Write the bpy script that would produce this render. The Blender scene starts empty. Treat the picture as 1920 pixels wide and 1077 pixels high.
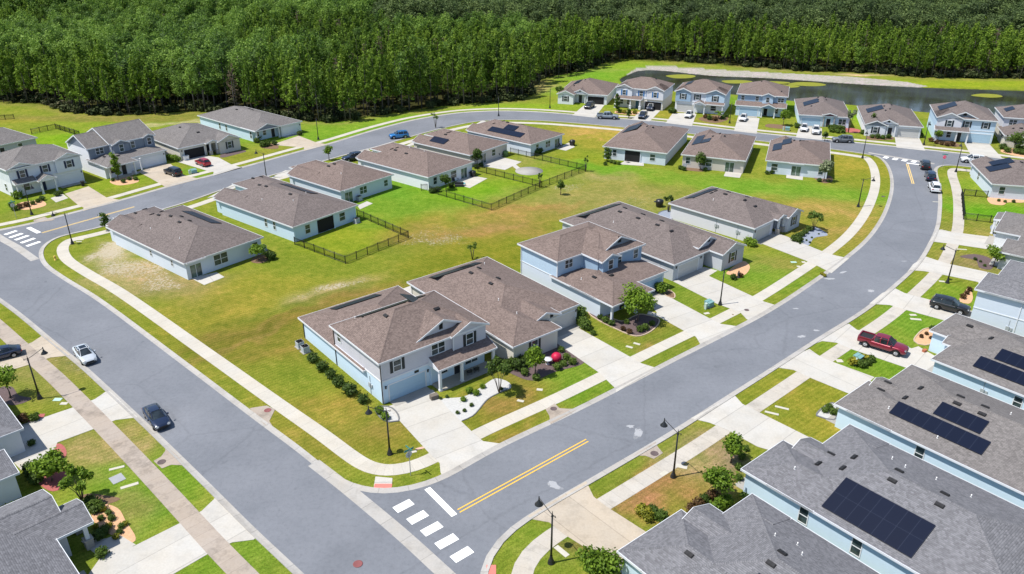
import bpy, bmesh, math, random
import numpy as np
from mathutils import Vector, Matrix
from mathutils.geometry import tessellate_polygon
R = math.radians
rnd = random.Random(7)
SC = bpy.context.scene
COL = SC.collection

# ---------------------------------------------------------------- camera, sky, sun, exposure
cam_d = bpy.data.cameras.new('camera')
cam = bpy.data.objects.new('camera', cam_d); COL.objects.link(cam)
cam_d.sensor_width = 36.0
cam_d.lens = 36.0 * 1460 / 1920
cam_d.clip_end = 4000
cam.location = (0, 0, 50)
cam.rotation_euler = (R(90) - math.atan(698.5 / 1460), 0, 0)
SC.camera = cam
SUN_EL, SUN_AZ = 62.0, 195.0           # sun direction measured counter-clockwise from +x
w = bpy.data.worlds.new('World'); SC.world = w; w.use_nodes = True
nt = w.node_tree; bg = nt.nodes['Background']
sky = nt.nodes.new('ShaderNodeTexSky'); sky.sky_type = 'NISHITA'; sky.sun_disc = False
sky.sun_elevation = R(SUN_EL); sky.sun_rotation = R(90 - SUN_AZ)
sky.air_density = 1.0; sky.dust_density = 0.6; sky.ozone_density = 1.0
nt.links.new(sky.outputs[0], bg.inputs[0]); bg.inputs[1].default_value = 0.115
sd = bpy.data.lights.new('sun', 'SUN'); sun = bpy.data.objects.new('sun', sd); COL.objects.link(sun)
sd.energy = 4.5; sd.angle = R(0.5); sd.color = (1.0, 0.95, 0.87)
dv = Vector((math.cos(R(SUN_AZ)) * math.cos(R(SUN_EL)), math.sin(R(SUN_AZ)) * math.cos(R(SUN_EL)), math.sin(R(SUN_EL))))
sun.rotation_euler = dv.to_track_quat('Z', 'Y').to_euler(); sun.location = dv * 100
SC.view_settings.view_transform = 'Standard'; SC.view_settings.look = 'None'
SC.view_settings.exposure = 0.55; SC.view_settings.gamma = 1.0

# ---------------------------------------------------------------- helpers
def tag(o, label=None, cat=None, group=None, kind=None):
    if label: o['label'] = label
    if cat: o['category'] = cat
    if group: o['group'] = group
    if kind: o['kind'] = kind
    return o

def empty(name, loc=(0, 0, 0), rz=0.0):
    o = bpy.data.objects.new(name, None); COL.objects.link(o)
    o.location = (loc[0], loc[1], loc[2] if len(loc) > 2 else 0); o.rotation_euler = (0, 0, rz)
    o.empty_display_size = 0.2
    return o

class MB:
    """collects polygons (with uv and material slot) and links them as one mesh object"""
    def __init__(s): s.v = []; s.f = []; s.m = []; s.uv = []; s.sm = []
    def poly(s, pts, mi=0, uv=None, smooth=False):
        n = len(s.v); s.v += [tuple(p) for p in pts]; s.f.append(list(range(n, n + len(pts))))
        s.m.append(mi); s.uv.append(uv); s.sm.append(smooth)
    def grid(s, rows, mi=0, closed=False, smooth=True):
        n = len(s.v); k = len(rows[0])
        for r in rows: s.v += [tuple(p) for p in r]
        for i in range(len(rows) - 1):
            for j in range(k if closed else k - 1):
                j2 = (j + 1) % k
                s.f.append([n + i * k + j, n + i * k + j2, n + (i + 1) * k + j2, n + (i + 1) * k + j])
                s.m.append(mi); s.uv.append(None); s.sm.append(smooth)
    def box(s, x0, x1, y0, y1, z0, z1, mi=0):
        p = [(x0, y0, z0), (x1, y0, z0), (x1, y1, z0), (x0, y1, z0), (x0, y0, z1), (x1, y0, z1), (x1, y1, z1), (x0, y1, z1)]
        for q in ((0, 3, 2, 1), (4, 5, 6, 7), (0, 1, 5, 4), (1, 2, 6, 5), (2, 3, 7, 6), (3, 0, 4, 7)):
            s.poly([p[i] for i in q], mi)
    def tube(s, path, rad, n=8, mi=0, caps=True):
        rows = []; L = len(path)
        for i, p in enumerate(path):
            p = Vector(p); a = Vector(path[max(i - 1, 0)]); b = Vector(path[min(i + 1, L - 1)])
            t = (b - a).normalized(); u = t.cross(Vector((0, 0, 1)))
            if u.length < 1e-3: u = Vector((1, 0, 0))
            u.normalize(); w_ = t.cross(u); r = rad[i] if isinstance(rad, (list, tuple)) else rad
            rows.append([p + u * (r * math.cos(k * 2 * math.pi / n)) + w_ * (r * math.sin(k * 2 * math.pi / n)) for k in range(n)])
        s.grid(rows, mi, True)
        if caps: s.poly(rows[0][::-1], mi); s.poly(rows[-1], mi)
    def lathe(s, prof, c=(0, 0, 0), n=12, mi=0):
        rows = [[(c[0] + r * math.cos(k * 2 * math.pi / n), c[1] + r * math.sin(k * 2 * math.pi / n), c[2] + z) for k in range(n)] for r, z in prof]
        s.grid(rows, mi, True)
    def build(s, name, mats, parent=None):
        me = bpy.data.meshes.new(name); me.from_pydata(s.v, [], s.f)
        for m_ in (mats if isinstance(mats, (list, tuple)) else [mats]): me.materials.append(m_)
        me.polygons.foreach_set('material_index', s.m); me.polygons.foreach_set('use_smooth', s.sm)
        if any(u for u in s.uv):
            ul = me.uv_layers.new(name='UVMap'); k = 0
            for f, u in zip(s.f, s.uv):
                for j in range(len(f)):
                    if u: ul.data[k].uv = u[j]
                    k += 1
        bm = bmesh.new(); bm.from_mesh(me); bmesh.ops.remove_doubles(bm, verts=bm.verts, dist=0.0004)
        bmesh.ops.recalc_face_normals(bm, faces=bm.faces); bm.to_mesh(me); bm.free()
        o = bpy.data.objects.new(name, me); COL.objects.link(o)
        if parent: o.parent = parent
        return o

def copy_thing(o, parent=None, kids=True):
    c = o.copy(); COL.objects.link(c)
    if parent: c.parent = parent
    if kids:
        for ch in list(o.children): copy_thing(ch, c)
    return c

# ---------------------------------------------------------------- materials
class NT:
    def __init__(s, name):
        s.m = bpy.data.materials.new(name); s.m.use_nodes = True; s.t = s.m.node_tree; s.b = s.t.nodes['Principled BSDF']
        s.out = s.t.nodes['Material Output']
    def n(s, typ, ins=None, **kw):
        x = s.t.nodes.new(typ)
        for k, v in kw.items(): setattr(x, k, v)
        for k, v in (ins or {}).items():
            if hasattr(v, 'is_output'): s.t.links.new(v, x.inputs[k])
            else: x.inputs[k].default_value = v
        return x
    def link(s, a, b): s.t.links.new(a, b)
    def noise(s, vec, scale, detail=3, rough=0.6, dist=0.0):
        return s.n('ShaderNodeTexNoise', {'Vector': vec, 'Scale': scale, 'Detail': detail, 'Roughness': rough, 'Distortion': dist}).outputs['Fac']
    def ramp(s, f, stops):
        x = s.n('ShaderNodeValToRGB', {'Fac': f}); e = x.color_ramp.elements
        while len(e) < len(stops): e.new(0.5)
        for i, (p, c) in enumerate(stops):
            e[i].position = p; e[i].color = (c[0], c[1], c[2], 1) if isinstance(c, (tuple, list)) else (c, c, c, 1)
        return x.outputs[0]
    def mul(s, col, fac):
        return s.n('ShaderNodeVectorMath', {0: col, 1: fac}, operation='MULTIPLY').outputs[0]
    def mix(s, f, a, b):
        x = s.n('ShaderNodeMix', {0: f}, data_type='RGBA')
        for i, v in ((6, a), (7, b)):
            if hasattr(v, 'is_output'): s.link(v, x.inputs[i])
            else: x.inputs[i].default_value = (v[0], v[1], v[2], 1)
        return x.outputs[2]
    def math(s, op, a, b=0.0, c=0.0):
        return s.n('ShaderNodeMath', {0: a, 1: b, 2: c}, operation=op).outputs[0]
    def base(s, c, rough=0.8, spec=None, metal=0.0):
        if hasattr(c, 'is_output'): s.link(c, s.b.inputs['Base Color'])
        else: s.b.inputs['Base Color'].default_value = (c[0], c[1], c[2], 1)
        if hasattr(rough, 'is_output'): s.link(rough, s.b.inputs['Roughness'])
        else: s.b.inputs['Roughness'].default_value = rough
        s.b.inputs['Metallic'].default_value = metal
        if spec is not None: s.b.inputs['Specular IOR Level'].default_value = spec
    def bump(s, h, st=0.3, d=0.02):
        x = s.n('ShaderNodeBump', {'Height': h, 'Strength': st, 'Distance': d}); s.link(x.outputs[0], s.b.inputs['Normal'])
    def pos(s): return s.n('ShaderNodeNewGeometry').outputs['Position']
    def obj(s): return s.n('ShaderNodeTexCoord').outputs['Object']

MC = {}
def paint(name, c, rough=0.6, var=0.12, sc=1.2, spec=0.3, metal=0.0, bump=0.0):
    """a painted or plain surface with slight uneven wear"""
    if name in MC: return MC[name]
    n = NT(name); p = n.obj()
    f = n.noise(p, sc, 4, 0.65); f2 = n.noise(p, sc * 9, 2, 0.5)
    k = n.math('ADD', n.math('MULTIPLY', f, var * 2), n.math('MULTIPLY', f2, var))
    k = n.math('ADD', k, 1 - var * 1.5)
    cc = n.n('ShaderNodeCombineXYZ', {0: k, 1: k, 2: k}).outputs[0]
    rgb = n.n('ShaderNodeRGB'); rgb.outputs[0].default_value = (c[0], c[1], c[2], 1)
    n.base(n.mul(rgb.outputs[0], cc), rough, spec, metal)
    if bump: n.bump(f2, bump, 0.01)
    MC[name] = n.m; return n.m

def m_siding(name, c):
    """lap siding: thin shadow line every 0.2 m of height"""
    if name in MC: return MC[name]
    n = NT(name); p = n.obj()
    z = n.n('ShaderNodeSeparateXYZ', {0: p}).outputs[2]
    fr = n.math('FRACT', n.math('DIVIDE', z, 0.2))
    g_ = n.ramp(fr, [(0.0, 0.72), (0.1, 1.0), (1.0, 0.97)])
    f = n.noise(p, 0.8, 4); k = n.math('ADD', n.math('MULTIPLY', f, 0.2), 0.9)
    kk = n.mul(g_, n.n('ShaderNodeCombineXYZ', {0: k, 1: k, 2: k}).outputs[0])
    rgb = n.n('ShaderNodeRGB'); rgb.outputs[0].default_value = (c[0], c[1], c[2], 1)
    n.base(n.mul(rgb.outputs[0], kk), 0.7, 0.25); n.bump(fr, 0.3, 0.02)
    MC[name] = n.m; return n.m

def m_roof(name, c, c2):
    """architectural shingles laid in rows along the eave (uv in metres)"""
    if name in MC: return MC[name]
    n = NT(name); uv = n.n('ShaderNodeUVMap').outputs[0]; p = n.pos()
    br = n.n('ShaderNodeTexBrick', {'Vector': uv, 'Color1': (0, 0, 0, 1), 'Color2': (1, 1, 1, 1), 'Mortar': (0.5, 0.5, 0.5, 1), 'Scale': 1.0,
             'Mortar Size': 0.006, 'Mortar Smooth': 0.1, 'Bias': 0.0, 'Brick Width': 0.26, 'Row Height': 0.17})
    v = n.n('ShaderNodeSeparateXYZ', {0: uv}).outputs[1]
    row = n.math('FRACT', n.math('DIVIDE', v, 0.17))
    edge = n.ramp(row, [(0.0, 0.42), (0.2, 0.95), (0.6, 1.05), (1.0, 1.12)])
    big = n.noise(p, 0.3, 5, 0.65); fine = n.noise(p, 11.0, 4, 0.8)
    st = n.noise(n.n('ShaderNodeVectorMath', {0: uv, 1: (1.6, 0.16, 1.0)}, operation='MULTIPLY').outputs[0], 1.0, 4, 0.6)
    streak = n.ramp(st, [(0.3, 0.93), (0.55, 1.0), (0.75, 1.04)])
    t = n.math('ADD', n.math('MULTIPLY', n.n('ShaderNodeRGBToBW', {0: br.outputs[0]}).outputs[0], 0.34), n.math('MULTIPLY', fine, 0.72))
    t = n.ramp(t, [(0.15, 0.0), (0.92, 1.0)])
    col = n.mix(t, c, c2)
    k = n.math('ADD', n.math('MULTIPLY', big, 0.30), 0.86)
    col = n.mul(col, n.n('ShaderNodeCombineXYZ', {0: k, 1: k, 2: k}).outputs[0])
    n.base(n.mul(n.mul(col, edge), streak), 0.92, 0.2); n.bump(n.math('ADD', row, n.math('MULTIPLY', fine, 0.4)), 0.35, 0.02)
    MC[name] = n.m; return n.m

def m_leaf(name, stops, rough=0.6, trans=0.38, rv=0.35):
    if name in MC: return MC[name]
    n = NT(name)
    isl = n.n('ShaderNodeNewGeometry').outputs['Random Per Island']
    rn = n.n('ShaderNodeObjectInfo').outputs['Random']
    pn = n.ramp(n.noise(n.pos(), 0.035, 3, 0.6), [(0.3, 0.0), (0.7, 1.0)])
    f = n.math('ADD', n.math('MULTIPLY', isl, 0.6), n.math('ADD', n.math('MULTIPLY', rn, rv), n.math('MULTIPLY', pn, 0.35)))
    f = n.math('SUBTRACT', f, 0.22)
    col = n.ramp(f, stops)
    n.base(col, rough, 0.25)
    tr = n.n('ShaderNodeBsdfTranslucent', {'Color': col})
    mx = n.n('ShaderNodeMixShader', {0: trans, 1: n.b.outputs[0], 2: tr.outputs[0]})
    n.link(mx.outputs[0], n.out.inputs[0])
    MC[name] = n.m; return n.m

def m_concrete(name, c, stain=0.25, joint=1.5):
    if name in MC: return MC[name]
    n = NT(name); p = n.pos(); uv = n.n('ShaderNodeUVMap').outputs[0]
    f = n.noise(p, 0.45, 6, 0.7); f2 = n.noise(p, 5, 4, 0.6)
    k = n.ramp(f, [(0.3, 1 - stain), (0.5, 1.0), (0.8, 1.04)])
    k2 = n.ramp(f2, [(0.25, 0.90), (0.75, 1.05)])
    rgb = n.n('ShaderNodeRGB'); rgb.outputs[0].default_value = (c[0], c[1], c[2], 1)
    col = n.mul(n.mul(rgb.outputs[0], k), k2)
    if joint:
        sx = n.n('ShaderNodeSeparateXYZ', {0: uv})
        a = n.math('FRACT', n.math('DIVIDE', sx.outputs[0], joint)); j = n.ramp(a, [(0.0, 0.72), (0.018, 0.72), (0.03, 1.0), (1.0, 1.0)])
        slab = n.n('ShaderNodeTexWhiteNoise', {'W': n.math('FLOOR', n.math('DIVIDE', sx.outputs[0], joint))}, noise_dimensions='1D').outputs[0]
        sl = n.ramp(slab, [(0.0, 0.94), (1.0, 1.02)])
        col = n.mul(n.mul(col, j), sl)
    warm = n.ramp(n.noise(p, 0.22, 5, 0.7), [(0.35, (1, 1, 1)), (0.7, (1.0, .96, .90))])
    n.base(n.mul(col, warm), 0.85, 0.25)
    MC[name] = n.m; return n.m

def m_asphalt():
    n = NT('asphalt'); p = n.pos()
    f = n.noise(p, 0.12, 6, 0.65); f2 = n.noise(p, 2.2, 5, 0.7); f3 = n.noise(p, 22, 2, 0.6)
    col = n.mix(n.ramp(f, [(0.3, 0.0), (0.7, 1.0)]), (0.132, 0.142, 0.162), (0.172, 0.182, 0.204))
    k = n.ramp(f2, [(0.25, 0.84), (0.5, 1.0), (0.8, 1.08)]); k3 = n.ramp(f3, [(0.25, 0.82), (0.75, 1.16)])
    col = n.mul(n.mul(col, k), k3)
    spot = n.ramp(n.noise(p, 0.7, 2, 0.4), [(0.0, 0.72), (0.24, 0.82), (0.29, 1.0)])
    wp = n.n('ShaderNodeVectorMath', {0: p, 1: n.n('ShaderNodeTexNoise', {'Vector': p, 'Scale': 0.5, 'Detail': 4}).outputs['Color']}, operation='ADD').outputs[0]
    cr = n.n('ShaderNodeTexVoronoi', {'Vector': wp, 'Scale': 0.055}, feature='DISTANCE_TO_EDGE').outputs['Distance']
    crack = n.ramp(cr, [(0.0, 0.90), (0.004, 0.93), (0.009, 1.0)])
    patch = n.ramp(n.noise(p, 0.045, 3, 0.5, 1.0), [(0.42, 0.95), (0.47, 1.0), (0.58, 1.0), (0.62, 1.035)])
    n.base(n.mul(n.mul(n.mul(col, spot), crack), patch), 0.85, 0.3); n.bump(f3, 0.25, 0.01)
    return n.m

def m_glass(name='window_glass', c=(0.02, 0.03, 0.035), rough=0.12):
    if name in MC: return MC[name]
    n = NT(name); p = n.obj(); f = n.noise(p, 0.9, 2)
    n.base(n.mix(n.ramp(f, [(0.4, 0.0), (0.6, 1.0)]), c, (c[0] * 2.6, c[1] * 2.6, c[2] * 2.4)), rough, 0.6)
    MC[name] = n.m; return n.m

def m_solar():
    n = NT('solar_panel'); uv = n.n('ShaderNodeUVMap').outputs[0]
    br = n.n('ShaderNodeTexBrick', {'Vector': uv, 'Color1': (0.003, 0.0055, 0.017, 1), 'Color2': (0.0035, 0.0065, 0.020, 1), 'Mortar': (0.025, 0.032, 0.055, 1),
             'Scale': 1.0, 'Mortar Size': 0.014, 'Brick Width': 1.13, 'Row Height': 1.95})
    br.offset = 0.0
    n.base(br.outputs[0], 0.35, 0.35)
    return n.m

def m_car(name, c, metal=0.3):
    if name in MC: return MC[name]
    n = NT(name); f = n.noise(n.obj(), 3, 3)
    rgb = n.n('ShaderNodeRGB'); rgb.outputs[0].default_value = (c[0], c[1], c[2], 1)
    k = n.ramp(f, [(0.2, 0.9), (0.8, 1.08)])
    n.base(n.mul(rgb.outputs[0], k), 0.28, 0.5, metal); n.b.inputs['Coat Weight'].default_value = 0.7; n.b.inputs['Coat Roughness'].default_value = 0.08
    MC[name] = n.m; return n.m

ASPH = m_asphalt()
CONC = m_concrete('concrete', (0.45, 0.43, 0.385), 0.10)
CONC_W = m_concrete('concrete_white', (0.44, 0.43, 0.405), 0.12, 3.2)
CONC_T = m_concrete('concrete_tan', (0.41, 0.36, 0.295), 0.22, 3.2)
CONC_A = m_concrete('concrete_aged', (0.34, 0.295, 0.255), 0.42)
CONC_M = m_concrete('concrete_mixed', (0.425, 0.40, 0.36), 0.28)
KERB = m_concrete('kerb_concrete', (0.36, 0.35, 0.335), 0.22, 3.0)
TRIM = paint('white_trim', (0.62, 0.64, 0.67), 0.5, 0.04)
GLASS = m_glass()
SOLAR = m_solar()
BLACK = paint('black_metal', (0.012, 0.013, 0.015), 0.4, 0.1, spec=0.5)
VENT = paint('vent_black', (0.018, 0.018, 0.02), 0.6, 0.1)
PVC = paint('white_pipe', (0.75, 0.75, 0.75), 0.5, 0.03)
BROWN = m_roof('shingle_brown', (0.080, 0.060, 0.054), (0.235, 0.182, 0.162))
BROWN2 = m_roof('shingle_taupe', (0.076, 0.063, 0.060), (0.205, 0.172, 0.163))
GREY = m_roof('shingle_grey', (0.075, 0.075, 0.082), (0.215, 0.215, 0.232))
WARM = m_roof('shingle_warm_grey', (0.085, 0.079, 0.078), (0.215, 0.20, 0.195))
DKSHUT = paint('shutter_dark', (0.022, 0.028, 0.032), 0.5, 0.08)
NAVY = paint('shutter_navy', (0.012, 0.022, 0.06), 0.5, 0.08)
BLUESH = paint('shutter_blue', (0.02, 0.14, 0.36), 0.5, 0.08)
DOORG = paint('garage_door_grey', (0.46, 0.46, 0.45), 0.5, 0.04)
DARKIN = paint('dark_interior', (0.015, 0.015, 0.016), 0.9, 0.2)  # near-black colour painted in as the shade behind openings
STONE = paint('stacked_stone', (0.36, 0.33, 0.30), 0.9, 0.35, 6, bump=0.5)
GLASSG = m_glass('curtained_glass', (0.045, 0.065, 0.055), 0.15)
WOODD = paint('dark_door', (0.02, 0.022, 0.028), 0.4, 0.05)

# ================================================================ THE GROUND
def catmull(pts, step=1.2, closed=False):
    P_ = [np.array(p[:2], float) for p in pts]; out = []; n = len(P_)
    for i in range(n if closed else n - 1):
        p0 = P_[(i - 1) % n] if closed or i > 0 else P_[0] * 2 - P_[1]
        p1, p2 = P_[i], P_[(i + 1) % n]
        p3 = P_[(i + 2) % n] if closed or i + 2 < n else p2 * 2 - p1
        k = max(1, int(np.linalg.norm(p2 - p1) / step))
        t0 = 0; t1 = t0 + max(np.linalg.norm(p1 - p0), 1e-3) ** 0.5; t2 = t1 + max(np.linalg.norm(p2 - p1), 1e-3) ** 0.5; t3 = t2 + max(np.linalg.norm(p3 - p2), 1e-3) ** 0.5
        for j in range(k):
            t = t1 + (t2 - t1) * j / k
            a1 = (t1 - t) / (t1 - t0) * p0 + (t - t0) / (t1 - t0) * p1
            a2 = (t2 - t) / (t2 - t1) * p1 + (t - t1) / (t2 - t1) * p2
            a3 = (t3 - t) / (t3 - t2) * p2 + (t - t2) / (t3 - t2) * p3
            b1 = (t2 - t) / (t2 - t0) * a1 + (t - t0) / (t2 - t0) * a2
            b2 = (t3 - t) / (t3 - t1) * a2 + (t - t1) / (t3 - t1) * a3
            out.append((t2 - t) / (t2 - t1) * b1 + (t - t1) / (t2 - t1) * b2)
    if not closed: out.append(P_[-1])
    return np.array(out)

def smooth(P_, closed, it=2):
    P_ = P_.copy()
    for _ in range(it):
        if closed: P_ = 0.25 * np.roll(P_, 1, 0) + 0.5 * P_ + 0.25 * np.roll(P_, -1, 0)
        else: P_[1:-1] = 0.25 * P_[:-2] + 0.5 * P_[1:-1] + 0.25 * P_[2:]
    return P_

def offset(P_, d, closed=False):
    """moves a polyline sideways by d, to its left"""
    if closed: T = np.roll(P_, -1, 0) - np.roll(P_, 1, 0)
    else: T = np.gradient(P_, axis=0)
    T = T / np.maximum(np.linalg.norm(T, axis=1, keepdims=True), 1e-6)
    N = np.stack([-T[:, 1], T[:, 0]], 1)
    return P_ + N * d

def inside(poly, X, Y):
    poly = np.array(poly); c = np.zeros(X.shape, bool); n = len(poly); j = n - 1
    for i in range(n):
        xi, yi = poly[i]; xj, yj = poly[j]
        m = ((yi > Y) != (yj > Y)) & (X < (xj - xi) * (Y - yi) / (yj - yi + 1e-12) + xi)
        c ^= m; j = i
    return c

def seg_dist(poly, X, Y, closed=False):
    d = np.full(X.shape, 1e9); P_ = np.array(poly); n = len(P_)
    for i in range(n if closed else n - 1):
        a = P_[i]; b = P_[(i + 1) % n]; ab = b - a; L = ab @ ab + 1e-9
        t = np.clip(((X - a[0]) * ab[0] + (Y - a[1]) * ab[1]) / L, 0, 1)
        d = np.minimum(d, np.hypot(X - a[0] - t * ab[0], Y - a[1] - t * ab[1]))
    return d

INNER = catmull([(-78.85,122.42),(-78.52,119.84),(-77.27,116.91),(-74.24,112.62),(-68.13,107.04),(-60.43,100.67),(-41.77,83.39),(-28.01,70.51),(-21.95,64.90),(-18.41,61.43),(-15.98,59.53),(-13.58,58.68),(-11.22,58.61),(-9.28,59.07),(-6.79,60.63),(-1.49,65.43),(7.63,72.54),(20.08,83.00),(35.57,96.01),(45.19,105.53),(54.10,115.05),(60.88,123.14),(67.87,133.46),(74.57,145.34),(78.59,153.72),(81.88,162.20),(83.86,169.42),(84.00,174.55),(81.22,176.77),(75.50,180.43),(68.00,183.74),(60.14,188.16),(51.84,191.21),(43.56,195.68),(35.76,198.68),(27.89,201.76),(21.16,204.35),(14.39,206.69),(9.32,208.18),(3.60,209.09),(-2.88,209.39),(-8.60,208.18),(-15.30,203.19),(-21.65,196.49),(-27.29,189.42),(-31.87,183.26),(-39.77,174.11),(-44.46,167.97),(-49.58,161.81),(-56.85,153.02),(-59.58,148.60),(-62.85,142.82),(-66.43,138.01),(-70.01,133.46),(-72.73,129.95),(-75.58,127.10),(-78.32,124.85)], 1.0, True)
INNER = smooth(INNER, True, 3)
C_UP = smooth(catmull([(-95.10,122.66),(-89.73,127.36),(-85.82,130.75),(-82.26,135.14),(-80.10,137.72),(-75.93,142.82),(-70.18,151.09),(-63.36,159.53),(-58.93,164.94),(-48.80,178.58),(-44.32,183.98),(-34.28,198.90),(-25.12,209.70),(-14.73,216.84),(-8.99,218.54),(-3.76,219.19),(2.25,218.86),(7.62,217.88),(17.39,214.67),(23.45,211.84),(31.71,209.39),(39.33,206.69),(47.03,202.62),(57.48,197.04),(64.50,193.56),(76.18,188.66),(91.28,181.83),(105.32,175.21),(114.45,169.83),(130.02,160.67)], 1.2), False)
D_B = smooth(catmull([(124.88,153.37),(109.94,162.20),(101.73,165.34),(97.99,167.15),(95.14,167.36),(92.73,165.34),(90.40,161.05),(87.37,153.72),(83.56,145.34),(79.70,137.72),(75.23,129.43),(70.39,121.95),(63.97,113.04),(56.38,104.60),(49.29,97.31),(39.74,88.92),(31.19,81.25),(23.75,74.66),(17.20,68.85),(7.77,61.03),(3.52,57.56),(0.00,54.43),(-1.52,52.75),(-2.54,50.71),(-2.82,48.60),(-2.59,45.89),(-0.41,42.53),(1.95,39.25)], 1.2), False)
A_L = smooth(catmull([(-7.81,39.25),(-12.06,43.38),(-17.43,48.60),(-23.09,53.95),(-29.32,60.08),(-36.30,66.88),(-43.86,74.12),(-48.00,78.02),(-51.97,81.74),(-59.81,88.64),(-68.67,96.49),(-77.05,103.33),(-99.23,120.77)], 1.2), False)

# ---- ground sheet: fine in the part near the houses, widening towards the horizon
def axis(lo, hi, step, far):
    a = list(np.arange(lo, hi, step)); s = step; v = a[-1]
    while v < far: s *= 1.25; v += s; a.append(v)
    s = step; v = a[0]; b = []
    while v > -far: s *= 1.25; v -= s; b.append(v)
    return np.array(b[::-1] + a)
gx = axis(-125, 150, 0.6, 2500); gy = axis(36, 275, 0.6, 3000)
GX, GY = np.meshgrid(gx, gy)

FOREST = [(-228.43,247.92),(-150.31,229.49),(-138.65,227.36),(-122.74,216.59),(-111.15,212.78),(-101.89,214.03),(-90.99,217.88),(-80.03,215.94),(-66.75,210.92),(-56.85,206.69),(-45.36,205.51),(-37.10,213.40),(-25.67,220.52),(-15.44,225.96),(-8.30,229.49),(2.22,233.12),(6.68,239.93),(8.66,256.42),(10.98,267.34),(21.25,275.11),(29.83,287.57),(35.49,298.77),(43.89,306.50),(64.03,299.94),(81.68,290.85),(104.09,280.18),(127.54,276.11),(136.76,269.25),(159.29,266.40),(171.92,265.93),(238.05,263.61)]
FOREST = [(FOREST[0][0] - 200, FOREST[0][1])] + FOREST + [(700, 380), (700, 900), (-900, 900), (-900, 250)]
POND = smooth(catmull([(35.76,265.46),(40.85,276.61),(45.56,283.30),(51.53,283.83),(69.12,273.62),(86.95,269.25),(110.50,259.97),(129.73,253.82),(161.24,247.92),(215.91,236.86),(176.00,188.66),(136.79,206.69),(130.93,211.54),(113.86,219.19),(99.37,227.36),(82.23,233.49),(67.60,242.28),(50.57,247.10),(39.35,252.96)], 1.5, True), True)
SHORE = [p for p in [(39.41,274.12),(44.50,286.49),(52.79,292.51),(75.93,283.30),(89.88,279.15),(116.50,270.69),(130.63,261.78),(134.27,254.68),(128.54,251.26),(109.47,257.30),(86.10,266.40),(68.44,270.69),(51.00,280.69),(45.09,280.18),(40.38,273.13)]]

G1 = (.085, .155, .012); G2 = (.115, .145, .016); G3 = (.135, .140, .020); YL = (.20, .178, .028); BR = (.17, .118, .040); OB = (.215, .130, .048)
DG = (.060, .105, .010); SAND = (.42, .37, .29); TAN = (.26, .21, .10)
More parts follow.
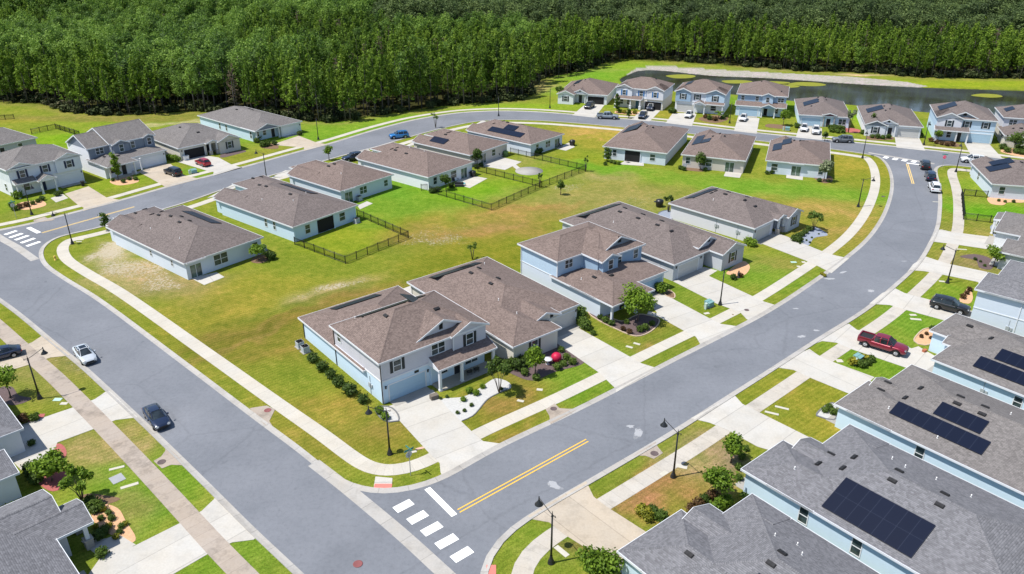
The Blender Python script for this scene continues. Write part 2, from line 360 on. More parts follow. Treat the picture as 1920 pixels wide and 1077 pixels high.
# centre, radius (m) along and across, turn, colour, strength
BLOBS = [
 ((-48.50,100.67), 40, 30, 0, G2, .7), ((-36.95,100.67), 14, 9, 30, YL, .45), ((-57.87,108.00), 9, 6, 130, TAN, .9), ((-50.61,106.09), 10, 5, 135, (.20,.16,.07), .8), ((-65.47,117.35), 5, 3, 130, (.30,.25,.15), .9),
 ((-37.41,88.21), 9, 14, 45, G3, .8), ((-32.69,91.09), 6, 10, 40, (.14,.10,.025), .6), ((-39.26,100.67), 10, 6, 40, YL, .4), ((-30.37,98.97), 9, 4, 40, G2, .6), ((-28.15,118.47), 10, 8, 40, (.10,.13,.012), .8),
 ((-20.79,69.53), 7, 6, 0, (.17,.145,.03), .7), ((-24.10,73.59), 6, 5, 0, YL, .4), ((-19.34,80.39), 4, 8, 0, G3, .6), ((-14.56,66.69), 5, 3, 0, (.15,.13,.022), .6), ((-26.08,81.62), 5, 8, 40, G2, .6),
 ((-22.17,139.19), 16, 9, 30, G1, .9), ((-24.02,125.59), 9, 5, 30, (.12,.16,.012), .8), ((-23.68,150.27), 10, 6, 30, (.075,.165,.012), .9), ((-15.03,128.13), 8, 5, 20, YL, .6), ((-12.01,125.59), 12, 6, 20, BR, .6), ((-25.34,104.23), 7, 3, 30, TAN, .85), ((-20.93,101.55), 8, 3, 20, BR, .55),
 ((-29.08,123.14), 7, 5, 40, (.13,.165,.012), .9), ((-5.36,120.77), 10, 8, 30, (.15,.14,.02), .7), ((0.00,118.47), 8, 6, 30, (.12,.135,.014), .8), ((1.98,136.27), 14, 7, 20, (.21,.165,.04), .8), ((4.78,130.75), 10, 5, 20, OB, .55), ((-5.04,112.00), 12, 5, 30, (.11,.12,.012), .7), ((-11.76,112.00), 12, 5, 30, (.12,.13,.014), .7),
 ((-8.61,150.27), 9, 7, 30, (.09,.175,.008), .95), ((4.52,159.16), 9, 6, 30, (.11,.165,.01), .9), ((2.38,169.00), 6, 4, 30, (.19,.18,.05), .7),
 ((14.50,143.76), 14, 8, 0, (.17,.165,.05), .8), ((23.45,148.60), 12, 8, 0, (.18,.165,.05), .7), ((15.29,130.75), 10, 5, 0, (.11,.145,.014), .8), ((19.23,159.16), 7, 4, 0, TAN, .7),
 ((25.07,189.67), 14, 9, 0, YL, .9), ((19.16,197.58), 10, 5, 0, (.27,.19,.05), .8), ((18.07,171.10), 8, 8, 0, (.12,.155,.012), .8), ((12.05,171.10), 5, 4, 0, (.14,.155,.015), .8),
 ((25.30,162.20), 18, 3, -25, (.07,.165,.01), .95), ((41.71,153.72), 22, 5, -20, (.13,.15,.018), .7), ((57.56,148.60), 26, 6, -18, (.08,.165,.012), .9), ((66.31,143.76), 10, 5, -10, (.09,.16,.012), .8), ((74.30,166.95), 9, 8, -10, YL, .95), ((60.38,136.27), 12, 8, -20, (.22,.175,.045), .9), ((55.43,125.59), 8, 7, -20, (.21,.165,.04), .8), ((73.16,155.50), 5, 8, 0, (.13,.15,.015), .5),
 ((46.52,136.27), 14, 3, -20, (.12,.145,.015), .6), ((25.80,130.75), 10, 3, -30, TAN, .5),
 ((37.51,110.98), 8, 6, 0, G1, .8), ((26.54,102.43), 7, 5, 0, (.085,.13,.012), .8), ((41.78,114.09), 5, 3, 0, (.17,.15,.04), .6), ((19.19,91.09), 5, 4, 0, (.14,.13,.025), .8), ((15.12,92.58), 3, 7, 40, (.13,.14,.02), .8), ((18.48,86.83), 8, 3, 40, (.10,.135,.015), .8), ((5.67,78.02), 8, 5, 40, G1, .7), ((-0.60,73.59), 7, 3, 40, (.15,.13,.022), .8), ((-1.82,74.12), 3, 2, 40, OB, .6), ((-0.64,80.39), 3, 5, 40, (.15,.11,.03), .6), ((1.73,69.53), 6, 3, 40, (.14,.12,.02), .7), ((8.62,75.76), 5, 3, 40, (.08,.14,.01), .8),
 ((39.24,76.88), 5, 8, 40, (.13,.155,.015), .9), ((33.26,75.76), 7, 6, 40, (.15,.155,.02), .9), ((32.91,69.53), 5, 3, 40, YL, .7), ((45.96,85.48), 5, 3, 40, G1, .9), ((44.99,81.62), 7, 5, 0, (.085,.15,.012), .9), ((53.97,94.12), 7, 5, 40, (.075,.15,.012), .9), ((61.59,100.67), 7, 5, 0, (.095,.15,.012), .8), ((66.06,98.97), 3, 3, 0, G1, .8), ((70.78,114.09), 5, 5, 0, (.18,.16,.04), .8), ((73.06,112.00), 4, 4, 0, (.16,.13,.06), .8), ((81.05,126.85), 6, 4, 0, (.18,.165,.045), .9), ((87.89,137.72), 12, 5, 0, (.07,.17,.008), .95), ((94.55,151.98), 8, 5, 0, (.11,.165,.014), .8), ((80.17,136.27), 2, 20, 0, (.13,.145,.02), .8),
 ((13.99,59.92), 5, 4, 40, OB, .75), ((14.24,58.38), 5, 3, 40, (.22,.125,.05), .8), ((17.45,59.14), 5, 3, 40, OB, .5), ((20.31,64.90), 5, 4, 40, (.17,.145,.05), .8), ((14.13,64.03), 4, 3, 40, (.10,.135,.015), .8), ((10.66,62.34), 5, 3, 40, (.10,.135,.014), .8), ((4.19,51.46), 3, 3, 0, (.07,.12,.01), .9), ((3.89,50.22), 2, 1.2, 0, (.2,.12,.06), .7), ((0.00,52.75), 3, 4, 40, (.09,.135,.012), .8),
 ((-42.81,64.90), 6, 5, 0, (.20,.165,.06), .7), ((-37.46,59.14), 7, 5, 0, (.10,.165,.014), .9), ((-33.46,56.90), 4, 5, 0, (.08,.155,.012), .9), ((-53.54,78.02), 5, 6, 0, (.14,.15,.03), .8), ((-58.69,81.62), 5, 5, 0, (.17,.15,.06), .5), ((-52.82,81.62), 3, 5, 45, (.18,.15,.06), .5), ((-39.59,67.62), 3, 6, 45, (.12,.15,.018), .9), ((-32.42,60.71), 3, 6, 45, (.09,.15,.012), .9), ((-53.64,72.54), 5, 4, 0, (.13,.15,.02), .8), ((-66.80,91.09), 6, 6, 0, (.13,.14,.018), .7), ((-25.34,49.31), 4, 4, 0, (.09,.15,.012), .9), ((-22.17,50.84), 4, 6, 45, (.09,.15,.014), .8),
 ((-92.38,142.21), 10, 6, 40, (.10,.15,.012), .8), ((-86.45,140.68), 10, 3, 40, (.12,.13,.03), .6), ((-81.77,153.72), 8, 4, 40, (.12,.165,.012), .9), ((-68.57,161.05), 6, 4, 40, G1, .8), ((-60.35,175.43), 8, 5, 40, (.15,.155,.022), .9), ((-55.43,184.70), 10, 5, 40, (.18,.16,.03), .8),
 ((-130.59,210.92), 40, 6, 0, (.14,.165,.02), .9), ((-132.85,207.29), 10, 3, 0, YL, .8), ((-111.64,188.66), 10, 9, 0, (.10,.18,.008), .95), ((-98.98,204.93), 30, 6, 0, (.12,.165,.014), .9), ((-110.27,210.92), 40, 4, 0, (.15,.13,.04), .7), ((-89.08,204.93), 12, 2, 10, (.3,.27,.16), .6), ((-45.96,194.88), 30, 10, 20, (.09,.165,.012), .95), ((-23.22,210.92), 30, 5, 10, (.10,.17,.012), .95), ((-1.54,225.27), 30, 6, 0, (.12,.18,.012), .95), ((16.80,247.92), 20, 10, 0, (.11,.175,.01), .95), ((27.71,275.11), 16, 14, 0, (.085,.175,.012), .95), ((42.79,290.85), 16, 8, 0, (.11,.18,.012), .9), ((8.58,253.82), 5, 10, 0, TAN, .7),
 ((146.41,258.18), 40, 6, 0, (.15,.19,.012), .95), ((102.86,284.36), 60, 3, 0, (.16,.175,.05), .8), ((121.54,274.12), 10, 2, 0, (.45,.33,.2), .7),
 ((64.93,232.39), 4, 10, 0, G1, .9), ((80.06,225.27), 4, 12, 0, (.10,.18,.01), .9), ((94.08,212.16), 4, 14, 0, (.10,.185,.008), .9), ((106.70,200.35), 4, 14, 0, G1, .9), ((31.04,215.30), 8, 5, 0, (.15,.16,.03), .8), ((41.39,215.30), 5, 5, 0, YL, .8), ((52.86,207.29), 9, 3, 0, (.17,.155,.03), .9), ((66.73,196.49), 9, 3, 0, (.15,.16,.03), .9), ((85.59,195.95), 9, 3, 0, (.13,.165,.02), .9), ((103.21,182.31), 9, 4, 0, (.16,.15,.04), .8), ((115.84,177.67), 9, 4, 0, (.13,.15,.03), .8), ((120.20,192.24), 3, 9, 0, G1, .8),
]
BLOBS += [((-29.48,95.37), 16, 1.0, 38, (.16,.115,.035), .7), ((-31.67,92.58), 14, 1.2, 38, (.09,.085,.015), .6), ((-26.94,100.67), 14, 1.0, 36, (.09,.11,.015), .6), ((-33.95,88.21), 10, 1.0, 40, (.17,.12,.04), .6), ((-23.65,95.69), 7, 1.6, 36, (.13,.09,.02), .6), ((-27.71,88.21), 8, 1.0, 38, (.16,.12,.03), .5),
 ((-20.02,100.67), 5, 1.2, 36, OB, .5), ((-39.17,95.69), 8, 1.4, 40, YL, .5), ((-7.39,125.59), 9, 1.6, 25, OB, .5), ((3.99,137.72), 10, 1.6, 20, OB, .6), ((-2.84,129.43), 8, 1.4, 20, (.23,.15,.06), .5), ((18.93,194.88), 7, .9, 0, (.3,.19,.06), .7), ((22.33,188.66), 6, .7, -10, (.3,.19,.06), .6),
 ((15.50,61.11), 3, 2, 40, (.24,.13,.06), .8), ((12.85,57.63), 3, 2, 40, (.24,.13,.06), .8), ((11.14,58.00), 2.5, 2, 40, (.24,.13,.06), .6), ((17.93,64.03), 3, 2, 40, TAN, .6), ((21.51,65.34), 3, 3, 40, (.24,.17,.10), .8), ((23.09,64.03), 3, 2, 40, (.22,.16,.11), .8), ((-41.03,64.03), 3, 2, 45, (.26,.2,.09), .7), ((-44.56,66.24), 3, 2, 45, (.26,.2,.09), .6), ((-33.56,58.38), 2, 4, 45, (.08,.14,.01), .7), ((-35.63,56.18), 3, 3, 45, (.2,.16,.06), .6),
 ((-15.01,69.53), 3, 2, 0, (.2,.14,.04), .6), ((-20.48,73.59), 3, 2, 0, (.18,.14,.03), .6), ((1.42,68.09), 4, .8, 40, (.22,.15,.05), .6), ((-1.69,67.15), 3, .8, 40, (.2,.13,.04), .6), ((31.85,75.20), 4, .8, 40, (.2,.15,.04), .5), ((17.45,86.83), 3, 1, 40, (.22,.15,.05), .6), ((56.37,128.13), 6, 2, -20, (.26,.18,.06), .6), ((61.86,136.27), 5, 1.5, -20, (.26,.18,.06), .6), ((53.93,137.72), 8, 1.5, -20, (.24,.17,.05), .5)]
SANDY = [((-59.63,112.00), 9, 5, 135, 1.0), ((-66.87,118.47), 5, 3, 135, 1.25), ((-53.40,107.04), 6, 3, 120, .9), ((-25.52,105.16), 6, 2.2, 20, 1.0), ((-10.42,129.43), 9, 3, 20, .6), ((0.00,159.16), 8, 3, 20, .2), ((-14.66,124.36), 8, 3, 20, .7),
 ((15.52,155.50), 13, 8, 0, .55), ((24.63,142.21), 12, 7, 0, .6), ((10.87,151.98), 4, 3, 0, .8), ((-19.92,116.25), 5, 2, 20, .4), ((-12.62,121.95), 9, 3, 20, .8), ((69.28,148.60), 3, 4, 0, .5), ((-42.52,98.97), 8, 3, 30, .35), ((-58.01,80.39), 5, 3, 0, .35), ((-52.85,80.39), 2, 4, 45, .7)]
def vnoise(x, y, s, seed):
    gg = np.random.default_rng(seed).random((64, 64)); u = x / s + 100; v = y / s + 100; i = np.floor(u).astype(int); j = np.floor(v).astype(int); fu = u - i; fv = v - j; fu = fu * fu * (3 - 2 * fu); fv = fv * fv * (3 - 2 * fv); G = lambda a, b: gg[a % 64, b % 64]
    return (G(i, j) * (1 - fu) + G(i + 1, j) * fu) * (1 - fv) + (G(i, j + 1) * (1 - fu) + G(i + 1, j + 1) * fu) * fv
WX = GX + 4.5 * (vnoise(GX, GY, 5, 1) - .5) + 2.6 * (vnoise(GX, GY, 1.9, 2) - .5); WY = GY + 4.5 * (vnoise(GX, GY, 5, 3) - .5) + 2.6 * (vnoise(GX, GY, 1.9, 4) - .5)
def blob(c, rx, ry, rot):
    a = R(rot); dx = WX - c[0]; dy = WY - c[1]
    u = (dx * math.cos(a) + dy * math.sin(a)) / rx; v = (-dx * math.sin(a) + dy * math.cos(a)) / ry
    return np.exp(-0.9 * (u * u + v * v) ** 1.4)
CLR = np.zeros(GX.shape + (3,)); CLR[:] = (.125, .15, .018)
for c, rx, ry, rot, col, st in BLOBS:
    w_ = (blob(c, rx, ry, rot) * st)[..., None]; CLR = CLR * (1 - w_) + np.array(col) * w_
gw = np.clip((CLR[..., 1:2] / CLR[..., :1] - 1.02) / .4, 0, 1); CLR = CLR * (1.04 * (1 - gw) + gw * np.array((1.20, 1.20, 1.5)))
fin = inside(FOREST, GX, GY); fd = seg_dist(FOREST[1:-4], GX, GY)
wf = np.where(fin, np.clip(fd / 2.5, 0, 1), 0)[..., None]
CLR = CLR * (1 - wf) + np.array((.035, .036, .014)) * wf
we = np.exp(-(fd / 2.2) ** 2)[..., None] * 0.45 * (~fin)[..., None]
CLR = CLR * (1 - we) + np.array((.19, .15, .06)) * we
ins = inside(SHORE, GX, GY)
CLR[ins] = (.27, .26, .25)
SND = np.zeros(GX.shape)
for c, rx, ry, rot, st in SANDY: SND = np.maximum(SND, blob(c, rx, ry, rot) * st)
SND[ins] = 0.75
pin = inside(POND, GX, GY); pd = seg_dist(POND, GX, GY, True)
GZ = np.where(pin, -np.clip(pd * 0.35, 0, 1.8), 0.0)
CLR[pin & (pd < 2)] *= .6
CLR[pin & (pd >= 2)] = (.03, .028, .015)
H_, W_ = GX.shape
me = bpy.data.meshes.new('ground')
idx = np.arange(H_ * W_).reshape(H_, W_)
q = np.stack([idx[:-1, :-1], idx[:-1, 1:], idx[1:, 1:], idx[1:, :-1]], -1).reshape(-1, 4)
me.vertices.add(H_ * W_); me.vertices.foreach_set('co', np.stack([GX, GY, GZ], -1).astype(np.float32).ravel())
me.loops.add(len(q) * 4); me.loops.foreach_set('vertex_index', q.ravel().astype(np.int32))
me.polygons.add(len(q)); me.polygons.foreach_set('loop_start', np.arange(0, len(q) * 4, 4, dtype=np.int32)); me.update(calc_edges=True)
ca = me.color_attributes.new('soil', 'FLOAT_COLOR', 'POINT')
ca.data.foreach_set('color', np.concatenate([CLR, SND[..., None]], -1).astype(np.float32).ravel())
ground = bpy.data.objects.new('ground', me); COL.objects.link(ground); tag(ground, kind='structure')
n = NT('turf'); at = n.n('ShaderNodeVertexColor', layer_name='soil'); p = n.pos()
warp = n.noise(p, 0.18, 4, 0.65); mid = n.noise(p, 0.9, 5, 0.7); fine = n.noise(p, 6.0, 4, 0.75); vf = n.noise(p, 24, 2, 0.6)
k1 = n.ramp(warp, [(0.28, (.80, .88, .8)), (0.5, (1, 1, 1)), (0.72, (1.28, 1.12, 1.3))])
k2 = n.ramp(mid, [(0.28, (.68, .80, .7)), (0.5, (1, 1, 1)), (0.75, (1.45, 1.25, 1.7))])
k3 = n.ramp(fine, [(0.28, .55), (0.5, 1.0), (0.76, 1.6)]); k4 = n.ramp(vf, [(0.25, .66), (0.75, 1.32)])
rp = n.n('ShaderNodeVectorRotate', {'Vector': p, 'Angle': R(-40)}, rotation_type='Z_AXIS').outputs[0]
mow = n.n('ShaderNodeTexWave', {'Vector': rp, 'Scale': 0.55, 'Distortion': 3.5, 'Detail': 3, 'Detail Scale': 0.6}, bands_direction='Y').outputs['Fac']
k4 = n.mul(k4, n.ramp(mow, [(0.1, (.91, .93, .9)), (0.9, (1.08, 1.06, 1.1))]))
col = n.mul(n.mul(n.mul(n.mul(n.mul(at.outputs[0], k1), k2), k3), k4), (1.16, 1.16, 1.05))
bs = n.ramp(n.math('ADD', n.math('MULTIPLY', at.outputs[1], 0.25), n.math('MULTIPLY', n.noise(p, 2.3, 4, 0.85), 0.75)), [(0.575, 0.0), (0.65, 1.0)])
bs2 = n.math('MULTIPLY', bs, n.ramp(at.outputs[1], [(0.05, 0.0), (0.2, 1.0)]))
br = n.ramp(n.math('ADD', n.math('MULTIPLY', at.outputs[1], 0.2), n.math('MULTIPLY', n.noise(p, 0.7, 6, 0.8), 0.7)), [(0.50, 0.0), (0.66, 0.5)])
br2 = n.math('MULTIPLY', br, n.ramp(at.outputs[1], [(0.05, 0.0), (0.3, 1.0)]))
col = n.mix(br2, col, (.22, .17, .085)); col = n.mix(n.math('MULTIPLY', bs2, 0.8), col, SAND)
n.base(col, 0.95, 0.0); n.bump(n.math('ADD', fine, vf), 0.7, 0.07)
me.materials.append(n.m)

def sheet(name, loops, z, mat_, thick=0.0, label=None, kind='structure', cat=None, smooth_=False, uv=False, group=None):
    """a flat area bounded by loops (outer, holes), at height z"""
    L = [[Vector((float(a[0]), float(a[1]), 0)) for a in lp] for lp in loops]
    tri = tessellate_polygon(L); V = [v for lp in L for v in lp]
    b = MB()
    b.v = [(v.x, v.y, z) for v in V]
    ax = max(((V[(i + 1) % len(V)] - V[i]) for i in range(len(V))), key=lambda e: e.length).normalized(); ay = Vector((-ax.y, ax.x, 0))
    for t in tri: b.f.append(list(t)); b.m.append(0); b.uv.append([(V[i].dot(ax), V[i].dot(ay)) for i in t]); b.sm.append(False)
    if thick:
        o0 = 0
        for lp in L:
            k = len(lp)
            for i in range(k):
                a, c = lp[i], lp[(i + 1) % k]
                b.poly([(a.x, a.y, z), (c.x, c.y, z), (c.x, c.y, z - thick), (a.x, a.y, z - thick)], 0, [(0.5, 0)] * 4)
    o = b.build(name, mat_)
    for p_ in o.data.polygons:
        if p_.normal.z < -0.5: o.data.flip_normals(); break
    return tag(o, label, cat, group, kind)

def strip(name, P_, d0, d1, prof, mat_, closed=False, rng=None, parent=None, kind='structure'):
    """a band between two sideways offsets of a line; prof = [(t 0..1, height)]"""
    if rng: P_ = P_[rng[0]:rng[1]]
    A = offset(P_, d0, closed); B = offset(P_, d1, closed)
    nP = len(P_); s = np.concatenate([[0], np.cumsum(np.linalg.norm(np.diff(P_, axis=0), axis=1))])
    if closed: A = np.vstack([A, A[:1]]); B = np.vstack([B, B[:1]]); s = np.append(s, s[-1] + np.linalg.norm(P_[0] - P_[-1]))
    b = MB()
    for i in range(len(A) - 1):
        for (t0, z0), (t1, z1) in zip(prof[:-1], prof[1:]):
            q_ = []; u_ = []
            for k, t, z in ((i, t0, z0), (i + 1, t0, z0), (i + 1, t1, z1), (i, t1, z1)):
                c = A[k] * (1 - t) + B[k] * t; q_.append((c[0], c[1], z)); u_.append((s[k], t * (d1 - d0)))
            b.poly(q_, 0, u_)
    o = b.build(name, mat_, parent); tag(o, kind=kind)
    if sum(p_.normal.z for p_ in o.data.polygons) < 0: o.data.flip_normals()
    return o

outer = np.vstack([C_UP, D_B, A_L])
sheet('road', [outer, INNER[::-1]], 0.004, ASPH)
KP = [(0, .006), (.45, .012), (.72, .05), (1, .09), (1.0, 0.0)]
sgn = 1.0
def area(P_): return 0.5 * np.sum(P_[:, 0] * np.roll(P_[:, 1], -1) - np.roll(P_[:, 0], -1) * P_[:, 1])
si = 1 if area(INNER) > 0 else -1
strip('kerb', INNER, 0, si * .68, KP, KERB, True)
strip('kerb', C_UP, 0, .68, KP, KERB)
strip('kerb', D_B, 0, .68, KP, KERB)
strip('kerb', A_L, 0, .68, KP, KERB)
WP = [(0, 0), (0, .022), (1, .022), (1, 0)]
strip('sidewalk', INNER, si * 2.6, si * 4.35, WP, CONC, True)
strip('sidewalk', C_UP, 2.5, 4.1, WP, CONC)
strip('sidewalk', D_B, 2.6, 4.4, WP, CONC_M)
strip('sidewalk', A_L, 2.6, 4.5, [(0, 0), (0, .046), (1, .046), (1, 0)], CONC_A)
# valley gutters across the three junctions
def band(pts, w_, z=.009, m=KERB, name='gutter'): strip(name, catmull(pts, 1.0), -w_ / 2, w_ / 2, [(0, z), (1, z)], m)
band([(-20.06,63.34),(-16.61,60.08),(-12.90,56.39),(-9.49,52.88),(-5.85,48.89),(-2.34,45.03)], 1.35)
band([(-100.60,135.70),(-87.81,124.11),(-82.74,120.07),(-76.47,114.52)], 1.3)
band([(82.92,176.99),(88.54,172.38),(93.90,167.97)], 0.9)
# corner ramps with the red tactile plates
sheet('ramp', [[(-13.46,61.19),(-11.75,60.95),(-11.62,59.30),(-13.37,59.30)]], .026, CONC_W, .02)
RED = paint('tactile_red', (.62, .17, .14), 0.8, 0.15)
tag(sheet('tactile_plate', [[(-13.34,60.08),(-11.65,60.08),(-11.65,59.34),(-13.37,59.34)]], .032, RED, .01), 'red tactile plate on the kerb ramp below the two blades of the street sign', 'tactile plate', kind='x'); 
tag(sheet('tactile_plate', [[(-2.18,49.61),(-1.36,49.61),(-1.33,47.85),(-2.17,47.85)]], .032, RED, .01), 'red tactile plate on the curved walk at the bottom edge of the photo', 'tactile plate', kind='x')
for o in bpy.data.objects:
    if o.name.startswith('tactile_plate'): del o['kind']

# painted markings
WPAINT = paint('road_paint_white', (.80, .80, .78), 0.7, 0.12, 3); YPAINT = paint('road_paint_yellow', (.72, .42, .045), 0.7, 0.12, 3); YPALE = paint('road_paint_faded_yellow', (.62, .44, .16), 0.75, 0.2, 3)
def bar(name, a, b, w_, m, z=.012):
    a = np.array(a); b = np.array(b); t = (b - a) / np.linalg.norm(b - a); nn = np.array([-t[1], t[0]]) * w_ / 2
    sheet(name, [[a + nn, b + nn, b - nn, a - nn]], z, m)
bar('stop_line', (-8.19,59.45), (-5.31,55.68), .62, WPAINT)
for a, b in (((-10.87,56.39), (-9.46,57.56)), ((-9.39,54.84), (-7.95,56.03)), ((-7.97,53.35), (-6.50,54.56)), ((-6.55,51.78), (-4.99,53.02)), ((-5.08,50.22), (-3.59,51.46))): bar('crosswalk_bar', a, b, .95, WPAINT)
bar('centre_line', (-5.07,56.46), (7.83,67.25), .13, YPAINT); bar('centre_line', (-4.85,56.10), (8.02,66.88), .13, YPAINT)
def dbl(a, b, w_, gap, m):
    a = np.array(a); b = np.array(b); t = (b - a) / np.linalg.norm(b - a); nn = np.array([-t[1], t[0]]) * gap / 2
    bar('centre_line', a + nn, b + nn, w_, m); bar('centre_line', a - nn, b - nn, w_, m)
dbl((-81.80,126.35), (-71.61,139.78), .16, .30, YPALE); dbl((87.76,167.76), (82.54,153.72), .18, .34, YPALE)
bar('stop_line', (-85.64,128.90), (-82.35,126.35), .75, WPAINT)
for a, b in (((-87.78,125.47), (-86.83,127.36)), ((-86.16,124.11), (-85.09,126.09)), ((-84.57,123.02), (-83.51,125.10)), ((-82.83,121.71), (-81.73,123.87)), ((-81.09,120.31), (-79.96,122.30))): bar('crosswalk_bar', a, b, .75, WPAINT)
bar('stop_line', (88.02,168.59), (90.55,167.15), .6, WPAINT)
for c in ((85.28,172.98), (86.86,171.74), (88.49,170.68), (90.15,169.71)): bar('crosswalk_bar', (c[0] - .55, c[1] - .6), (c[0] + .55, c[1] + .6), 1.0, WPAINT)
def splat(name, c, r, m, z, seed, stretch=(1, 1, 0)):
    rr = random.Random(seed); a0 = R(stretch[2]); P_ = []
    for k in range(14):
        a = k * 2 * math.pi / 14; q_ = r * rr.uniform(.55, 1.2); x = math.cos(a) * q_ * stretch[0]; y = math.sin(a) * q_ * stretch[1]
        P_.append((c[0] + x * math.cos(a0) - y * math.sin(a0), c[1] + x * math.sin(a0) + y * math.cos(a0)))
    P_ = [(x_ - c[0], y_ - c[1]) for x_, y_ in P_]; o = sheet(name, [P_], z, m); o.location = (c[0], c[1], 0); return o
n = NT('pale_stain'); p = n.pos(); o_ = n.obj(); f = n.math('ADD', n.noise(p, 1.6, 5, .75), n.math('MULTIPLY', n.noise(p, 6, 3, .7), .35)); n.base((.40, .41, .43), .9, .1)
rad = n.math('MULTIPLY', n.n('ShaderNodeVectorMath', {0: o_}, operation='LENGTH').outputs['Value'], .34)
al = n.ramp(n.math('SUBTRACT', f, rad), [(0.30, 0.0), (0.50, 0.75)]); n.link(al, n.b.inputs['Alpha']); PALE = n.m
for i, (c, r, s) in enumerate([((13.46,68.37), .9, (.5, 1.5, -20)), ((12.82,69.53), .5, (1, .6, 0)), ((4.14,59.84), .8, (1.2, .6, -40)), ((51.21,109.77), .7, (1.6, .35, 30)), ((48.37,107.42), .8, (1.6, .5, 0)), ((52.84,103.15), .55, (1, .8, 0)), ((38.05,89.49), .7, (1, .5, 20)), ((40.50,91.09), .5, (1, .6, 0)), ((62.68,114.09), .4, (1.3, .4, 0)), ((39.90,97.47), .4, (1.2, .5, 0)), ((-69.97,135.14), .8, (1.5, .3, 50))]):
    splat('road_stain', c, r, PALE, .011, i, s)
MHC = paint('manhole_iron', (.10, .075, .075), .8, .25, 5)
for lab, c, r, m in (('red iron manhole cover in the wide left road at the bottom edge', (-13.15,49.73), .42, paint('manhole_red', (.20, .07, .07), .8, .2)),
        ('iron manhole cover in the concrete drain apron left of the yellow centre line', (4.66,72.85), .38, MHC), ('round manhole cover on the drain apron beside the foreground lamp in the brown lawn', (14.64,64.81), .42, MHC),
        ('red-brown manhole cover on the small apron of the verge by the long corner lawn', (-27.30,72.54), .4, paint('manhole_red', (.20, .07, .07), .8, .2)), ('dark iron manhole cover on the apron between two verges beside the left walk', (-35.46,63.43), .42, MHC), ('small manhole cover near the kerb at the grey house with the lamp on its drive', (32.87,96.98), .35, MHC),
        ('round manhole cover in the red-stained verge by the top-right lamp', (72.93,145.66), .35, MHC)):
    b = MB(); b.lathe([(r, 0), (r, .012), (r * .86, .013), (r * .84, .009), (0, .009)], (0, 0, 0), 20); o = b.build('manhole_cover', m); o.location = (c[0], c[1], .03); tag(o, lab, 'manhole cover')
# storm drain aprons
for pts in ([(3.76,72.75),(4.84,73.91),(5.33,72.96),(6.10,72.85),(7.41,72.85),(5.89,71.41),(4.17,69.92),(4.13,71.51)], [(12.45,64.46),(15.08,66.79),(15.16,65.97),(15.53,64.90),(14.44,63.94),(13.65,64.46)], [(-36.34,63.60),(-35.86,64.29),(-35.81,65.25),(-36.12,66.15),(-34.24,64.46),(-31.51,61.52),(-33.11,62.92),(-34.32,63.01),(-35.00,62.42)], [(-85.92,131.28),(-86.77,132.64),(-85.63,134.30),(-84.26,133.19),(-83.09,133.19),(-83.24,132.37)], [(-29.45,72.96),(-27.68,73.48),(-26.52,72.75),(-26.55,70.51),(-25.53,68.95),(-26.96,69.92)]):
    sheet('drain_apron', [pts], .03, CONC_A, .02)

# driveways and private walks
def drive(pts, m=CONC_W, z=.034): return sheet('driveway', [pts], z, m, .03)
drive([(-14.11,73.27),(-12.40,70.71),(-8.38,64.68),(-7.30,63.26),(-7.10,61.84),(-6.90,61.27),(-4.43,63.51),(-1.00,66.42),(-3.03,66.88),(-4.10,68.28),(-7.31,73.06),(-9.20,76.65),(-9.77,76.76),(-13.50,73.59)])
drive([(4.19,89.06),(5.40,88.21),(10.52,80.51),(12.05,77.10),(12.12,76.20),(15.00,78.96),(17.72,81.49),(16.00,82.62),(14.83,84.16),(8.60,92.13),(7.65,92.89),(4.72,90.07)])
drive([(19.28,101.90),(20.38,94.74),(22.81,91.09),(24.14,89.35),(24.28,87.38),(27.40,89.78),(30.15,92.28),(28.29,92.89),(27.24,94.27),(21.00,103.87)])
drive([(24.33,106.47),(29.16,98.97),(31.80,96.33),(32.13,94.27),(32.41,93.96),(37.25,98.63),(36.04,99.64),(35.02,101.20),(30.17,108.39),(31.95,110.37),(30.19,111.80)])
drive([(40.76,122.66),(41.53,122.18),(47.62,113.46),(49.19,109.87),(49.33,109.38),(54.31,115.16),(52.79,116.14),(51.32,117.58),(48.86,121.71),(48.25,123.14),(45.22,127.61)])
drive([(75.50,127.87),(76.91,126.60),(82.45,124.36),(85.59,122.66),(83.84,116.69),(80.69,118.02),(74.17,121.24),(70.89,122.42),(69.55,120.77),(74.67,127.72)])
drive([(63.54,112.83),(66.96,115.92),(68.90,113.25),(73.64,109.85),(70.05,103.33),(70.23,106.28),(65.56,109.38),(64.04,110.17),(62.08,110.57),(61.04,109.57)])
drive([(54.18,102.43),(56.77,104.05),(57.43,102.43),(61.14,99.31),(64.67,95.69),(62.14,90.36),(61.03,92.28),(54.90,97.31),(53.64,98.53),(51.86,98.80),(50.87,98.97)])
drive([(44.10,92.13),(45.60,92.93),(46.01,91.24),(47.95,90.21),(51.00,86.29),(52.14,86.83),(54.12,81.62),(50.27,77.79),(48.72,81.12),(43.10,86.29),(41.97,87.80),(40.29,88.21),(38.42,87.10)])
drive([(36.12,84.95),(37.93,86.15),(38.49,84.61),(39.55,83.13),(43.42,79.43),(39.33,75.53),(35.43,79.59),(34.24,81.12),(32.54,81.62),(31.08,80.88)])
drive([(19.65,71.01),(25.64,75.59),(26.08,73.80),(27.36,72.33),(32.41,66.51),(29.29,63.86),(25.55,65.97),(23.07,68.95),(21.52,70.21)], CONC_W)
drive([(1.47,55.61),(7.25,60.47),(7.77,58.23),(8.88,56.82),(12.79,52.75),(10.45,49.61),(6.74,51.34),(4.66,53.25),(3.40,54.77),(1.76,55.19)], CONC_T)
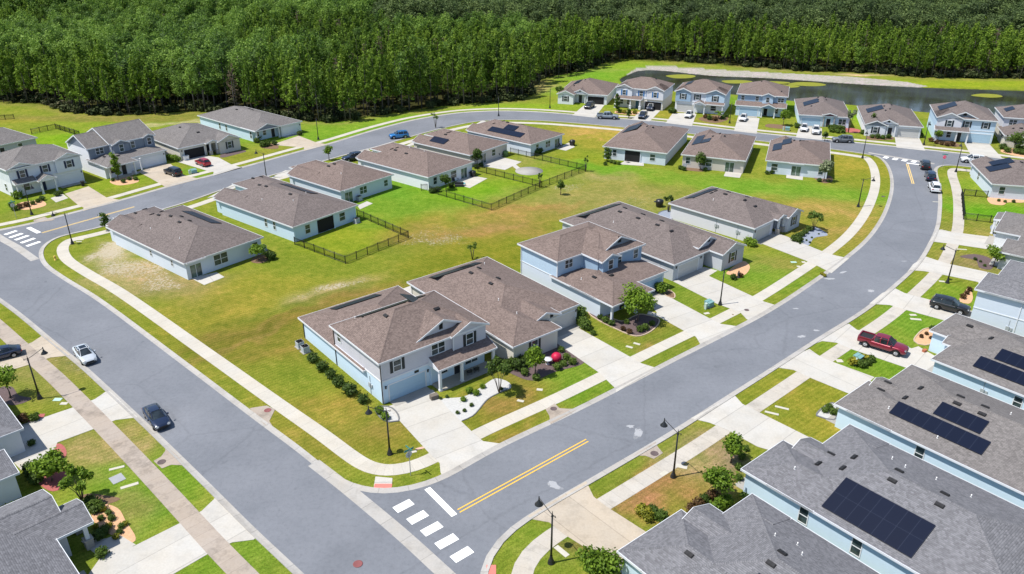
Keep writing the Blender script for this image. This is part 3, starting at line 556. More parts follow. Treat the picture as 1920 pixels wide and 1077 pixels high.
drive([(-67.95,83.90),(-63.92,86.02),(-63.16,86.48),(-62.15,87.85),(-61.76,89.92),(-55.56,84.69),(-55.72,84.48),(-57.71,84.06),(-59.02,82.70),(-60.84,81.12),(-64.10,77.79)], CONC_T)
drive([(-54.51,68.95),(-52.87,70.11),(-49.00,73.38),(-47.68,74.77),(-47.17,76.27),(-46.86,76.54),(-41.26,71.21),(-41.65,71.11),(-43.44,70.71),(-44.71,69.33),(-48.19,66.24),(-47.06,64.64),(-50.05,63.17)])
drive([(-35.40,51.46),(-33.18,51.78),(-30.03,54.86),(-28.82,56.28),(-28.24,57.86),(-28.22,58.23),(-22.72,53.02),(-22.88,52.59),(-24.67,52.26),(-26.14,51.09),(-28.61,48.42),(-30.99,46.72),(-35.63,47.28)], CONC_W)
drive([(-88.69,147.28),(-86.29,151.98),(-79.33,145.02),(-76.36,143.76),(-75.56,144.07),(-80.15,137.43),(-81.02,139.30),(-82.72,140.68)], CONC_T)
drive([(-80.73,162.20),(-78.05,167.76),(-75.80,167.76),(-69.45,159.16),(-65.95,157.31),(-65.17,157.31),(-70.26,151.29),(-69.91,150.95),(-72.26,153.54),(-75.81,157.31)], CONC_T)
drive([(-75.42,169.83),(-70.51,174.55),(-66.85,172.81),(-61.80,166.95),(-58.93,164.94),(-58.94,165.74),(-63.46,159.16),(-64.15,161.81),(-66.28,162.97)], CONC_W)
drive([(-57.74,183.74),(-53.42,192.24),(-47.56,185.83),(-44.32,183.98),(-48.74,178.35),(-49.52,181.60),(-51.11,181.83)], CONC_T)
drive([(20.90,226.66),(27.56,229.49),(22.55,211.54),(16.64,214.35)])
drive([(36.95,221.19),(42.14,220.52),(36.86,207.29),(32.10,209.09)])
drive([(45.00,217.23),(51.28,215.94),(47.05,202.05),(40.83,205.51)]); drive([(62.01,212.78),(67.33,210.92),(61.86,194.35),(56.79,197.04)]); drive([(75.25,202.05),(80.31,199.79),(76.13,188.16),(70.54,190.69)])
drive([(97.03,195.42),(102.25,193.82),(96.97,178.58),(91.45,181.36)]); drive([(109.82,185.68),(114.96,183.74),(111.34,171.95),(105.69,174.99)])
drive([(-59.60,144.70),(-57.29,153.37),(-55.43,151.98),(-58.37,145.98)]); drive([(-50.95,157.31),(-49.08,162.97),(-46.00,162.20),(-47.51,159.16)]); drive([(-38.31,169.83),(-36.29,177.22),(-34.09,180.43),(-32.02,175.43),(-34.94,171.10)]); drive([(-26.00,181.36),(-20.95,194.88),(-19.81,192.77),(-21.91,184.70)]); drive([(-11.09,200.35),(-7.90,208.49),(-5.67,205.51),(-7.62,200.35)])
sheet('driveway', [[(38.13,196.49),(40.68,197.04),(42.38,193.82),(39.67,188.66)]], .034, CONC_W, .03)
def patio(pts, m=CONC_W): return sheet('patio', [pts], .03, m, .03)
patio([(-48.93,107.62),(-45.76,109.77),(-43.93,108.00),(-46.02,105.16)]); patio([(-29.44,140.38),(-28.02,142.82),(-26.69,141.59),(-28.57,138.30)]); patio([(-11.96,153.72),(-10.00,159.91),(-8.37,159.16),(-5.15,157.31),(-8.54,150.95)], CONC)
patio([(-7.18,166.54),(-3.92,174.55),(2.15,169.42),(-1.50,163.36)]); patio([(10.48,180.43),(13.73,185.68),(15.00,181.83),(12.64,178.58)]); patio([(23.78,167.56),(25.43,170.25),(29.38,168.59),(29.04,166.34)])
patio([(46.21,162.58),(49.20,160.82),(47.91,157.68),(44.85,158.93)]); patio([(58.98,161.43),(62.02,159.91),(60.66,156.22),(57.67,157.68)]); patio([(-16.40,103.69),(-14.40,105.53),(-12.47,102.25),(-14.46,101.20)])
patio([(-36.00,52.75),(-38.12,52.43),(-35.27,50.22),(-33.06,51.97),(-35.20,53.28)]); patio([(-90.12,144.70),(-89.07,147.28),(-86.68,144.70),(-87.76,142.21)]); patio([(-85.23,158.79),(-82.10,163.75),(-79.77,161.05),(-82.92,156.22)])
b = MB(); b.lathe([(3.0, 0), (3.0, .035), (0, .035)], n=36); o = b.build('patio', CONC_W); c = (3.69,162.58); o.location = (c[0], c[1], 0); tag(o, kind='structure')
sheet('walk', [[(-0.24,167.15),(0.71,167.76),(1.75,164.94),(0.93,163.75)]], .028, CONC_W, .02)
for pts in ([(20.38,94.74),(18.70,95.69),(19.07,96.66),(20.69,95.69)], [(5.19,89.49),(3.46,88.21),(3.85,87.38),(5.54,88.21)]): sheet('walk', [pts], .036, CONC_W, .03)

# planting beds
MULCH = paint('mulch_purple', (.105, .075, .075), .95, .45, 5, bump=.8); MULCHR = paint('mulch_red', (.33, .10, .09), .95, .45, 5, bump=.8); ROCKT = paint('rock_tan', (.52, .31, .18), .9, .4, 4, bump=.9)
ROCKB = paint('rock_bluegrey', (.22, .25, .31), .9, .3, 5, bump=.8); ROCKW = paint('rock_white', (.42, .42, .41), .9, .3, 5, bump=.6); MULCHB = paint('mulch_brown', (.16, .10, .06), .95, .45, 5, bump=.8)
BEDEDGE = paint('bed_edging', (.42, .33, .24), .8, .2, 3); BEDDARK = paint('bed_edging_dark', (.14, .145, .15), .8, .2, 3)
def bed(pts, m, edge=None, name='planting_bed', sm=True):
    P_ = catmull(pts, .5, True) if sm else np.array(pts)
    sheet(name, [P_], .024, m, .02)
    if edge is not None:
        if area(P_) < 0: P_ = P_[::-1]
        strip('bed_edging', P_, -.09, .07, [(0, 0), (0, .09), (1, .09), (1, 0)], edge, True)
bed([(-15.28,73.06),(-14.52,71.21),(-13.39,70.31),(-12.43,70.51),(-12.96,72.33),(-13.99,73.27)], ROCKW, BEDDARK)
bed([(-8.41,74.66),(-7.30,72.96),(-5.60,70.41),(-5.04,70.91),(-4.36,71.51),(-3.60,73.17),(-2.81,74.88),(-1.61,76.09),(-0.12,77.10),(-0.32,78.25),(-1.91,79.19),(-3.75,77.10),(-5.52,75.31)], ROCKW)
strip('bed_edging', catmull([(-5.48,70.51),(-4.36,71.41),(-3.54,73.06),(-2.74,74.77),(-1.54,75.98),(-0.50,76.76)], .5), -.05, .06, [(0, 0), (0, .08), (1, .08), (1, 0)], BEDDARK)
bed([(-1.18,81.87),(0.32,79.91),(2.41,78.72),(5.17,80.63),(8.91,82.88),(7.75,85.21),(6.06,87.52),(4.11,86.83),(2.34,84.42),(0.33,83.90)], MULCH)
bed([(10.68,96.17),(11.67,94.12),(13.59,91.83),(16.33,89.49),(18.01,90.36),(19.87,93.04),(20.08,94.27),(19.26,95.06),(17.74,95.69),(14.89,93.65),(12.79,95.69),(11.39,97.31)], MULCH, BEDEDGE)
bed([(22.23,101.90),(23.33,100.67),(23.70,102.25),(22.99,103.51)], MULCHB, BEDEDGE)
bed([(33.06,109.18),(35.15,108.39),(37.46,112.00),(37.09,114.09),(33.69,110.37)], ROCKT)
bed([(47.27,121.24),(49.19,120.31),(51.95,124.11),(54.60,125.34),(53.44,129.43),(50.68,126.60),(47.98,123.14)], ROCKB)
bed([(27.22,136.27),(27.13,134.02),(29.32,133.19),(30.09,136.27),(28.96,137.72)], ROCKB, BEDDARK)
bed([(52.24,88.21),(53.46,89.92),(55.28,91.53),(56.57,91.68),(54.87,88.21),(53.16,87.10),(52.40,87.38)], ROCKT, BEDEDGE)
bed([(64.13,99.64),(66.39,102.79),(67.86,104.23),(66.51,100.67),(64.92,98.97)], ROCKT)
bed([(33.67,71.51),(36.43,74.01),(36.36,72.54),(35.26,70.71),(34.45,70.91)], ROCKW, BEDDARK)
bed([(72.52,115.81),(75.53,116.91),(76.84,115.81),(76.92,114.09),(74.57,110.78),(73.40,111.39),(74.25,114.52)], MULCH)
bed([(84.99,129.43),(83.33,125.59),(82.32,123.14),(84.33,123.63),(87.51,129.69),(86.68,130.75)], ROCKB)
bed([(92.83,144.70),(91.87,141.29),(93.57,140.68),(95.46,142.21),(98.54,142.21),(100.02,144.70),(96.03,145.02),(94.69,145.98)], ROCKT)
bed([(-39.00,56.18),(-38.59,57.19),(-36.85,56.68),(-35.26,54.91),(-33.33,52.49),(-33.74,51.72),(-35.59,53.08),(-37.35,54.09)], ROCKT)
bed([(-48.54,65.97),(-47.38,66.51),(-45.65,64.46),(-46.15,63.34)], MULCHR); bed([(-46.64,60.71),(-46.42,61.84),(-43.90,61.68),(-43.19,59.68),(-44.06,58.99),(-45.60,59.76)], MULCHR); bed([(-52.98,70.51),(-52.95,71.51),(-51.82,71.92),(-51.69,70.71),(-52.07,69.72)], MULCHR)
bed([(-60.23,77.10),(-58.87,77.44),(-56.78,75.53),(-54.94,74.88),(-56.03,73.59),(-58.34,74.44)], MULCH); bed([(-41.19,58.38),(-40.58,58.68),(-38.65,58.38),(-37.12,57.93),(-37.87,57.26),(-39.02,57.04)], MULCHB)
bed([(-94.61,140.38),(-91.25,138.01),(-88.83,140.38),(-91.52,143.45),(-94.43,142.21)], ROCKT); bed([(-83.58,155.50),(-80.20,152.67),(-77.51,154.78),(-78.99,157.68),(-82.01,159.16)], ROCKT); bed([(-66.25,172.81),(-63.10,176.32),(-62.17,178.13),(-63.33,179.04),(-67.13,175.43)], MULCH)
bed([(-59.22,180.89),(-55.55,180.43),(-57.23,184.70),(-60.58,184.70)], MULCHB); bed([(35.43,133.19),(38.46,159.16),(39.46,158.04),(40.66,159.91)], MULCHB) if False else None
bed([(36.72,164.15),(41.17,162.20),(42.24,164.94),(38.92,166.95)], MULCHB); bed([(63.51,157.68),(64.45,154.07),(66.38,155.14),(67.42,159.16),(65.18,159.53)], MULCHB); bed([(-42.39,108.00),(-40.78,110.78),(-39.11,113.67),(-40.28,115.38),(-42.41,112.00)], MULCHB) if False else None
bed([(-41.49,113.67),(-39.83,113.25),(-39.04,114.95),(-40.66,116.69),(-41.83,115.38)], MULCHB); bed([(50.52,209.70),(53.87,205.51),(58.46,209.70),(58.65,213.40),(54.40,214.03)], MULCHB); bed([(66.29,201.48),(70.32,199.24),(72.08,202.62),(67.70,204.35)], MULCHB); bed([(83.69,198.13),(87.33,194.88),(89.45,198.13),(87.30,200.35)], MULCHR)
bed([(88.00,188.66),(93.91,188.66),(94.64,191.21),(88.60,191.73)], MULCHB); bed([(102.45,188.66),(105.52,181.83),(107.78,183.74),(104.76,190.69)], MULCHB); bed([(114.22,177.67),(117.30,172.81),(119.93,177.22),(117.69,180.89)], ROCKT); bed([(28.76,217.23),(35.38,214.67),(36.60,217.88),(29.82,219.85)], ROCKT)
bed([(30.45,95.69),(30.59,95.37),(30.74,95.69),(30.56,95.85)], MULCHB)
# flat access plates set in the lawns
def plate(c, w_, d, rot, m, z=.03, label=None):
    b = MB(); b.box(-w_ / 2, w_ / 2, -d / 2, d / 2, 0, .03); o = b.build('meter_plate', m); o.location = (c[0], c[1], 0); o.rotation_euler = (0, 0, R(rot)); tag(o, label, 'plate', 'flat meter covers set in the lawns')
PW = paint('plate_white', (.44, .42, .36), .8, .15); PG = paint('plate_grey', (.28, .29, .31), .8, .15); PT = paint('plate_green', (.35, .5, .45), .8, .15)
for lab, c, w_, d, rot, m in (('square grey cover in the lawn between two white slabs on the left', (-38.77,60.87), 1.3, 1.2, -45, PG), ('long white slab in the lawn above the square grey cover', (-39.57,62.50), 1.4, .35, 25, PW), ('grey-white slab in the lawn below the square grey cover', (-37.11,59.84), 1.6, .4, 30, PW),
    ('white cover next to the shadow of the foreground lamp by the brown lawn', (17.03,62.75), 1.1, .55, -20, PW), ('pale cover left of the foot of the lamp by the brown lawn', (15.07,61.68), .9, .5, 40, PW), ('long white cover near the foot of the lamp at the bottom edge', (4.32,51.21), 1.5, .5, -50, PW),
    ('pale cover right of the lamp by the street-name sign', (-10.28,65.08), .9, .35, 20, PW), ('pinkish slab in the grass between the street-name sign and the drive', (-9.31,65.79), 1.4, .35, 25, paint('plate_pink', (.5, .33, .25), .8, .15)), ('white cover in the middle of the tree lawn before the beige house', (3.23,76.76), .7, .45, -10, PW),
    ('pinkish cover in the brown lawn above the front walk', (0.97,74.44), .8, .4, -20, PW), ('left one of two white covers below the kidney-shaped mulch bed', (15.04,86.69), .9, .4, -30, PW), ('right one of two white covers below the kidney-shaped mulch bed', (16.11,87.52), .9, .4, -30, PW),
    ('white cover in the grass by the green utility box', (27.05,96.01), .8, .5, 20, PW), ('pale green cover in the lawn beside the long front walk', (44.89,113.67), .9, .5, 0, PT), ('yellowish cover near the corner of the drive of the stone column house', (46.50,113.67), .6, .6, 0, PW),
    ('pale yellow cover between the two covers by the corner', (45.10,112.00), .5, .5, 0, PW), ('small square cover above the long one in the lawn by the red pickup', (55.50,95.53), .9, .5, 0, PW), ('long yellowish cover in the lawn by the red pickup', (55.28,94.27), 1.4, .5, -10, PW),
    ('yellow cover left of the utility box by the red pickup', (40.66,83.26), .8, .7, 0, PW), ('upper white slab in the lawn of the double solar panel house', (30.32,73.06), 1.5, .35, -25, PW), ('lower white slab in the lawn of the double solar panel house', (28.87,72.02), 1.5, .35, -25, PW),
    ('pale blue cover in the grass at the left lamp', (-51.92,74.71), .9, .6, 0, PT), ('beige cover in the grass right of the pale blue one', (-50.77,73.91), .8, .5, 0, PW), ('yellow cover in the green patch left of the curved right walk', (64.10,107.23), .7, .5, 0, PW), ('white cover in the grass by the lamp above the black vehicle', (64.93,106.47), .8, .5, -10, PW),
    ('small pale cover in the corner lawn by the left lamp', (-73.42,123.14), .9, .35, 10, PW), ('thin pale cover in the corner lawn above the other one', (-73.36,122.30), .9, .3, 10, PW), ('white cover right of the lamp on the curved lawn', (81.75,142.51), 1.2, .3, -10, PW), ('orange-white slab in the lawn left of the mulch beside the walk', (74.40,118.93), 1.6, .35, -10, PW)):
    plate(c, w_, d, rot, m, label=lab)

# pond
n = NT('pond_water'); p = n.pos(); f = n.noise(p, 0.05, 4, .6)
n.base(n.mix(n.ramp(f, [(.35, 0.), (.65, 1.)]), (.026, .025, .014), (.055, .064, .072)), .12, .5)  # second tone puts a blue-grey sky reflection into the water colour
n.bump(n.noise(p, 1.6, 4, .6), .12, .03)
sheet('water', [POND], -.12, n.m)
LILY = paint('lily_mat', (.19, .20, .018), .8, .35, 1.2)
LAB = {0: 'left', 1: 'second'}
for i, (c, rx, ry, lab) in enumerate((((57.99,272.15), 5.0, 3.6, 'yellow-green weed mat at the left end of the pond, behind the house with blue shutters'), ((74.55,262.69), 5.0, 3.2, 'yellow-green weed mat in the pond between the second and third two-storey houses'),
    ((85.48,261.32), 6.0, 2.6, 'weed mat lying just behind the hipped roof of the third two-storey house'), ((87.37,255.55), 5.4, 2.8, 'weed mat touching the right roof edge of the third two-storey house'), ((96.71,258.63), 6.0, 3.2, 'long yellow-green weed mat near the white shore, above the low blue house'),
    ((145.85,240.71), 4.6, 2.6, 'single bright yellow-green weed mat at the right end of the pond'))):
    P_ = [(c[0] + rx * (1 + .08 * math.sin(3 * a + i)) * math.cos(a), c[1] + ry * (1 + .1 * math.sin(2 * a + i)) * math.sin(a)) for a in [k * math.pi / 18 for k in range(36)]]
    o = sheet('weed_mat', [P_], -.10, LILY, .0); del o['kind']; tag(o, lab, 'weed mat', 'weed mats on the pond')

# ================================================================ HOUSES
RIDGE = m_roof('ridge_cap', (0.10, 0.09, 0.086), (0.25, 0.22, 0.212))
class House:
    """local frame: x along the street front (seen from the street, left to right), y away from the street"""
    def __init__(s, label, corner, at, head, W, D, over=.35, cat='house', roofm=BROWN, wall=None, group=None):
        s.W, s.D, s.ov = W, D, over
        h = R(head); u = np.array([math.cos(h), math.sin(h)]); v = np.array([-u[1], u[0]])
        lx = {'FL': -over, 'BL': -over, 'FR': W + over, 'BR': W + over}[corner]; ly = {'FL': -over, 'FR': -over, 'BL': D + over, 'BR': D + over}[corner]
        o = np.array(at) - u * lx - v * ly
        s.root = empty('house', (o[0], o[1]), h); tag(s.root, label, cat, group or 'houses of the estate')
        s.roofs = []; s.rm = roofm; s.wm = wall; s.walls = {}; s.fas = MB(); s.rb = MB(); s.u = u; s.v = v; s.o = o
    def wall(s, x0, x1, y0, y1, z0, z1, m=None):
        m = m or s.wm; s.walls.setdefault(m.name, (m, MB()))[1].box(x0, x1, y0, y1, z0, z1)
    def wpoly(s, pts, m): s.walls.setdefault(m.name, (m, MB()))[1].poly(pts)
    def _tri(s, pts, d):
        """roof face with uv: u along the eave direction d, v up the slope"""
        p = [Vector(q) for q in pts]; n = (p[1] - p[0]).cross(p[2] - p[0]).normalized()
        if n.z < 0: p = p[::-1]; n = -n
        e = Vector((0, 0, 1)).cross(n); e = e.normalized() if e.length > 1e-4 else Vector((1, 0, 0)); w_ = n.cross(e)
        s.rb.poly(p, 0, [(q.dot(e), q.dot(w_)) for q in p])
    def cap(s, a, b):
        """a run of ridge-cap shingles"""
        a = Vector(a); b = Vector(b); t = (b - a)
        if t.length < .5: return
        t.normalize(); e = Vector((0, 0, 1)).cross(t).normalized(); L = (b - a).length; w_ = .13; up = Vector((0, 0, .035)); dn = Vector((0, 0, -.02))
        for sg in (-1, 1):
            q = [a + up, b + up, b + e * (w_ * sg) + dn, a + e * (w_ * sg) + dn]
            s.rb.poly(q, 2, [(0, 0), (0, L), (.2, L), (.2, 0)])
    def hip(s, x0, x1, y0, y1, z, p=.34, ov=None, fas=True, ends='FBLR', wing=False):
        """hipped roof over a rectangle; ends lists the sides that slope (others end in a gable)"""
        ov = s.ov if ov is None else ov
        X0, X1, Y0, Y1 = x0 - ov, x1 + ov, y0 - ov, y1 + ov
        if wing: ends = 'FLR'; Y1 = y1
        if wing or X1 - X0 <= Y1 - Y0:
            h = (X1 - X0) / 2; xm = (X0 + X1) / 2; zt = z + p * h
            a = (xm, Y0 + (h if 'F' in ends else 0), zt); b = (xm, Y1 - (h if 'B' in ends else 0), zt)
            s._tri([(X0, Y0, z), a, b, (X0, Y1, z)], 0); s._tri([(X1, Y0, z), (X1, Y1, z), b, a], 0)
            if 'F' in ends: s._tri([(X0, Y0, z), (X1, Y0, z), a], 0)
            if 'B' in ends: s._tri([(X0, Y1, z), b, (X1, Y1, z)], 0)
        else:
            h = (Y1 - Y0) / 2; ym = (Y0 + Y1) / 2; zt = z + p * h
            a = (X0 + (h if 'L' in ends else 0), ym, zt); b = (X1 - (h if 'R' in ends else 0), ym, zt)
            s._tri([(X0, Y0, z), (X1, Y0, z), b, a], 0); s._tri([(X0, Y1, z), a, b, (X1, Y1, z)], 0)
            if 'L' in ends: s._tri([(X0, Y0, z), a, (X0, Y1, z)], 0)
            if 'R' in ends: s._tri([(X1, Y0, z), (X1, Y1, z), b], 0)
        s.cap(a, b)
        for e_, c1, c2, q in (('F', (X0, Y0, z), (X1, Y0, z), a), ('B', (X0, Y1, z), (X1, Y1, z), b)) if (wing or X1 - X0 <= Y1 - Y0) else (('L', (X0, Y0, z), (X0, Y1, z), a), ('R', (X1, Y0, z), (X1, Y1, z), b)):
            if e_ in ends: s.cap(c1, q); s.cap(c2, q)
        s.rb.poly([(X0, Y0, z - .02), (X0, Y1, z - .02), (X1, Y1, z - .02), (X1, Y0, z - .02)], 1)
        if fas:
            t = .05
            s.fas.box(X0 - t, X1 + t, Y0 - t, Y0, z - .2, z + .03); s.fas.box(X0 - t, X1 + t, Y1, Y1 + t, z - .2, z + .03)
            s.fas.box(X0 - t, X0, Y0, Y1, z - .2, z + .028); s.fas.box(X1, X1 + t, Y0, Y1, z - .2, z + .028)
        s.roofs.append((X0, X1, Y0, Y1, z, p, ends)); return zt
    def gable(s, x0, x1, y0, y1, z, p=.42, ov=.3, m=None, rake=.3, front=True, back=False, side=None):
        """gabled roof, ridge along y (or along x when side='x'); front = gable wall at y0 (or x0)"""
        m = m or s.wm
        T = (lambda a, b, c: (a, b, c)) if side != 'x' else (lambda a, b, c: (b, a, c))
        if side == 'x': x0, x1, y0, y1 = y0, y1, x0, x1
        X0, X1 = x0 - ov, x1 + ov; xm = (x0 + x1) / 2; zt = z + p * (X1 - X0) / 2
        Y0 = y0 - (rake if front else 0); Y1 = y1 + (rake if back else 0)
        t = .13; s.cap(T(xm, Y0, zt), T(xm, Y1, zt))
        for xa in (X0, X1):
            s._tri([T(xa, Y0, z), T(xm, Y0, zt), T(xm, Y1, zt), T(xa, Y1, z)], 0)
            s.rb.poly([T(xa, Y0, z - t), T(xm, Y0, zt - t), T(xm, Y1, zt - t), T(xa, Y1, z - t)], 1)
            for Yq, on in ((Y0, front), (Y1, back)):
                if on:
                    d = -.05 if Yq == Y0 else .05
                    s.fas.poly([T(xa, Yq + d, z + .03), T(xm, Yq + d, zt + .04), T(xm, Yq + d, zt - .2), T(xa, Yq + d, z - .2)])
                    s.fas.poly([T(xa, Yq + d, z + .03), T(xm, Yq + d, zt + .04), T(xm, Yq, zt + .04), T(xa, Yq, z + .03)])
            q = -.05 if xa == X0 else .05
            s.fas.poly([T(xa + q, Y0, z + .02), T(xa + q, Y1, z + .02), T(xa + q, Y1, z - .2), T(xa + q, Y0, z - .2)])
            s.fas.poly([T(xa + q, Y0, z + .02), T(xa + q, Y1, z + .02), T(xa, Y1, z + .02), T(xa, Y0, z + .02)])
        for yq, on in ((y0, front), (y1, back)):
            if on: s.wpoly([T(x0, yq, z - .25), T(x1, yq, z - .25), T(x1, yq, z + p * ov - t), T(xm, yq, zt - t), T(x0, yq, z + p * ov - t)], m)
        if side != 'x': s.roofs.append((X0, X1, Y0, Y1, z, p, 'LR'))
        else: s.roofs.append((Y0, Y1, X0, X1, z, p, 'FB'))
        return zt
    def shed(s, x0, x1, y0, y1, zlow, zhigh):
        """lean-to roof: low edge at y0, high edge at y1"""
        s._tri([(x0, y0, zlow), (x1, y0, zlow), (x1, y1, zhigh), (x0, y1, zhigh)], 0)
        s.rb.poly([(x0, y0, zlow - .12), (x1, y0, zlow - .12), (x1, y1, zlow - .12), (x0, y1, zlow - .12)], 1)
        s.fas.box(x0 - .05, x1 + .05, y0 - .05, y0, zlow - .2, zlow + .03)
        for x, d in ((x0, -.05), (x1, .05)):
            s.fas.poly([(x + d, y0, zlow + .03), (x + d, y1, zhigh + .03), (x + d, y1, zlow - .2), (x + d, y0, zlow - .2)])
            s.fas.poly([(x + d, y0, zlow + .03), (x + d, y1, zhigh + .03), (x, y1, zhigh + .03), (x, y0, zlow + .03)])
    def rz(s, x, y):
        best = None
        for X0, X1, Y0, Y1, z, p, e in s.roofs:
            if X0 <= x <= X1 and Y0 <= y <= Y1:
                c = []
                if 'L' in e: c.append((x - X0, Vector((-p, 0, 1))))
                if 'R' in e: c.append((X1 - x, Vector((p, 0, 1))))
                if 'F' in e: c.append((y - Y0, Vector((0, -p, 1))))
                if 'B' in e: c.append((Y1 - y, Vector((0, p, 1))))
                if not c: continue
                d, nn = min(c, key=lambda t: t[0]); zz = z + p * d
                if best is None or zz > best[0]: best = (zz, nn.normalized())
        return best or (3, Vector((0, 0, 1)))
    def frame_at(s, side, u, y):
        """maps (along, out, up) of a wall to local coordinates; y is the wall's plane"""
        if side == 'F': return lambda a, o, z: (u + a, y - o, z)
        if side == 'B': return lambda a, o, z: (u - a, y + o, z)
        if side == 'L': return lambda a, o, z: (y - o, u - a, z)
        return lambda a, o, z: (y + o, u + a, z)
    def _b(s, mb, f, a0, a1, o0, o1, z0, z1, mi=0):
        p = [f(a0, o0, z0), f(a1, o0, z0), f(a1, o1, z0), f(a0, o1, z0), f(a0, o0, z1), f(a1, o0, z1), f(a1, o1, z1), f(a0, o1, z1)]
        for q in ((0, 3, 2, 1), (4, 5, 6, 7), (0, 1, 5, 4), (1, 2, 6, 5), (2, 3, 7, 6), (3, 0, 4, 7)): mb.poly([p[i] for i in q], mi)
    def window(s, side, u, plane, z0=.9, w=.95, h=1.5, n=1, shut=None, gl=None, frame=None, sash=True):
        f = s.frame_at(side, u, plane); W_ = w * n; b = MB(); t = .085
        s._b(b, f, -W_ / 2 - t, W_ / 2 + t, 0, .05, z0 - t, z0); s._b(b, f, -W_ / 2 - t, W_ / 2 + t, 0, .05, z0 + h, z0 + h + t)
        s._b(b, f, -W_ / 2 - t, -W_ / 2, 0, .05, z0, z0 + h); s._b(b, f, W_ / 2, W_ / 2 + t, 0, .05, z0, z0 + h)
        for k in range(1, n): s._b(b, f, -W_ / 2 + w * k - .05, -W_ / 2 + w * k + .05, 0, .048, z0, z0 + h)
        if sash: s._b(b, f, -W_ / 2, W_ / 2, 0, .042, z0 + h / 2 - .035, z0 + h / 2 + .035)
        o = b.build('window', frame or TRIM, s.root)
        g_ = MB()
        for k in range(n):
            a = -W_ / 2 + w * k; g_.poly([f(a, .012, z0), f(a + w, .012, z0), f(a + w, .012, z0 + h), f(a, .012, z0 + h)])
        g_.build('pane', gl or GLASS, o)
        if shut:
            for sg in (-1, 1):
                q = MB(); a = sg * (W_ / 2 + .1 + .19); s._b(q, f, a - .19, a + .19, 0, .04, z0 - .08, z0 + h + .08)
                for k in range(1, 7): s._b(q, f, a - .14, a + .14, .04, .05, z0 + h * k / 7 - .03, z0 + h * k / 7 + .03)
                q.build('shutter', shut, s.root)
    def garage(s, side, u, plane, w=4.8, h=2.15, m=None, frame=None, open_=False):
        f = s.frame_at(side, u, plane); b = MB(); t = .14
        s._b(b, f, -w / 2 - t, -w / 2, 0, .05, 0.03, h + t); s._b(b, f, w / 2, w / 2 + t, 0, .05, 0.03, h + t); s._b(b, f, -w / 2, w / 2, 0, .05, h, h + t)
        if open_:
            d = MB(); d.poly([f(-w / 2, .015, .03), f(w / 2, .015, .03), f(w / 2, .015, h), f(-w / 2, .015, h)]); o = d.build('garage_shade_panel', DARKIN, s.root)  # flat near-black sheet, the open garage's inner shade painted on
            b.build('frame', frame or TRIM, o); return
        d = MB()
        for k in range(4):
            z0 = .05 + (h - .05) * k / 4; z1 = .05 + (h - .05) * (k + 1) / 4 - .025
            s._b(d, f, -w / 2, w / 2, 0, .02, z0, z1 + .02)
            for j in range(8):
                a = -w / 2 + w * (j + .5) / 8; s._b(d, f, a - w / 16 + .06, a + w / 16 - .06, .02, .032, z0 + .08, z1 - .06)
        o = d.build('garage_door', m or DOORG, s.root); b.build('frame', frame or TRIM, o)
        if side == 'F': a = MB(); s._b(a, f, -w / 2 - .1, w / 2 + .1, -.02, 1.3, 0, .04); a.build('garage_apron', CONC_W, s.root)
    def door(s, side, u, plane, w=.95, h=2.1, m=None, z0=.05):
        f = s.frame_at(side, u, plane); b = MB(); s._b(b, f, -w / 2, w / 2, 0, .03, z0, z0 + h)
        for zz in (.25, 1.05, 1.5): s._b(b, f, -w / 2 + .15, w / 2 - .15, .03, .04, z0 + zz, z0 + zz + .4)
        o = b.build('front_door', m or WOODD, s.root); c = MB()
        s._b(c, f, -w / 2 - .09, -w / 2, 0, .045, z0, z0 + h + .09); s._b(c, f, w / 2, w / 2 + .09, 0, .045, z0, z0 + h + .09); s._b(c, f, -w / 2, w / 2, 0, .045, z0 + h, z0 + h + .09)
        c.build('frame', TRIM, o)
    def slider(s, side, u, plane, w=1.8, h=2.1, dark=False):
        f = s.frame_at(side, u, plane); b = MB()
        for a in (-w / 2 - .07, -.04, w / 2): s._b(b, f, a, a + .07, 0, .05, .04, h)
        s._b(b, f, -w / 2, w / 2, 0, .05, h, h + .08)
        o = b.build('patio_door', TRIM, s.root); g_ = MB(); g_.poly([f(-w / 2, .012, .05), f(w / 2, .012, .05), f(w / 2, .012, h), f(-w / 2, .012, h)]); g_.build('pane', DARKIN if dark else GLASSG, o)
    def post(s, x, y, z1=2.7, w=.28, m=None, base=None):
        b = MB(); b.box(x - w / 2, x + w / 2, y - w / 2, y + w / 2, .0, z1 - .15); b.box(x - w / 2 - .05, x + w / 2 + .05, y - w / 2 - .05, y + w / 2 + .05, z1 - .15, z1)
        b.box(x - w / 2 - .05, x + w / 2 + .05, y - w / 2 - .05, y + w / 2 + .05, 0, .22)
        o = b.build('porch_post', m or TRIM, s.root)
        if base:
            c = MB(); k = w / 2 + .16
            for (a, z0, z2) in ((k, 0, .95), (k + .05, .95, 1.03)): c.box(x - a, x + a, y - a, y + a, z0, z2)
            c.build('post_base', base, o)
    def on_roof(s, x, y, lift=.0):
        z, nn = s.rz(x, y); return Vector((x, y, z)) + nn * lift, nn
    def vent(s, x, y, w=.75, d=.4):
        p, nn = s.on_roof(x, y, 0); e = Vector((0, 0, 1)).cross(nn).normalized(); t = nn.cross(e)
        b = MB()
        def bx(w_, d_, z0, z1, sh=0):
            c = [p + e * (sx * w_ / 2) + t * (sy * d_ / 2 + sh) + nn * z for z in (z0, z1) for sx, sy in ((-1, -1), (1, -1), (1, 1), (-1, 1))]
            for q in ((0, 3, 2, 1), (4, 5, 6, 7), (0, 1, 5, 4), (1, 2, 6, 5), (2, 3, 7, 6), (3, 0, 4, 7)): b.poly([c[i] for i in q])
        bx(w, d, .0, .10); bx(w * .92, d * .8, .10, .16); 
        for k in (-1, 1): bx(w * .05, d * .7, .16, .18, 0)
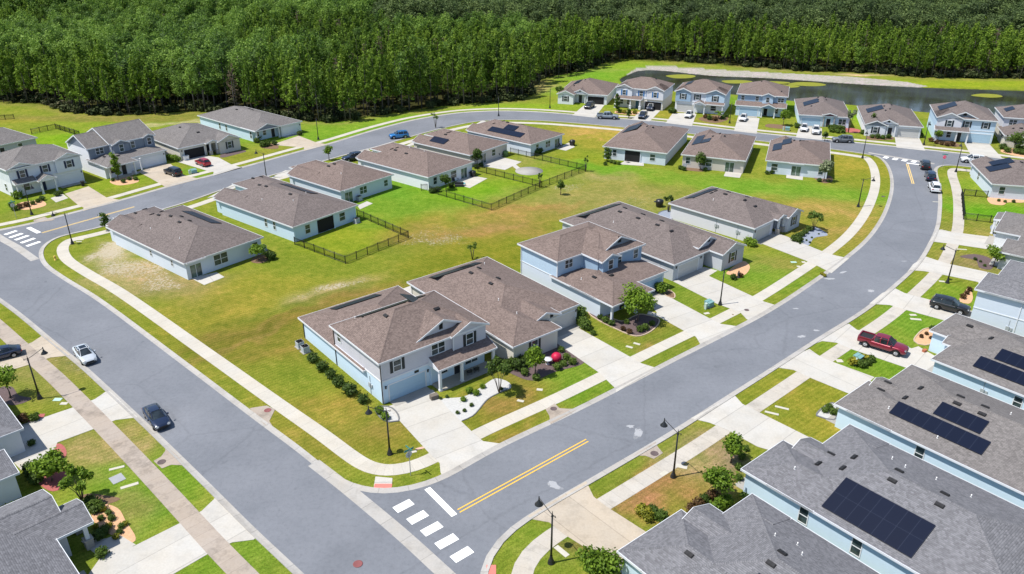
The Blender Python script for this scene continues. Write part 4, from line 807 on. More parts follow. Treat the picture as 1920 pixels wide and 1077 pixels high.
        b.build('roof_vent', VENT, s.root)
    def vents(s, L):
        for q in L: s.vent(*q)
    def pipe(s, x, y):
        p, nn = s.on_roof(x, y, 0); b = MB(); b.tube([p, p + Vector((0, 0, .28))], .045, 8); b.lathe([(.09, 0), (.06, .06)], p + Vector((0, 0, .0)), 10); b.build('vent_pipe', PVC, s.root)
    def solar(s, x, y, nu, nv, turn=False, m=None):
        """nu panels along the eave and nv up the slope, centred at x, y"""
        p, nn = s.on_roof(x, y, .13); e = Vector((0, 0, 1)).cross(nn).normalized(); t = nn.cross(e)
        pw, ph = (1.13, 1.95)
        W_, H_ = nu * pw, nv * ph; b = MB(); c = [p + e * (sx * W_ / 2) + t * (sy * H_ / 2) for sx, sy in ((-1, -1), (1, -1), (1, 1), (-1, 1))]
        uvs = [(0, 0), (W_, 0), (W_, H_), (0, H_)]
        b.poly(c, 0, uvs); d = [q - nn * .06 for q in c]
        b.poly(d[::-1], 1, [(0, 0)] * 4)
        for i in range(4): b.poly([c[i], c[(i + 1) % 4], d[(i + 1) % 4], d[i]], 1, [(0, 0)] * 4)
        o = b.build('solar_array', [SOLAR, BLACK], s.root); r = MB()
        for k in range(nv + 1 if nv < 4 else 2):
            q = p + t * (H_ * (k / max(nv, 1) - .5) * .9) - nn * .1; r.tube([q - e * (W_ / 2 - .1), q + e * (W_ / 2 - .1)], .03, 5)
        r.build('mounting_rail', BLACK, o)
    def lampw(s, side, u, plane, z=1.9):
        f = s.frame_at(side, u, plane); b = MB(); s._b(b, f, -.07, .07, 0, .12, z, z + .3); s._b(b, f, -.1, .1, .02, .2, z + .3, z + .36); b.build('wall_lamp', BLACK, s.root)
    def spout(s, x, y, z1, m=None):
        b = MB(); b.box(x - .045, x + .045, y - .045, y + .045, .1, z1); b.build('downspout', m or TRIM, s.root)
    def meters(s, side, u, plane):
        f = s.frame_at(side, u, plane); b = MB(); s._b(b, f, -.2, .2, 0, .15, 1.0, 1.6); s._b(b, f, .3, .55, 0, .12, 1.1, 1.5); s._b(b, f, .02, .06, 0, .06, 1.6, 2.5); s._b(b, f, .02, .06, 0, .06, .05, 1.0)
        b.build('meter_box', paint('meter_grey', (.33, .36, .38), .5, .1), s.root)
    def trim(s, x0, x1, y0, y1, z0, z1): s.fas.box(x0, x1, y0, y1, z0, z1)
    def corners(s, pts, z0, z1, w=.12):
        for x, y in pts: s.fas.box(x - w / 2, x + w / 2, y - w / 2, y + w / 2, z0, z1)
    def floor(s, x0, x1, y0, y1):
        b = MB(); b.box(x0, x1, y0, y1, 0, .10); b.build('porch_floor', CONC, s.root)
    def finish(s):
        for k, (m, b) in s.walls.items(): b.build('wall', m, s.root)
        s.rb.build('roof', [s.rm, TRIM, s.rm], s.root); s.fas.build('roof_trim', TRIM, s.root)
        return s

WB = paint('stucco_light_blue', (.50, .63, .74), .85, .05, bump=.2); WBL = paint('stucco_pale_blue', (.54, .60, .68), .85, .05, bump=.2); WG = paint('stucco_light_grey', (.55, .56, .61), .85, .05, bump=.2)
WLAV = m_siding('siding_lavender_grey', (.50, .50, .55)); WBEI = paint('stucco_beige', (.50, .46, .42), .85, .05, bump=.2); WWH = paint('stucco_white', (.66, .68, .72), .85, .05, bump=.2)
WMB = m_siding('siding_mid_blue', (.27, .38, .51)); WDG = m_siding('siding_slate', (.20, .23, .28)); WGR = paint('stucco_grey', (.42, .44, .48), .85, .05, bump=.2); WCR = paint('stucco_cream', (.56, .53, .47), .85, .05, bump=.2)
WSB = m_siding('siding_sky_blue', (.43, .55, .67)); WWS = m_siding('siding_white', (.60, .64, .70)); WDB = m_siding('siding_deep_blue', (.12, .22, .38))
BD = paint('garage_door_blue', (.33, .47, .58), .5, .04); WD = paint('garage_door_white', (.66, .68, .72), .5, .04)

# ---- corner house in the foreground: two storeys, light blue below and grey siding above
h = House('two-storey corner house, light blue below and grey above, nearest the front junction', 'FL', (-14.60,73.26), 39.3, 14.4, 10.8, roofm=BROWN, wall=WB)
W_, D_ = 14.4, 10.8
h.wall(0, W_, 0, D_, 0, 2.95); h.wall(.0, 9.6, .0, D_, 2.95, 5.5, WLAV); h.wall(9.6, W_, -.35, D_, 2.95, 5.5, WLAV); h.wall(0, W_, D_, 20.0, 0, 2.8)
h.hip(0, W_, 0, D_, 5.6, .46); h.hip(0, W_, D_ - 7, 20.0, 2.9, .33)
h.gable(4.9, 13.0, .75, 7.5, 5.78, .44, .2, WLAV, .25); h.gable(9.6, W_, -.35, 5.0, 5.62, .42, .35, WLAV, .3)
h.shed(6.3, 14.75, -2.1, 0, 2.95, 3.75); 
h.floor(6.5, 14.6, -2.1, 0)
for x in (6.6, 9.7, 14.4): h.post(x, -1.8, 2.8, .3)
h.wall(6.4, 6.6, -.15, 0, 0, 2.9, WB); h.trim(-.02, W_ + .02, -.05, 0, 2.85, 3.02); h.trim(-.05, 0, 0, D_, 2.85, 3.02); h.trim(9.55, 9.68, -.40, -.34, 2.95, 5.5); h.trim(0, .1, -.04, 0, .1, 5.4)
h.garage('F', 3.3, 0, 4.8, 2.15, BD); h.lampw('F', 6.1, 0); h.lampw('F', .45, 0)
h.window('F', 2.15, 0, 3.65, .95, 1.35, 1, DKSHUT); h.window('F', 7.7, 0, 3.85, .9, 1.35, 2); h.window('F', 12.0, -.35, 3.7, .95, 1.4, 1, DKSHUT); h.window('F', 8.7, .75, 6.45, .32, .75, 1, None, DARKIN, DKSHUT, False)
h.window('F', 8.4, 0, .9, .9, 1.4); h.door('F', 10.3, 0); h.window('F', 12.4, 0, .8, .9, 1.5, 2)
h.window('L', D_ - 1.2, 0, 3.9, .7, 1.3); h.meters('L', 2.7, 0); h.spout(-.06, -.06, 5.4, BLACK); h.spout(-.05, D_ + .1, 5.4, BLACK); h.spout(-.06, 19.7, 2.8, BLACK)
h.window('F', 4.6, -.0, 2.5, .4, .12, 1, None, BLACK, BLACK, False)
h.solar(7.0, 8.9, 8, 1); h.solar(9.0, 7.0, 3, 1); h.solar(7.0, 18.2, 6, 1)
h.vents([(4.2, 5.4), (10.1, 3.6)]); h.pipe(2.3, 9.5); h.pipe(1.4, 13.2)
h.finish(); H1 = h
# ---- beige house next to it
h = House('low beige house with a large hipped brown roof, directly right of the corner house', 'FL', (0.13,81.54), 39.0, 13.6, 23.2, roofm=BROWN, wall=WCR)
h.wall(0, 7.2, 0, 3.2, 0, 2.8); h.wall(0, 13.6, 3.2, 23.2, 0, 2.8); h.hip(0, 13.6, 3.4, 23.2, 2.9, .33)
h.hip(0, 7.2, 0, 8.6, 2.93, .33, wing=True); h.gable(4.8, 9.4, 2.3, 8.5, 3.25, .38, .3, WCR, .25)
h.wall(7.2, 9.0, 2.2, 3.2, 2.5, 3.0); h.garage('F', 10.9, 3.2, 4.8, 2.15, paint('garage_door_cream', (.55, .53, .50), .5, .04)); h.lampw('F', 13.35, 3.2); h.door('F', 8.1, 3.2, m=WOODD); h.window('F', 3.4, 0, .9, .95, 1.5, 1, DKSHUT)
h.window('F', 8.2, 2.3, 3.2, .35, .35, 1, None, DARKIN, DKSHUT, False)
h.solar(5.4, 20.6, 6, 1); h.solar(8.6, 20.8, 3, 1); h.vents([(5.9, 16.6), (7.7, 17.2), (5.9, 12.1), (7.7, 12.8)]); h.pipe(4.2, 4.5); h.pipe(4.3, 8.4); h.pipe(10.4, 19.5)
h.spout(-.05, 22.9, 2.7); h.finish()
# ---- blue two-storey with the low garage wing
h = House('sky-blue two-storey house with a low brown-roofed garage wing, behind the round leafy tree', 'FL', (13.42,92.35), 39.0, 14.0, 19.6, roofm=BROWN, wall=WBL)
h.wall(0, 14.0, 5.0, 19.3, 0, 2.85); h.wall(0, 5.2, 2.3, 5.0, 0, 2.85); h.wall(8.3, 14.0, 3.2, 5.0, 0, 2.8); h.wall(0, 4.8, 11.1, 19.3, 2.85, 5.5, WSB); h.wall(4.8, 14.0, 10.9, 19.3, 2.85, 5.5, WSB); h.wall(4.8, 14.0, 7.8, 10.9, 2.85, 5.5, WMB); h.wall(5.0, 8.0, 6.9, 7.8, 2.85, 5.5, WMB)
h.hip(.0, 14.0, 11.1, 19.3, 5.6, .36); h.hip(4.8, 14.0, 7.8, 15.5, 5.63, .30, wing=True); h.gable(4.8, 8.2, 6.9, 12.0, 5.55, .42, .25, WMB, .25); h.gable(7.3, 13.4, 9.0, 14.0, 6.05, .44, .2, WDG, .3)
h.hip(0, 14.0, 3.2, 12.0, 2.9, .22); h.hip(0, 7.6, .0, 8.0, 2.92, .24, wing=True); h.post(.25, .3, 2.75, .28); h.post(5.0, .3, 2.75, .28)
h.window('F', 2.6, 2.3, .9, .95, 1.4, 1); h.door('F', 4.3, 2.3); h.garage('F', 11.2, 3.2, 4.7, 2.1, BD); h.lampw('F', 8.55, 3.2)
h.wall(-.01, 0, 11.0, 11.02, 3, 5.4); h.trim(-.05, 0, 11.1, 19.3, 2.8, 2.92); h.trim(-.06, .06, 11.05, 11.2, 2.9, 5.4)
h.window('F', 2.2, 11.1, 3.95, .7, 1.2, 2, None) ; h.window('F', 6.5, 6.9, 3.95, .85, 1.4, 1); h.window('F', 9.2, 7.8, 3.7, .9, 1.35, 1); h.window('F', 12.7, 7.8, 3.7, .9, 1.35, 1)
h.window('F', 10.3, 9.0, 6.5, .5, .9, 1, None, DARKIN, DKSHUT, False); h.vents([(3.0, 6.6), (5.6, 5.8)]); h.pipe(1.6, 7.8); h.spout(-.05, 19.1, 5.4); h.finish()
# ---- grey house with front gable
h = House('low grey house with a front gable window and dark shutters, right of the sky-blue house', 'FL', (24.20,106.09), 40.5, 14.4, 24.0, roofm=BROWN2, wall=WGR)
h.wall(0, 7.4, 0, 24, 0, 2.8); h.wall(7.4, 14.2, 2.2, 24, 0, 2.8); h.wall(8.6, 14.2, -2.6, 2.2, 0, 2.8)
h.hip(0, 14.2, 0, 24, 2.9, .33); h.gable(8.6, 14.0, -2.6, 8, 2.93, .40, .35, WGR, .3); h.gable(6.6, 11.6, .6, 9.5, 3.5, .46, .2, WGR, .25)
h.garage('F', 3.6, 0, 4.8, 2.15, DOORG); h.lampw('F', .6, 0); h.lampw('F', 6.6, 0); h.window('F', 11.3, -2.6, .95, 1.0, 1.5, 1, DKSHUT); h.door('F', 8.0, 2.2)
h.window('F', 9.1, .6, 3.9, .45, .45, 1, None, DARKIN, DKSHUT, False); h.meters('L', 2.6, 0)
h.solar(4.6, 21.6, 5, 1); h.solar(9, 21.7, 4, 1); h.vents([(6.1, 16.6), (8.0, 17.2), (6.1, 12.6), (8.0, 13.2), (6.1, 8.5), (8.0, 9.2), (6.0, 5.6)]); h.pipe(3.4, 15.5); h.finish()
# ---- stone column house
h = House('low lavender-grey house with a stacked-stone porch column, beside the blue-grey gravel bed', 'FL', (40.38,120.94), 43.5, 13.4, 17.2, roofm=BROWN2, wall=WG)
h.wall(0, 6.4, 0, 16.8, 0, 2.8); h.wall(6.4, 13.2, 1.2, 16.8, 0, 2.8); h.wall(8.9, 13.2, -1.4, 1.2, 0, 2.8, WG); h.hip(0, 13.2, 0, 16.8, 2.9, .33); h.gable(8.9, 13.2, -1.4, 7, 2.9, .42, .35, WG, .3); h.gable(6.3, 8.9, -.8, 5, 2.95, .36, .3, WG, .25)
h.post(7.0, -.7, 2.75, .3, TRIM, STONE); h.post(8.7, -.7, 2.75, .3, TRIM, STONE); h.garage('F', 3.2, 0, 4.6, 2.1, DOORG); h.lampw('F', .45, 0); h.window('F', 11.0, -1.4, .9, .95, 1.5, 1, DKSHUT); h.door('F', 7.8, 1.2); h.meters('L', 3.0, 0); h.meters('L', 7.2, 0)
h.solar(4.8, 14.8, 4, 1); h.solar(8.6, 14.6, 3, 1); h.vents([(5.9, 12.4), (7.6, 12.6), (5.9, 9.6), (7.6, 10), (5.8, 5.6), (7.6, 6.2), (6.0, 3.6)]); h.pipe(3.6, 10.5); h.finish()

# ---- houses of the inner block that turn their backs to us
def backhouse(label, corner, at, head, W, D, roofm, wall, wins, p=.33, vents=(), solar=(), slid=None, notch=None, pipes=(), front='R', side=(), extra=None, dark=None, prot=3.0, gx=None):
    h = House(label, corner, at, head, W, D, roofm=roofm, wall=wall)
    g0, g1 = (W - 6.2, W) if front == 'R' else (0, 6.2)
    h.wall(0, W, .0 if front is None else 1.2, D, 0, 2.8)
    if gx: g0, g1 = gx
    if front: h.wall(g0, g1, -prot, 1.2, 0, 2.8); h.hip(g0, g1, -prot, (g1 - g0) / 2 + 1.2, 2.93, p, wing=True); h.garage('F', (g0 + g1) / 2, -prot, 4.8, 2.15, DOORG); a0 = (.4, 5.0) if front == 'R' else (W - 5.0, W - .4); h.wall(a0[0], a0[1], -1.0, 1.2, 0, 2.75); h.gable(a0[0], a0[1], -1.0, 6, 2.9, .42, .3, wall, .3); h.window('F', sum(a0) / 2, -1.0, .9, .95, 1.5, 1, DKSHUT)
    h.hip(0, W, 0, D, 2.9, p)
    for q in wins: h.window(*q[:2], D if q[0] == 'B' else (0 if q[0] == 'L' else W), *q[2:])
    for x in slid or (): h.slider('B', x, D, 1.8, 2.1, bool(dark))
    if notch: # small covered patio niche with its own little roof
        x, w_ = notch; h.hip(x - w_ / 2, x + w_ / 2, D - .5, D + .35, 2.86, .2, .2)
    if dark: # flat dark panel, paints in the shade of a deep covered patio
        x, w_ = dark; b = MB(); b.box(x - w_ / 2, x + w_ / 2, D, D + .02, .05, 2.45); b.build('patio_shade_panel', DARKIN, h.root); h.post(x - w_ / 2, D + .05, 2.8, .18, wall)
    for v in vents: h.vent(*v)
    for v in pipes: h.pipe(*v)
    for v in solar: h.solar(*v)
    if extra: extra(h)
    return h.finish()
A = dict(p=.33)
backhouse('low blue-grey house with a brown hipped roof beside the sandy corner lawn', 'BR', (-49.02,106.48), 231, 13.2, 23.6, BROWN2, WBL, [('B', 7.4, .75, 1.15, 1.65, 2), ('B', 1.2, .9, .95, 1.4, 1), ('R', 19.5, 1.2, .5, .9, 1), ('R', 13.2, 1.2, .5, .9, 1)],
    vents=[(6.9, 9.2), (7.3, 12.6), (7.6, 4.2), (5.9, 4.4), (7.6, 6.6), (5.6, 10.2), (6.4, -.6), (8.2, -.4), (6.0, 13.4)], slid=[11.7], notch=(11.7, 2.6), solar=[(2.2, 10.2, 8, 1)], pipes=[(10.5, 9), (10, 17)], front='L', gx=(3.6, 10.4), prot=3.2)
backhouse('low sky-blue house with a brown hipped roof and a black fenced lawn behind it', 'BR', (-36.59,121.55), 231.5, 13.6, 22.6, BROWN2, WB, [('B', 10.8, .8, .95, 1.5, 1), ('B', 3.2, .9, 1.2, 1.4, 1), ('R', 14.8, 1.0, .6, 1.4, 1), ('R', 17.2, 1.0, .6, 1.4, 1)],
    vents=[(7.4, 7.0), (7.4, 14.1), (3.9, -2.4), (2.2, -2.2), (5.0, 1.2)], dark=(6.9, 3.6), solar=[(2.4, 9.6, 8, 1)], pipes=[(10.6, 10), (8.6, 16.4), (4, 14)], front='L', gx=(0, 6.4), prot=5.0)
backhouse('low blue-grey house between the sky-blue house and the white-sided one, facing the far left street', 'BR', (-32.39,140.29), 231, 13.0, 15.4, BROWN, WBL, [('B', 7.5, .9, .85, 1.35, 2), ('B', 1.6, .9, .95, 1.2, 1)], vents=[(8, 6), (7, 6.6)], slid=[11.2], notch=(11.2, 2.2), front='L', gx=(3.4, 9.6), prot=4.2, pipes=[(9, 11)])
backhouse('low white-sided house with garden furniture and a curved patio behind it', 'BR', (-16.63,148.88), 231.5, 13.2, 20.4, BROWN, WWH, [('B', 11.3, .9, .95, 1.4, 1), ('B', 5.8, .8, 1.6, 1.5, 1)], vents=[(8.4, 9.5), (8.2, 6), (7, 3.6), (6.2, 4.4)], slid=[2.6], front='L', gx=(0, 6.2), prot=3.6, pipes=[(6, 8), (5.6, 12)])
backhouse('low beige house whose yard holds the white square and round patios', 'BR', (-9.08,164.63), 231.5, 12.8, 16.6, BROWN, WBEI, [('B', 11.2, .9, .95, 1.4, 1), ('B', 4.8, .9, 1.2, 1.4, 1)], vents=[(8.2, 5.2), (7, 5.2), (6.2, 4), (5.4, 4)], slid=[8.4], front='L', gx=(0, 6.2), prot=3.0, solar=[(10.7, 5.5, 4, 1)])
backhouse('low blue house with a T-shaped solar array, at the far end of the left street', 'BR', (4.31,173.31), 230, 12.0, 19.0, BROWN, WBL, [('B', 9.6, .9, .95, 1.4, 1), ('B', 5.6, .9, .8, 1.35, 2)], vents=[(6.2, 7.2), (5.2, 5), (6.4, 3), (3.6, 9), (3.4, 9.8)], slid=[2.0], front='L', gx=(0, 6), prot=2.5, solar=[(9.9, 9.8, 9, 1), (7.9, 9.8, 3, 1)])
backhouse('low pale blue house with a dark covered patio across the field', 'BL', (33.92,166.10), 156.5, 14.0, 20.5, BROWN, WBL, [('B', 2.9, .8, 1.1, 1.4, 1), ('B', 11.6, .9, .8, 1.4, 1)], vents=[(7.6, 8), (6.2, 8.2), (6.6, 4), (5.2, 4.5)], dark=(7.4, 3.6), front='L', solar=[(11.6, 5.8, 6, 2)], prot=2.0)
backhouse('low beige-white house, middle of three along the far side of the field', 'BL', (49.57,160.38), 158.5, 13.0, 18.5, BROWN, WBEI, [('B', 8.0, .8, 1.3, 1.5, 2), ('B', 11.8, .9, .9, 1.4, 1)], vents=[(8.4, 7.4), (7.0, 6.2), (5.8, 7.8), (7.4, 5.0), (6, 4.6), (6.4, 3), (5.2, 4)], slid=[2.9], notch=(2.9, 2.6), front='L', solar=[(11.4, 8.0, 7, 1), (9.4, 10.6, 3, 1)], prot=2.0)
backhouse('low pale blue house, right of three along the far side of the field', 'BL', (66.04,156.50), 160, 12.2, 16.6, BROWN, WBL, [('B', 10.6, .8, 1.2, 1.4, 1), ('B', 1.3, .8, .9, 1.4, 1)], vents=[(8, 6), (7.4, 5), (6.2, 6.4), (5.6, 5), (6, 3.2), (4.8, 3.8)], slid=[6.2], notch=(6.2, 2.6), front='L', solar=[(10.7, 7.6, 5, 1), (8.9, 4.6, 4, 1)], prot=2.0, dark=None)

# ---- left row beyond the far left street
h = House('pale blue two-storey house with three navy-shuttered windows upstairs, by the left junction', 'FR', (-88.38,155.78), 52, 13.6, 12.0, roofm=WARM, wall=WWH)
W_, D_ = 13.6, 12.0
h.wall(0, W_, 0, D_, 0, 2.9); h.wall(0, W_, 0, D_, 2.9, 5.5, WWS); h.wall(8.6, W_, -.4, 0, 2.9, 5.5, WWS); h.hip(0, W_, 0, D_, 5.6, .38); h.gable(8.8, W_, -.4, 6, 5.6, .38, .3, WWS, .3); h.gable(0, 4.6, -.1, 5, 5.6, .38, .3, WWS, .3)
h.trim(-.05, W_ + .05, -.06, 0, 2.85, 3.0); h.garage('F', 10.9, 0, 4.7, 2.1, WD); h.gable(4.3, 7.3, -2.3, 1.5, 2.75, .5, .25, WWH, .2); h.shed(.2, 4.2, -1.4, 0, 2.8, 3.5); h.post(4.5, -2.1, 2.7, .3); h.post(7.1, -2.1, 2.7, .3); h.post(.4, -1.3, 2.7, .2)
for x, y in ((2.4, -.1), (6.7, 0), (11.2, -.4)): h.window('F', x, y, 3.6, .95, 1.35, 1, NAVY)
h.window('F', 2.6, 0, .9, 1.1, 1.4); h.door('F', 5.6, 0, m=NAVY); h.lampw('F', 13.3, 0); h.window('L', 3, 0, .8, .8, 1.4); h.vents([(6.2, 7), (3.5, 9)]); h.finish()
h = House('two-storey house with slate-blue dormer gables and a white side wall, second from the left junction', 'FL', (-83.43,155.37), 52, 14.2, 20.0, roofm=WARM, wall=WWH)
h.wall(0, 14.2, 3.0, 19, 0, 2.85); h.wall(0, 5.5, 1.8, 3, 0, 2.8); h.wall(0, 4.4, 7.6, 17, 2.85, 5.3); h.wall(4.4, 14.2, 6.6, 18, 2.85, 5.5); h.wall(4.6, 8.0, 5.8, 6.6, 2.85, 5.55, WDG); h.wall(8.0, 14.0, 6.35, 6.6, 2.9, 5.7, WDG); h.wall(.1, 4.4, 7.4, 7.6, 2.9, 5.45, WDG); h.wall(11.7, 14.0, 6.2, 6.35, 2.9, 5.7, WDG)
h.gable(4.4, 14.2, 6.6, 18, 5.75, .44, .3, WWH, .35, True, True, 'x'); h.gable(0, 4.8, 7.4, 16.4, 5.5, .48, .25, WDG, .35, True, False, 'x'); h.gable(4.6, 8.0, 5.8, 10, 5.6, .42, .2, WDG, .2); h.gable(11.6, 14.0, 6.2, 10, 5.75, .42, .15, WDG, .2)
h.hip(0, 14.2, 3.0, 8.6, 2.95, .24); h.hip(0, 6.0, 0, 8.0, 2.92, .24, wing=True); h.post(.3, .3, 2.75); h.post(5.6, .3, 2.75); h.post(7.7, 1.6, 2.75, .25)
h.garage('F', 11.2, 3.0, 4.8, 2.1, WD); h.window('F', 2.3, 7.4, 3.9, .8, 1.3, 2); h.window('F', 6.3, 5.8, 3.9, .85, 1.45); h.window('F', 9.1, 6.35, 3.95, .85, 1.4); h.window('F', 12.85, 6.2, 3.95, .85, 1.45); h.window('F', 1.6, 1.8, .9, 1.0, 1.4); h.door('F', 4.0, 1.8); h.lampw('F', 13.9, 3)
h.vents([(2.2, 5.6), (4.6, 4.6)]); h.finish()
h = House('low beige house with an open garage and a red car before it', 'FL', (-74.45,169.96), 48, 14.0, 19.0, roofm=WARM, wall=WCR)
h.wall(0, 6.4, 0, 18, 0, 2.8); h.wall(6.4, 14, 2, 18, 0, 2.8); h.wall(8.8, 14, -1.6, 2, 0, 2.8); h.hip(0, 14, 0, 18, 2.9, .35); h.gable(8.8, 13.8, -1.6, 7, 2.9, .4, .35, WCR, .3); h.gable(6.2, 8.8, -.9, 4, 2.9, .36, .3, WCR, .25); h.post(6.9, -.8, 2.75, .3, TRIM, STONE); h.post(8.5, -.8, 2.75, .3, TRIM, STONE)
h.garage('F', 3.4, 0, 4.8, 2.2, open_=True); h.window('F', 11.3, -1.6, .9, .95, 1.5, 1, DKSHUT); h.door('F', 7.7, 2); h.lampw('F', .5, 0); h.vents([(5.5, 9.5), (7, 4), (5.8, 14), (8, 14)]); h.finish()
h = House('low light blue house with a white garage door, last of the left row', 'FL', (-61.83,185.10), 50, 13.2, 25.5, roofm=WARM, wall=WB)
h.wall(0, 5.2, 1.6, 25.4, 0, 2.8); h.wall(5.2, 13.0, 1.6, 25.4, 0, 2.8); h.wall(7.2, 13.0, 0, 1.6, 0, 2.8, WWH); h.hip(0, 13.0, 0, 25.4, 2.9, .33); h.gable(0, 6.4, -.2, 6, 2.95, .36, .3, WDG, .25); h.post(.2, .1, 2.8, .3); h.post(6.6, .2, 2.8, .25)
h.garage('F', 10.0, 0, 4.9, 2.15, WD); h.window('F', 1.4, 1.6, 1, .8, 1.2); h.window('F', 3.4, 1.6, 1, .8, 1.2); h.door('F', 5.8, 1.6); h.window('L', 16, 0, .9, .6, 1.4); h.window('L', 13, 0, .9, .6, 1.4); h.window('L', 2.2, 0, .8, .7, 1.5); h.lampw('F', 12.7, 0); h.vents([(5.4, 16), (8.0, 13), (6.2, 20), (9, 16)]); h.finish()

h = House('grey-roofed house cut by the left edge of the photo, behind the house with navy shutters', 'FR', (-111.17,179.63), 55, 13.6, 16, roofm=WARM, wall=WGR)
h.wall(0, 13.6, 0, 16, 0, 2.8); h.hip(0, 13.6, 0, 16, 2.9, .33); h.window('F', 10, 0, .9, .95, 1.4); h.door('F', 6, 0); h.vents([(7.5, 6)]); h.finish()

# ---- row along the pond
h = House('low white house with an open garage at the left end of the pond row', 'FR', (27.72,226.75), 343, 14.0, 17.0, roofm=BROWN, wall=WWH)
h.wall(0, 8, 1.0, 17, 0, 2.8); h.wall(8, 14, 0, 17, 0, 2.8); h.wall(0, 4.6, -2.4, 1, 0, 2.8); h.hip(0, 14, 0, 17, 2.9, .36); h.gable(0, 4.6, -2.4, 7, 2.9, .42, .35, WWH, .3); h.gable(4.2, 8.0, -.2, 6, 3.1, .45, .3, WWH, .3)
h.garage('F', 10.8, 0, 4.8, 2.2, open_=True); h.window('F', 2.3, -2.4, .9, 1.0, 1.4, 1, DKSHUT); h.door('F', 6.0, 1.0); h.post(7.6, -.0, 2.8, .3); h.window('F', 6.0, -.2, 3.5, .4, .4, 1, None, DARKIN, DKSHUT, False); h.solar(3.2, 9.5, 5, 1, True); h.vents([(5.6, 9), (7, 12), (3.4, 3.6), (6.6, 10.6)]); h.finish()
h = House('two-storey white house with bright blue shutters in the pond row', 'FR', (42.65,219.43), 336, 13.6, 11.0, roofm=BROWN, wall=WCR)
h.wall(0, 13.6, 0, 11, 0, 2.9); h.wall(0, 13.6, 0, 11, 2.9, 5.5, WWS); h.wall(0, 4.6, -.4, 0, 2.9, 5.5, WWS); h.wall(8.8, 13.6, -.4, 0, 2.9, 5.5, WG); h.hip(0, 13.6, 0, 11, 5.6, .40); h.gable(0, 4.6, -.4, 5, 5.6, .4, .35, WG, .3); h.gable(9, 13.6, -.4, 5, 5.6, .4, .35, WG, .3)
h.shed(-.2, 7.8, -1.9, 0, 2.85, 3.5); h.trim(-.05, 13.65, -.06, 0, 2.85, 3.0)
for x in (.2, 4.6, 7.4): h.post(x, -1.6, 2.75, .28, TRIM, TRIM)
for x, y in ((2.3, -.4), (7.2, 0), (11.3, -.4)): h.window('F', x, y, 3.6, .9, 1.35, 1, BLUESH)
b_ = MB(); b_.box(8.55, 9.35, -.04, 0, 3.5, 5.2); b_.build('blue_panel', BLUESH, h.root)
h.garage('F', 10.8, 0, 4.7, 2.2, open_=True); h.window('F', 1.6, 0, .9, .9, 1.3); h.window('F', 3.6, 0, .9, .9, 1.3); h.door('F', 6.2, 0, m=paint('door_teal', (.03, .10, .14), .4)); h.vents([(9.5, 6.6), (5, 7)]); h.finish()
h = House('two-storey deep-blue house with black shutters and a white arch-like entry in the pond row', 'FR', (58.54,214.44), 338, 13.4, 12.2, roofm=BROWN, wall=WWH)
h.wall(0, 13.4, 0, 12.2, 0, 2.9); h.wall(0, 13.4, 0, 12.2, 2.9, 5.5, WWS); h.wall(0, 4.2, -.4, 0, 2.9, 5.5, WMB); h.wall(8.4, 13.4, -.4, 0, 2.9, 5.5, WSB); h.hip(0, 13.4, 0, 12.2, 5.6, .40); h.gable(0, 4.2, -.4, 5, 5.6, .4, .35, WMB, .3); h.gable(8.4, 13.4, -.4, 5, 5.6, .4, .35, WMB, .3)
h.trim(-.05, 8.4, -.06, 0, 2.85, 3.0); h.gable(5.6, 8.6, -1.9, 0, 2.75, .45, .3, WWH, .25); h.shed(8.2, 13.6, -1.5, 0, 2.85, 3.5); h.post(5.8, -1.7, 2.7, .28); h.post(8.4, -1.7, 2.7, .28); h.post(13.2, -1.3, 2.7, .28)
for x, y in ((2.1, -.4), (6.0, 0), (10.9, -.4)): h.window('F', x, y, 3.6, .9, 1.35, 1, DKSHUT)
h.garage('F', 2.9, 0, 4.7, 2.1, DOORG); h.door('F', 7.1, 0, m=WD); h.window('F', 10.6, 0, .9, 1.4, 1.3); h.solar(2.4, 6.5, 4, 1, True); h.vents([(5, 7.5), (8, 8)]); h.finish()
h = House('two-storey blue house with a blue garage door under a roof skirt, pond row', 'FR', (74.55,211.69), 341, 12.8, 14.0, roofm=BROWN, wall=WB)
h.wall(0, 12.8, 0, 14, 0, 2.9); h.wall(0, 12.8, 0, 14, 2.9, 5.5, WMB); h.wall(0, 6.6, -1.8, 0, 0, 2.8); h.wall(6.6, 9.4, -.6, 0, 2.9, 5.4, WSB); h.hip(0, 12.8, 0, 14, 5.6, .38); h.gable(6.4, 9.6, -.6, 5, 5.5, .42, .3, WMB, .3)
h.shed(-.3, 13.1, -2.1, 0, 2.85, 3.7); h.gable(6.6, 10.4, -2.6, 0, 2.8, .42, .3, WMB, .25); h.post(6.9, -2.3, 2.75); h.post(12.6, -1.9, 2.75); h.post(10.2, -2.3, 2.75)
h.garage('F', 3.4, -1.8, 4.8, 2.1, BD); h.window('F', 1.4, 0, 3.9, .8, 1.2); h.window('F', 5.2, 0, 3.9, .8, 1.2); h.window('F', 8.0, -.6, 3.8, .8, 1.3); h.window('F', 11.4, 0, 3.9, .75, 1.1, 2); h.door('F', 7.8, 0, m=DARKIN); h.window('F', 10.6, 0, .8, .9, 1.4); h.vents([(11.2, 2.5), (5.6, 7)]); h.finish()
h = House('low blue house with a dark red gable over its door, pond row', 'FL', (74.84,202.82), 345, 12.3, 19.0, roofm=BROWN2, wall=WB)
h.wall(0, 12.3, 0, 19, 0, 2.8); h.hip(0, 12.3, 0, 19, 2.9, .36); MAR = paint('gable_maroon', (.10, .035, .04), .8); h.gable(5.8, 8.8, -.3, 5, 3.2, .3, .25, MAR, .25); h.post(6.0, -.2, 3.1, .25, STONE); h.post(8.6, -.2, 3.1, .25, STONE)
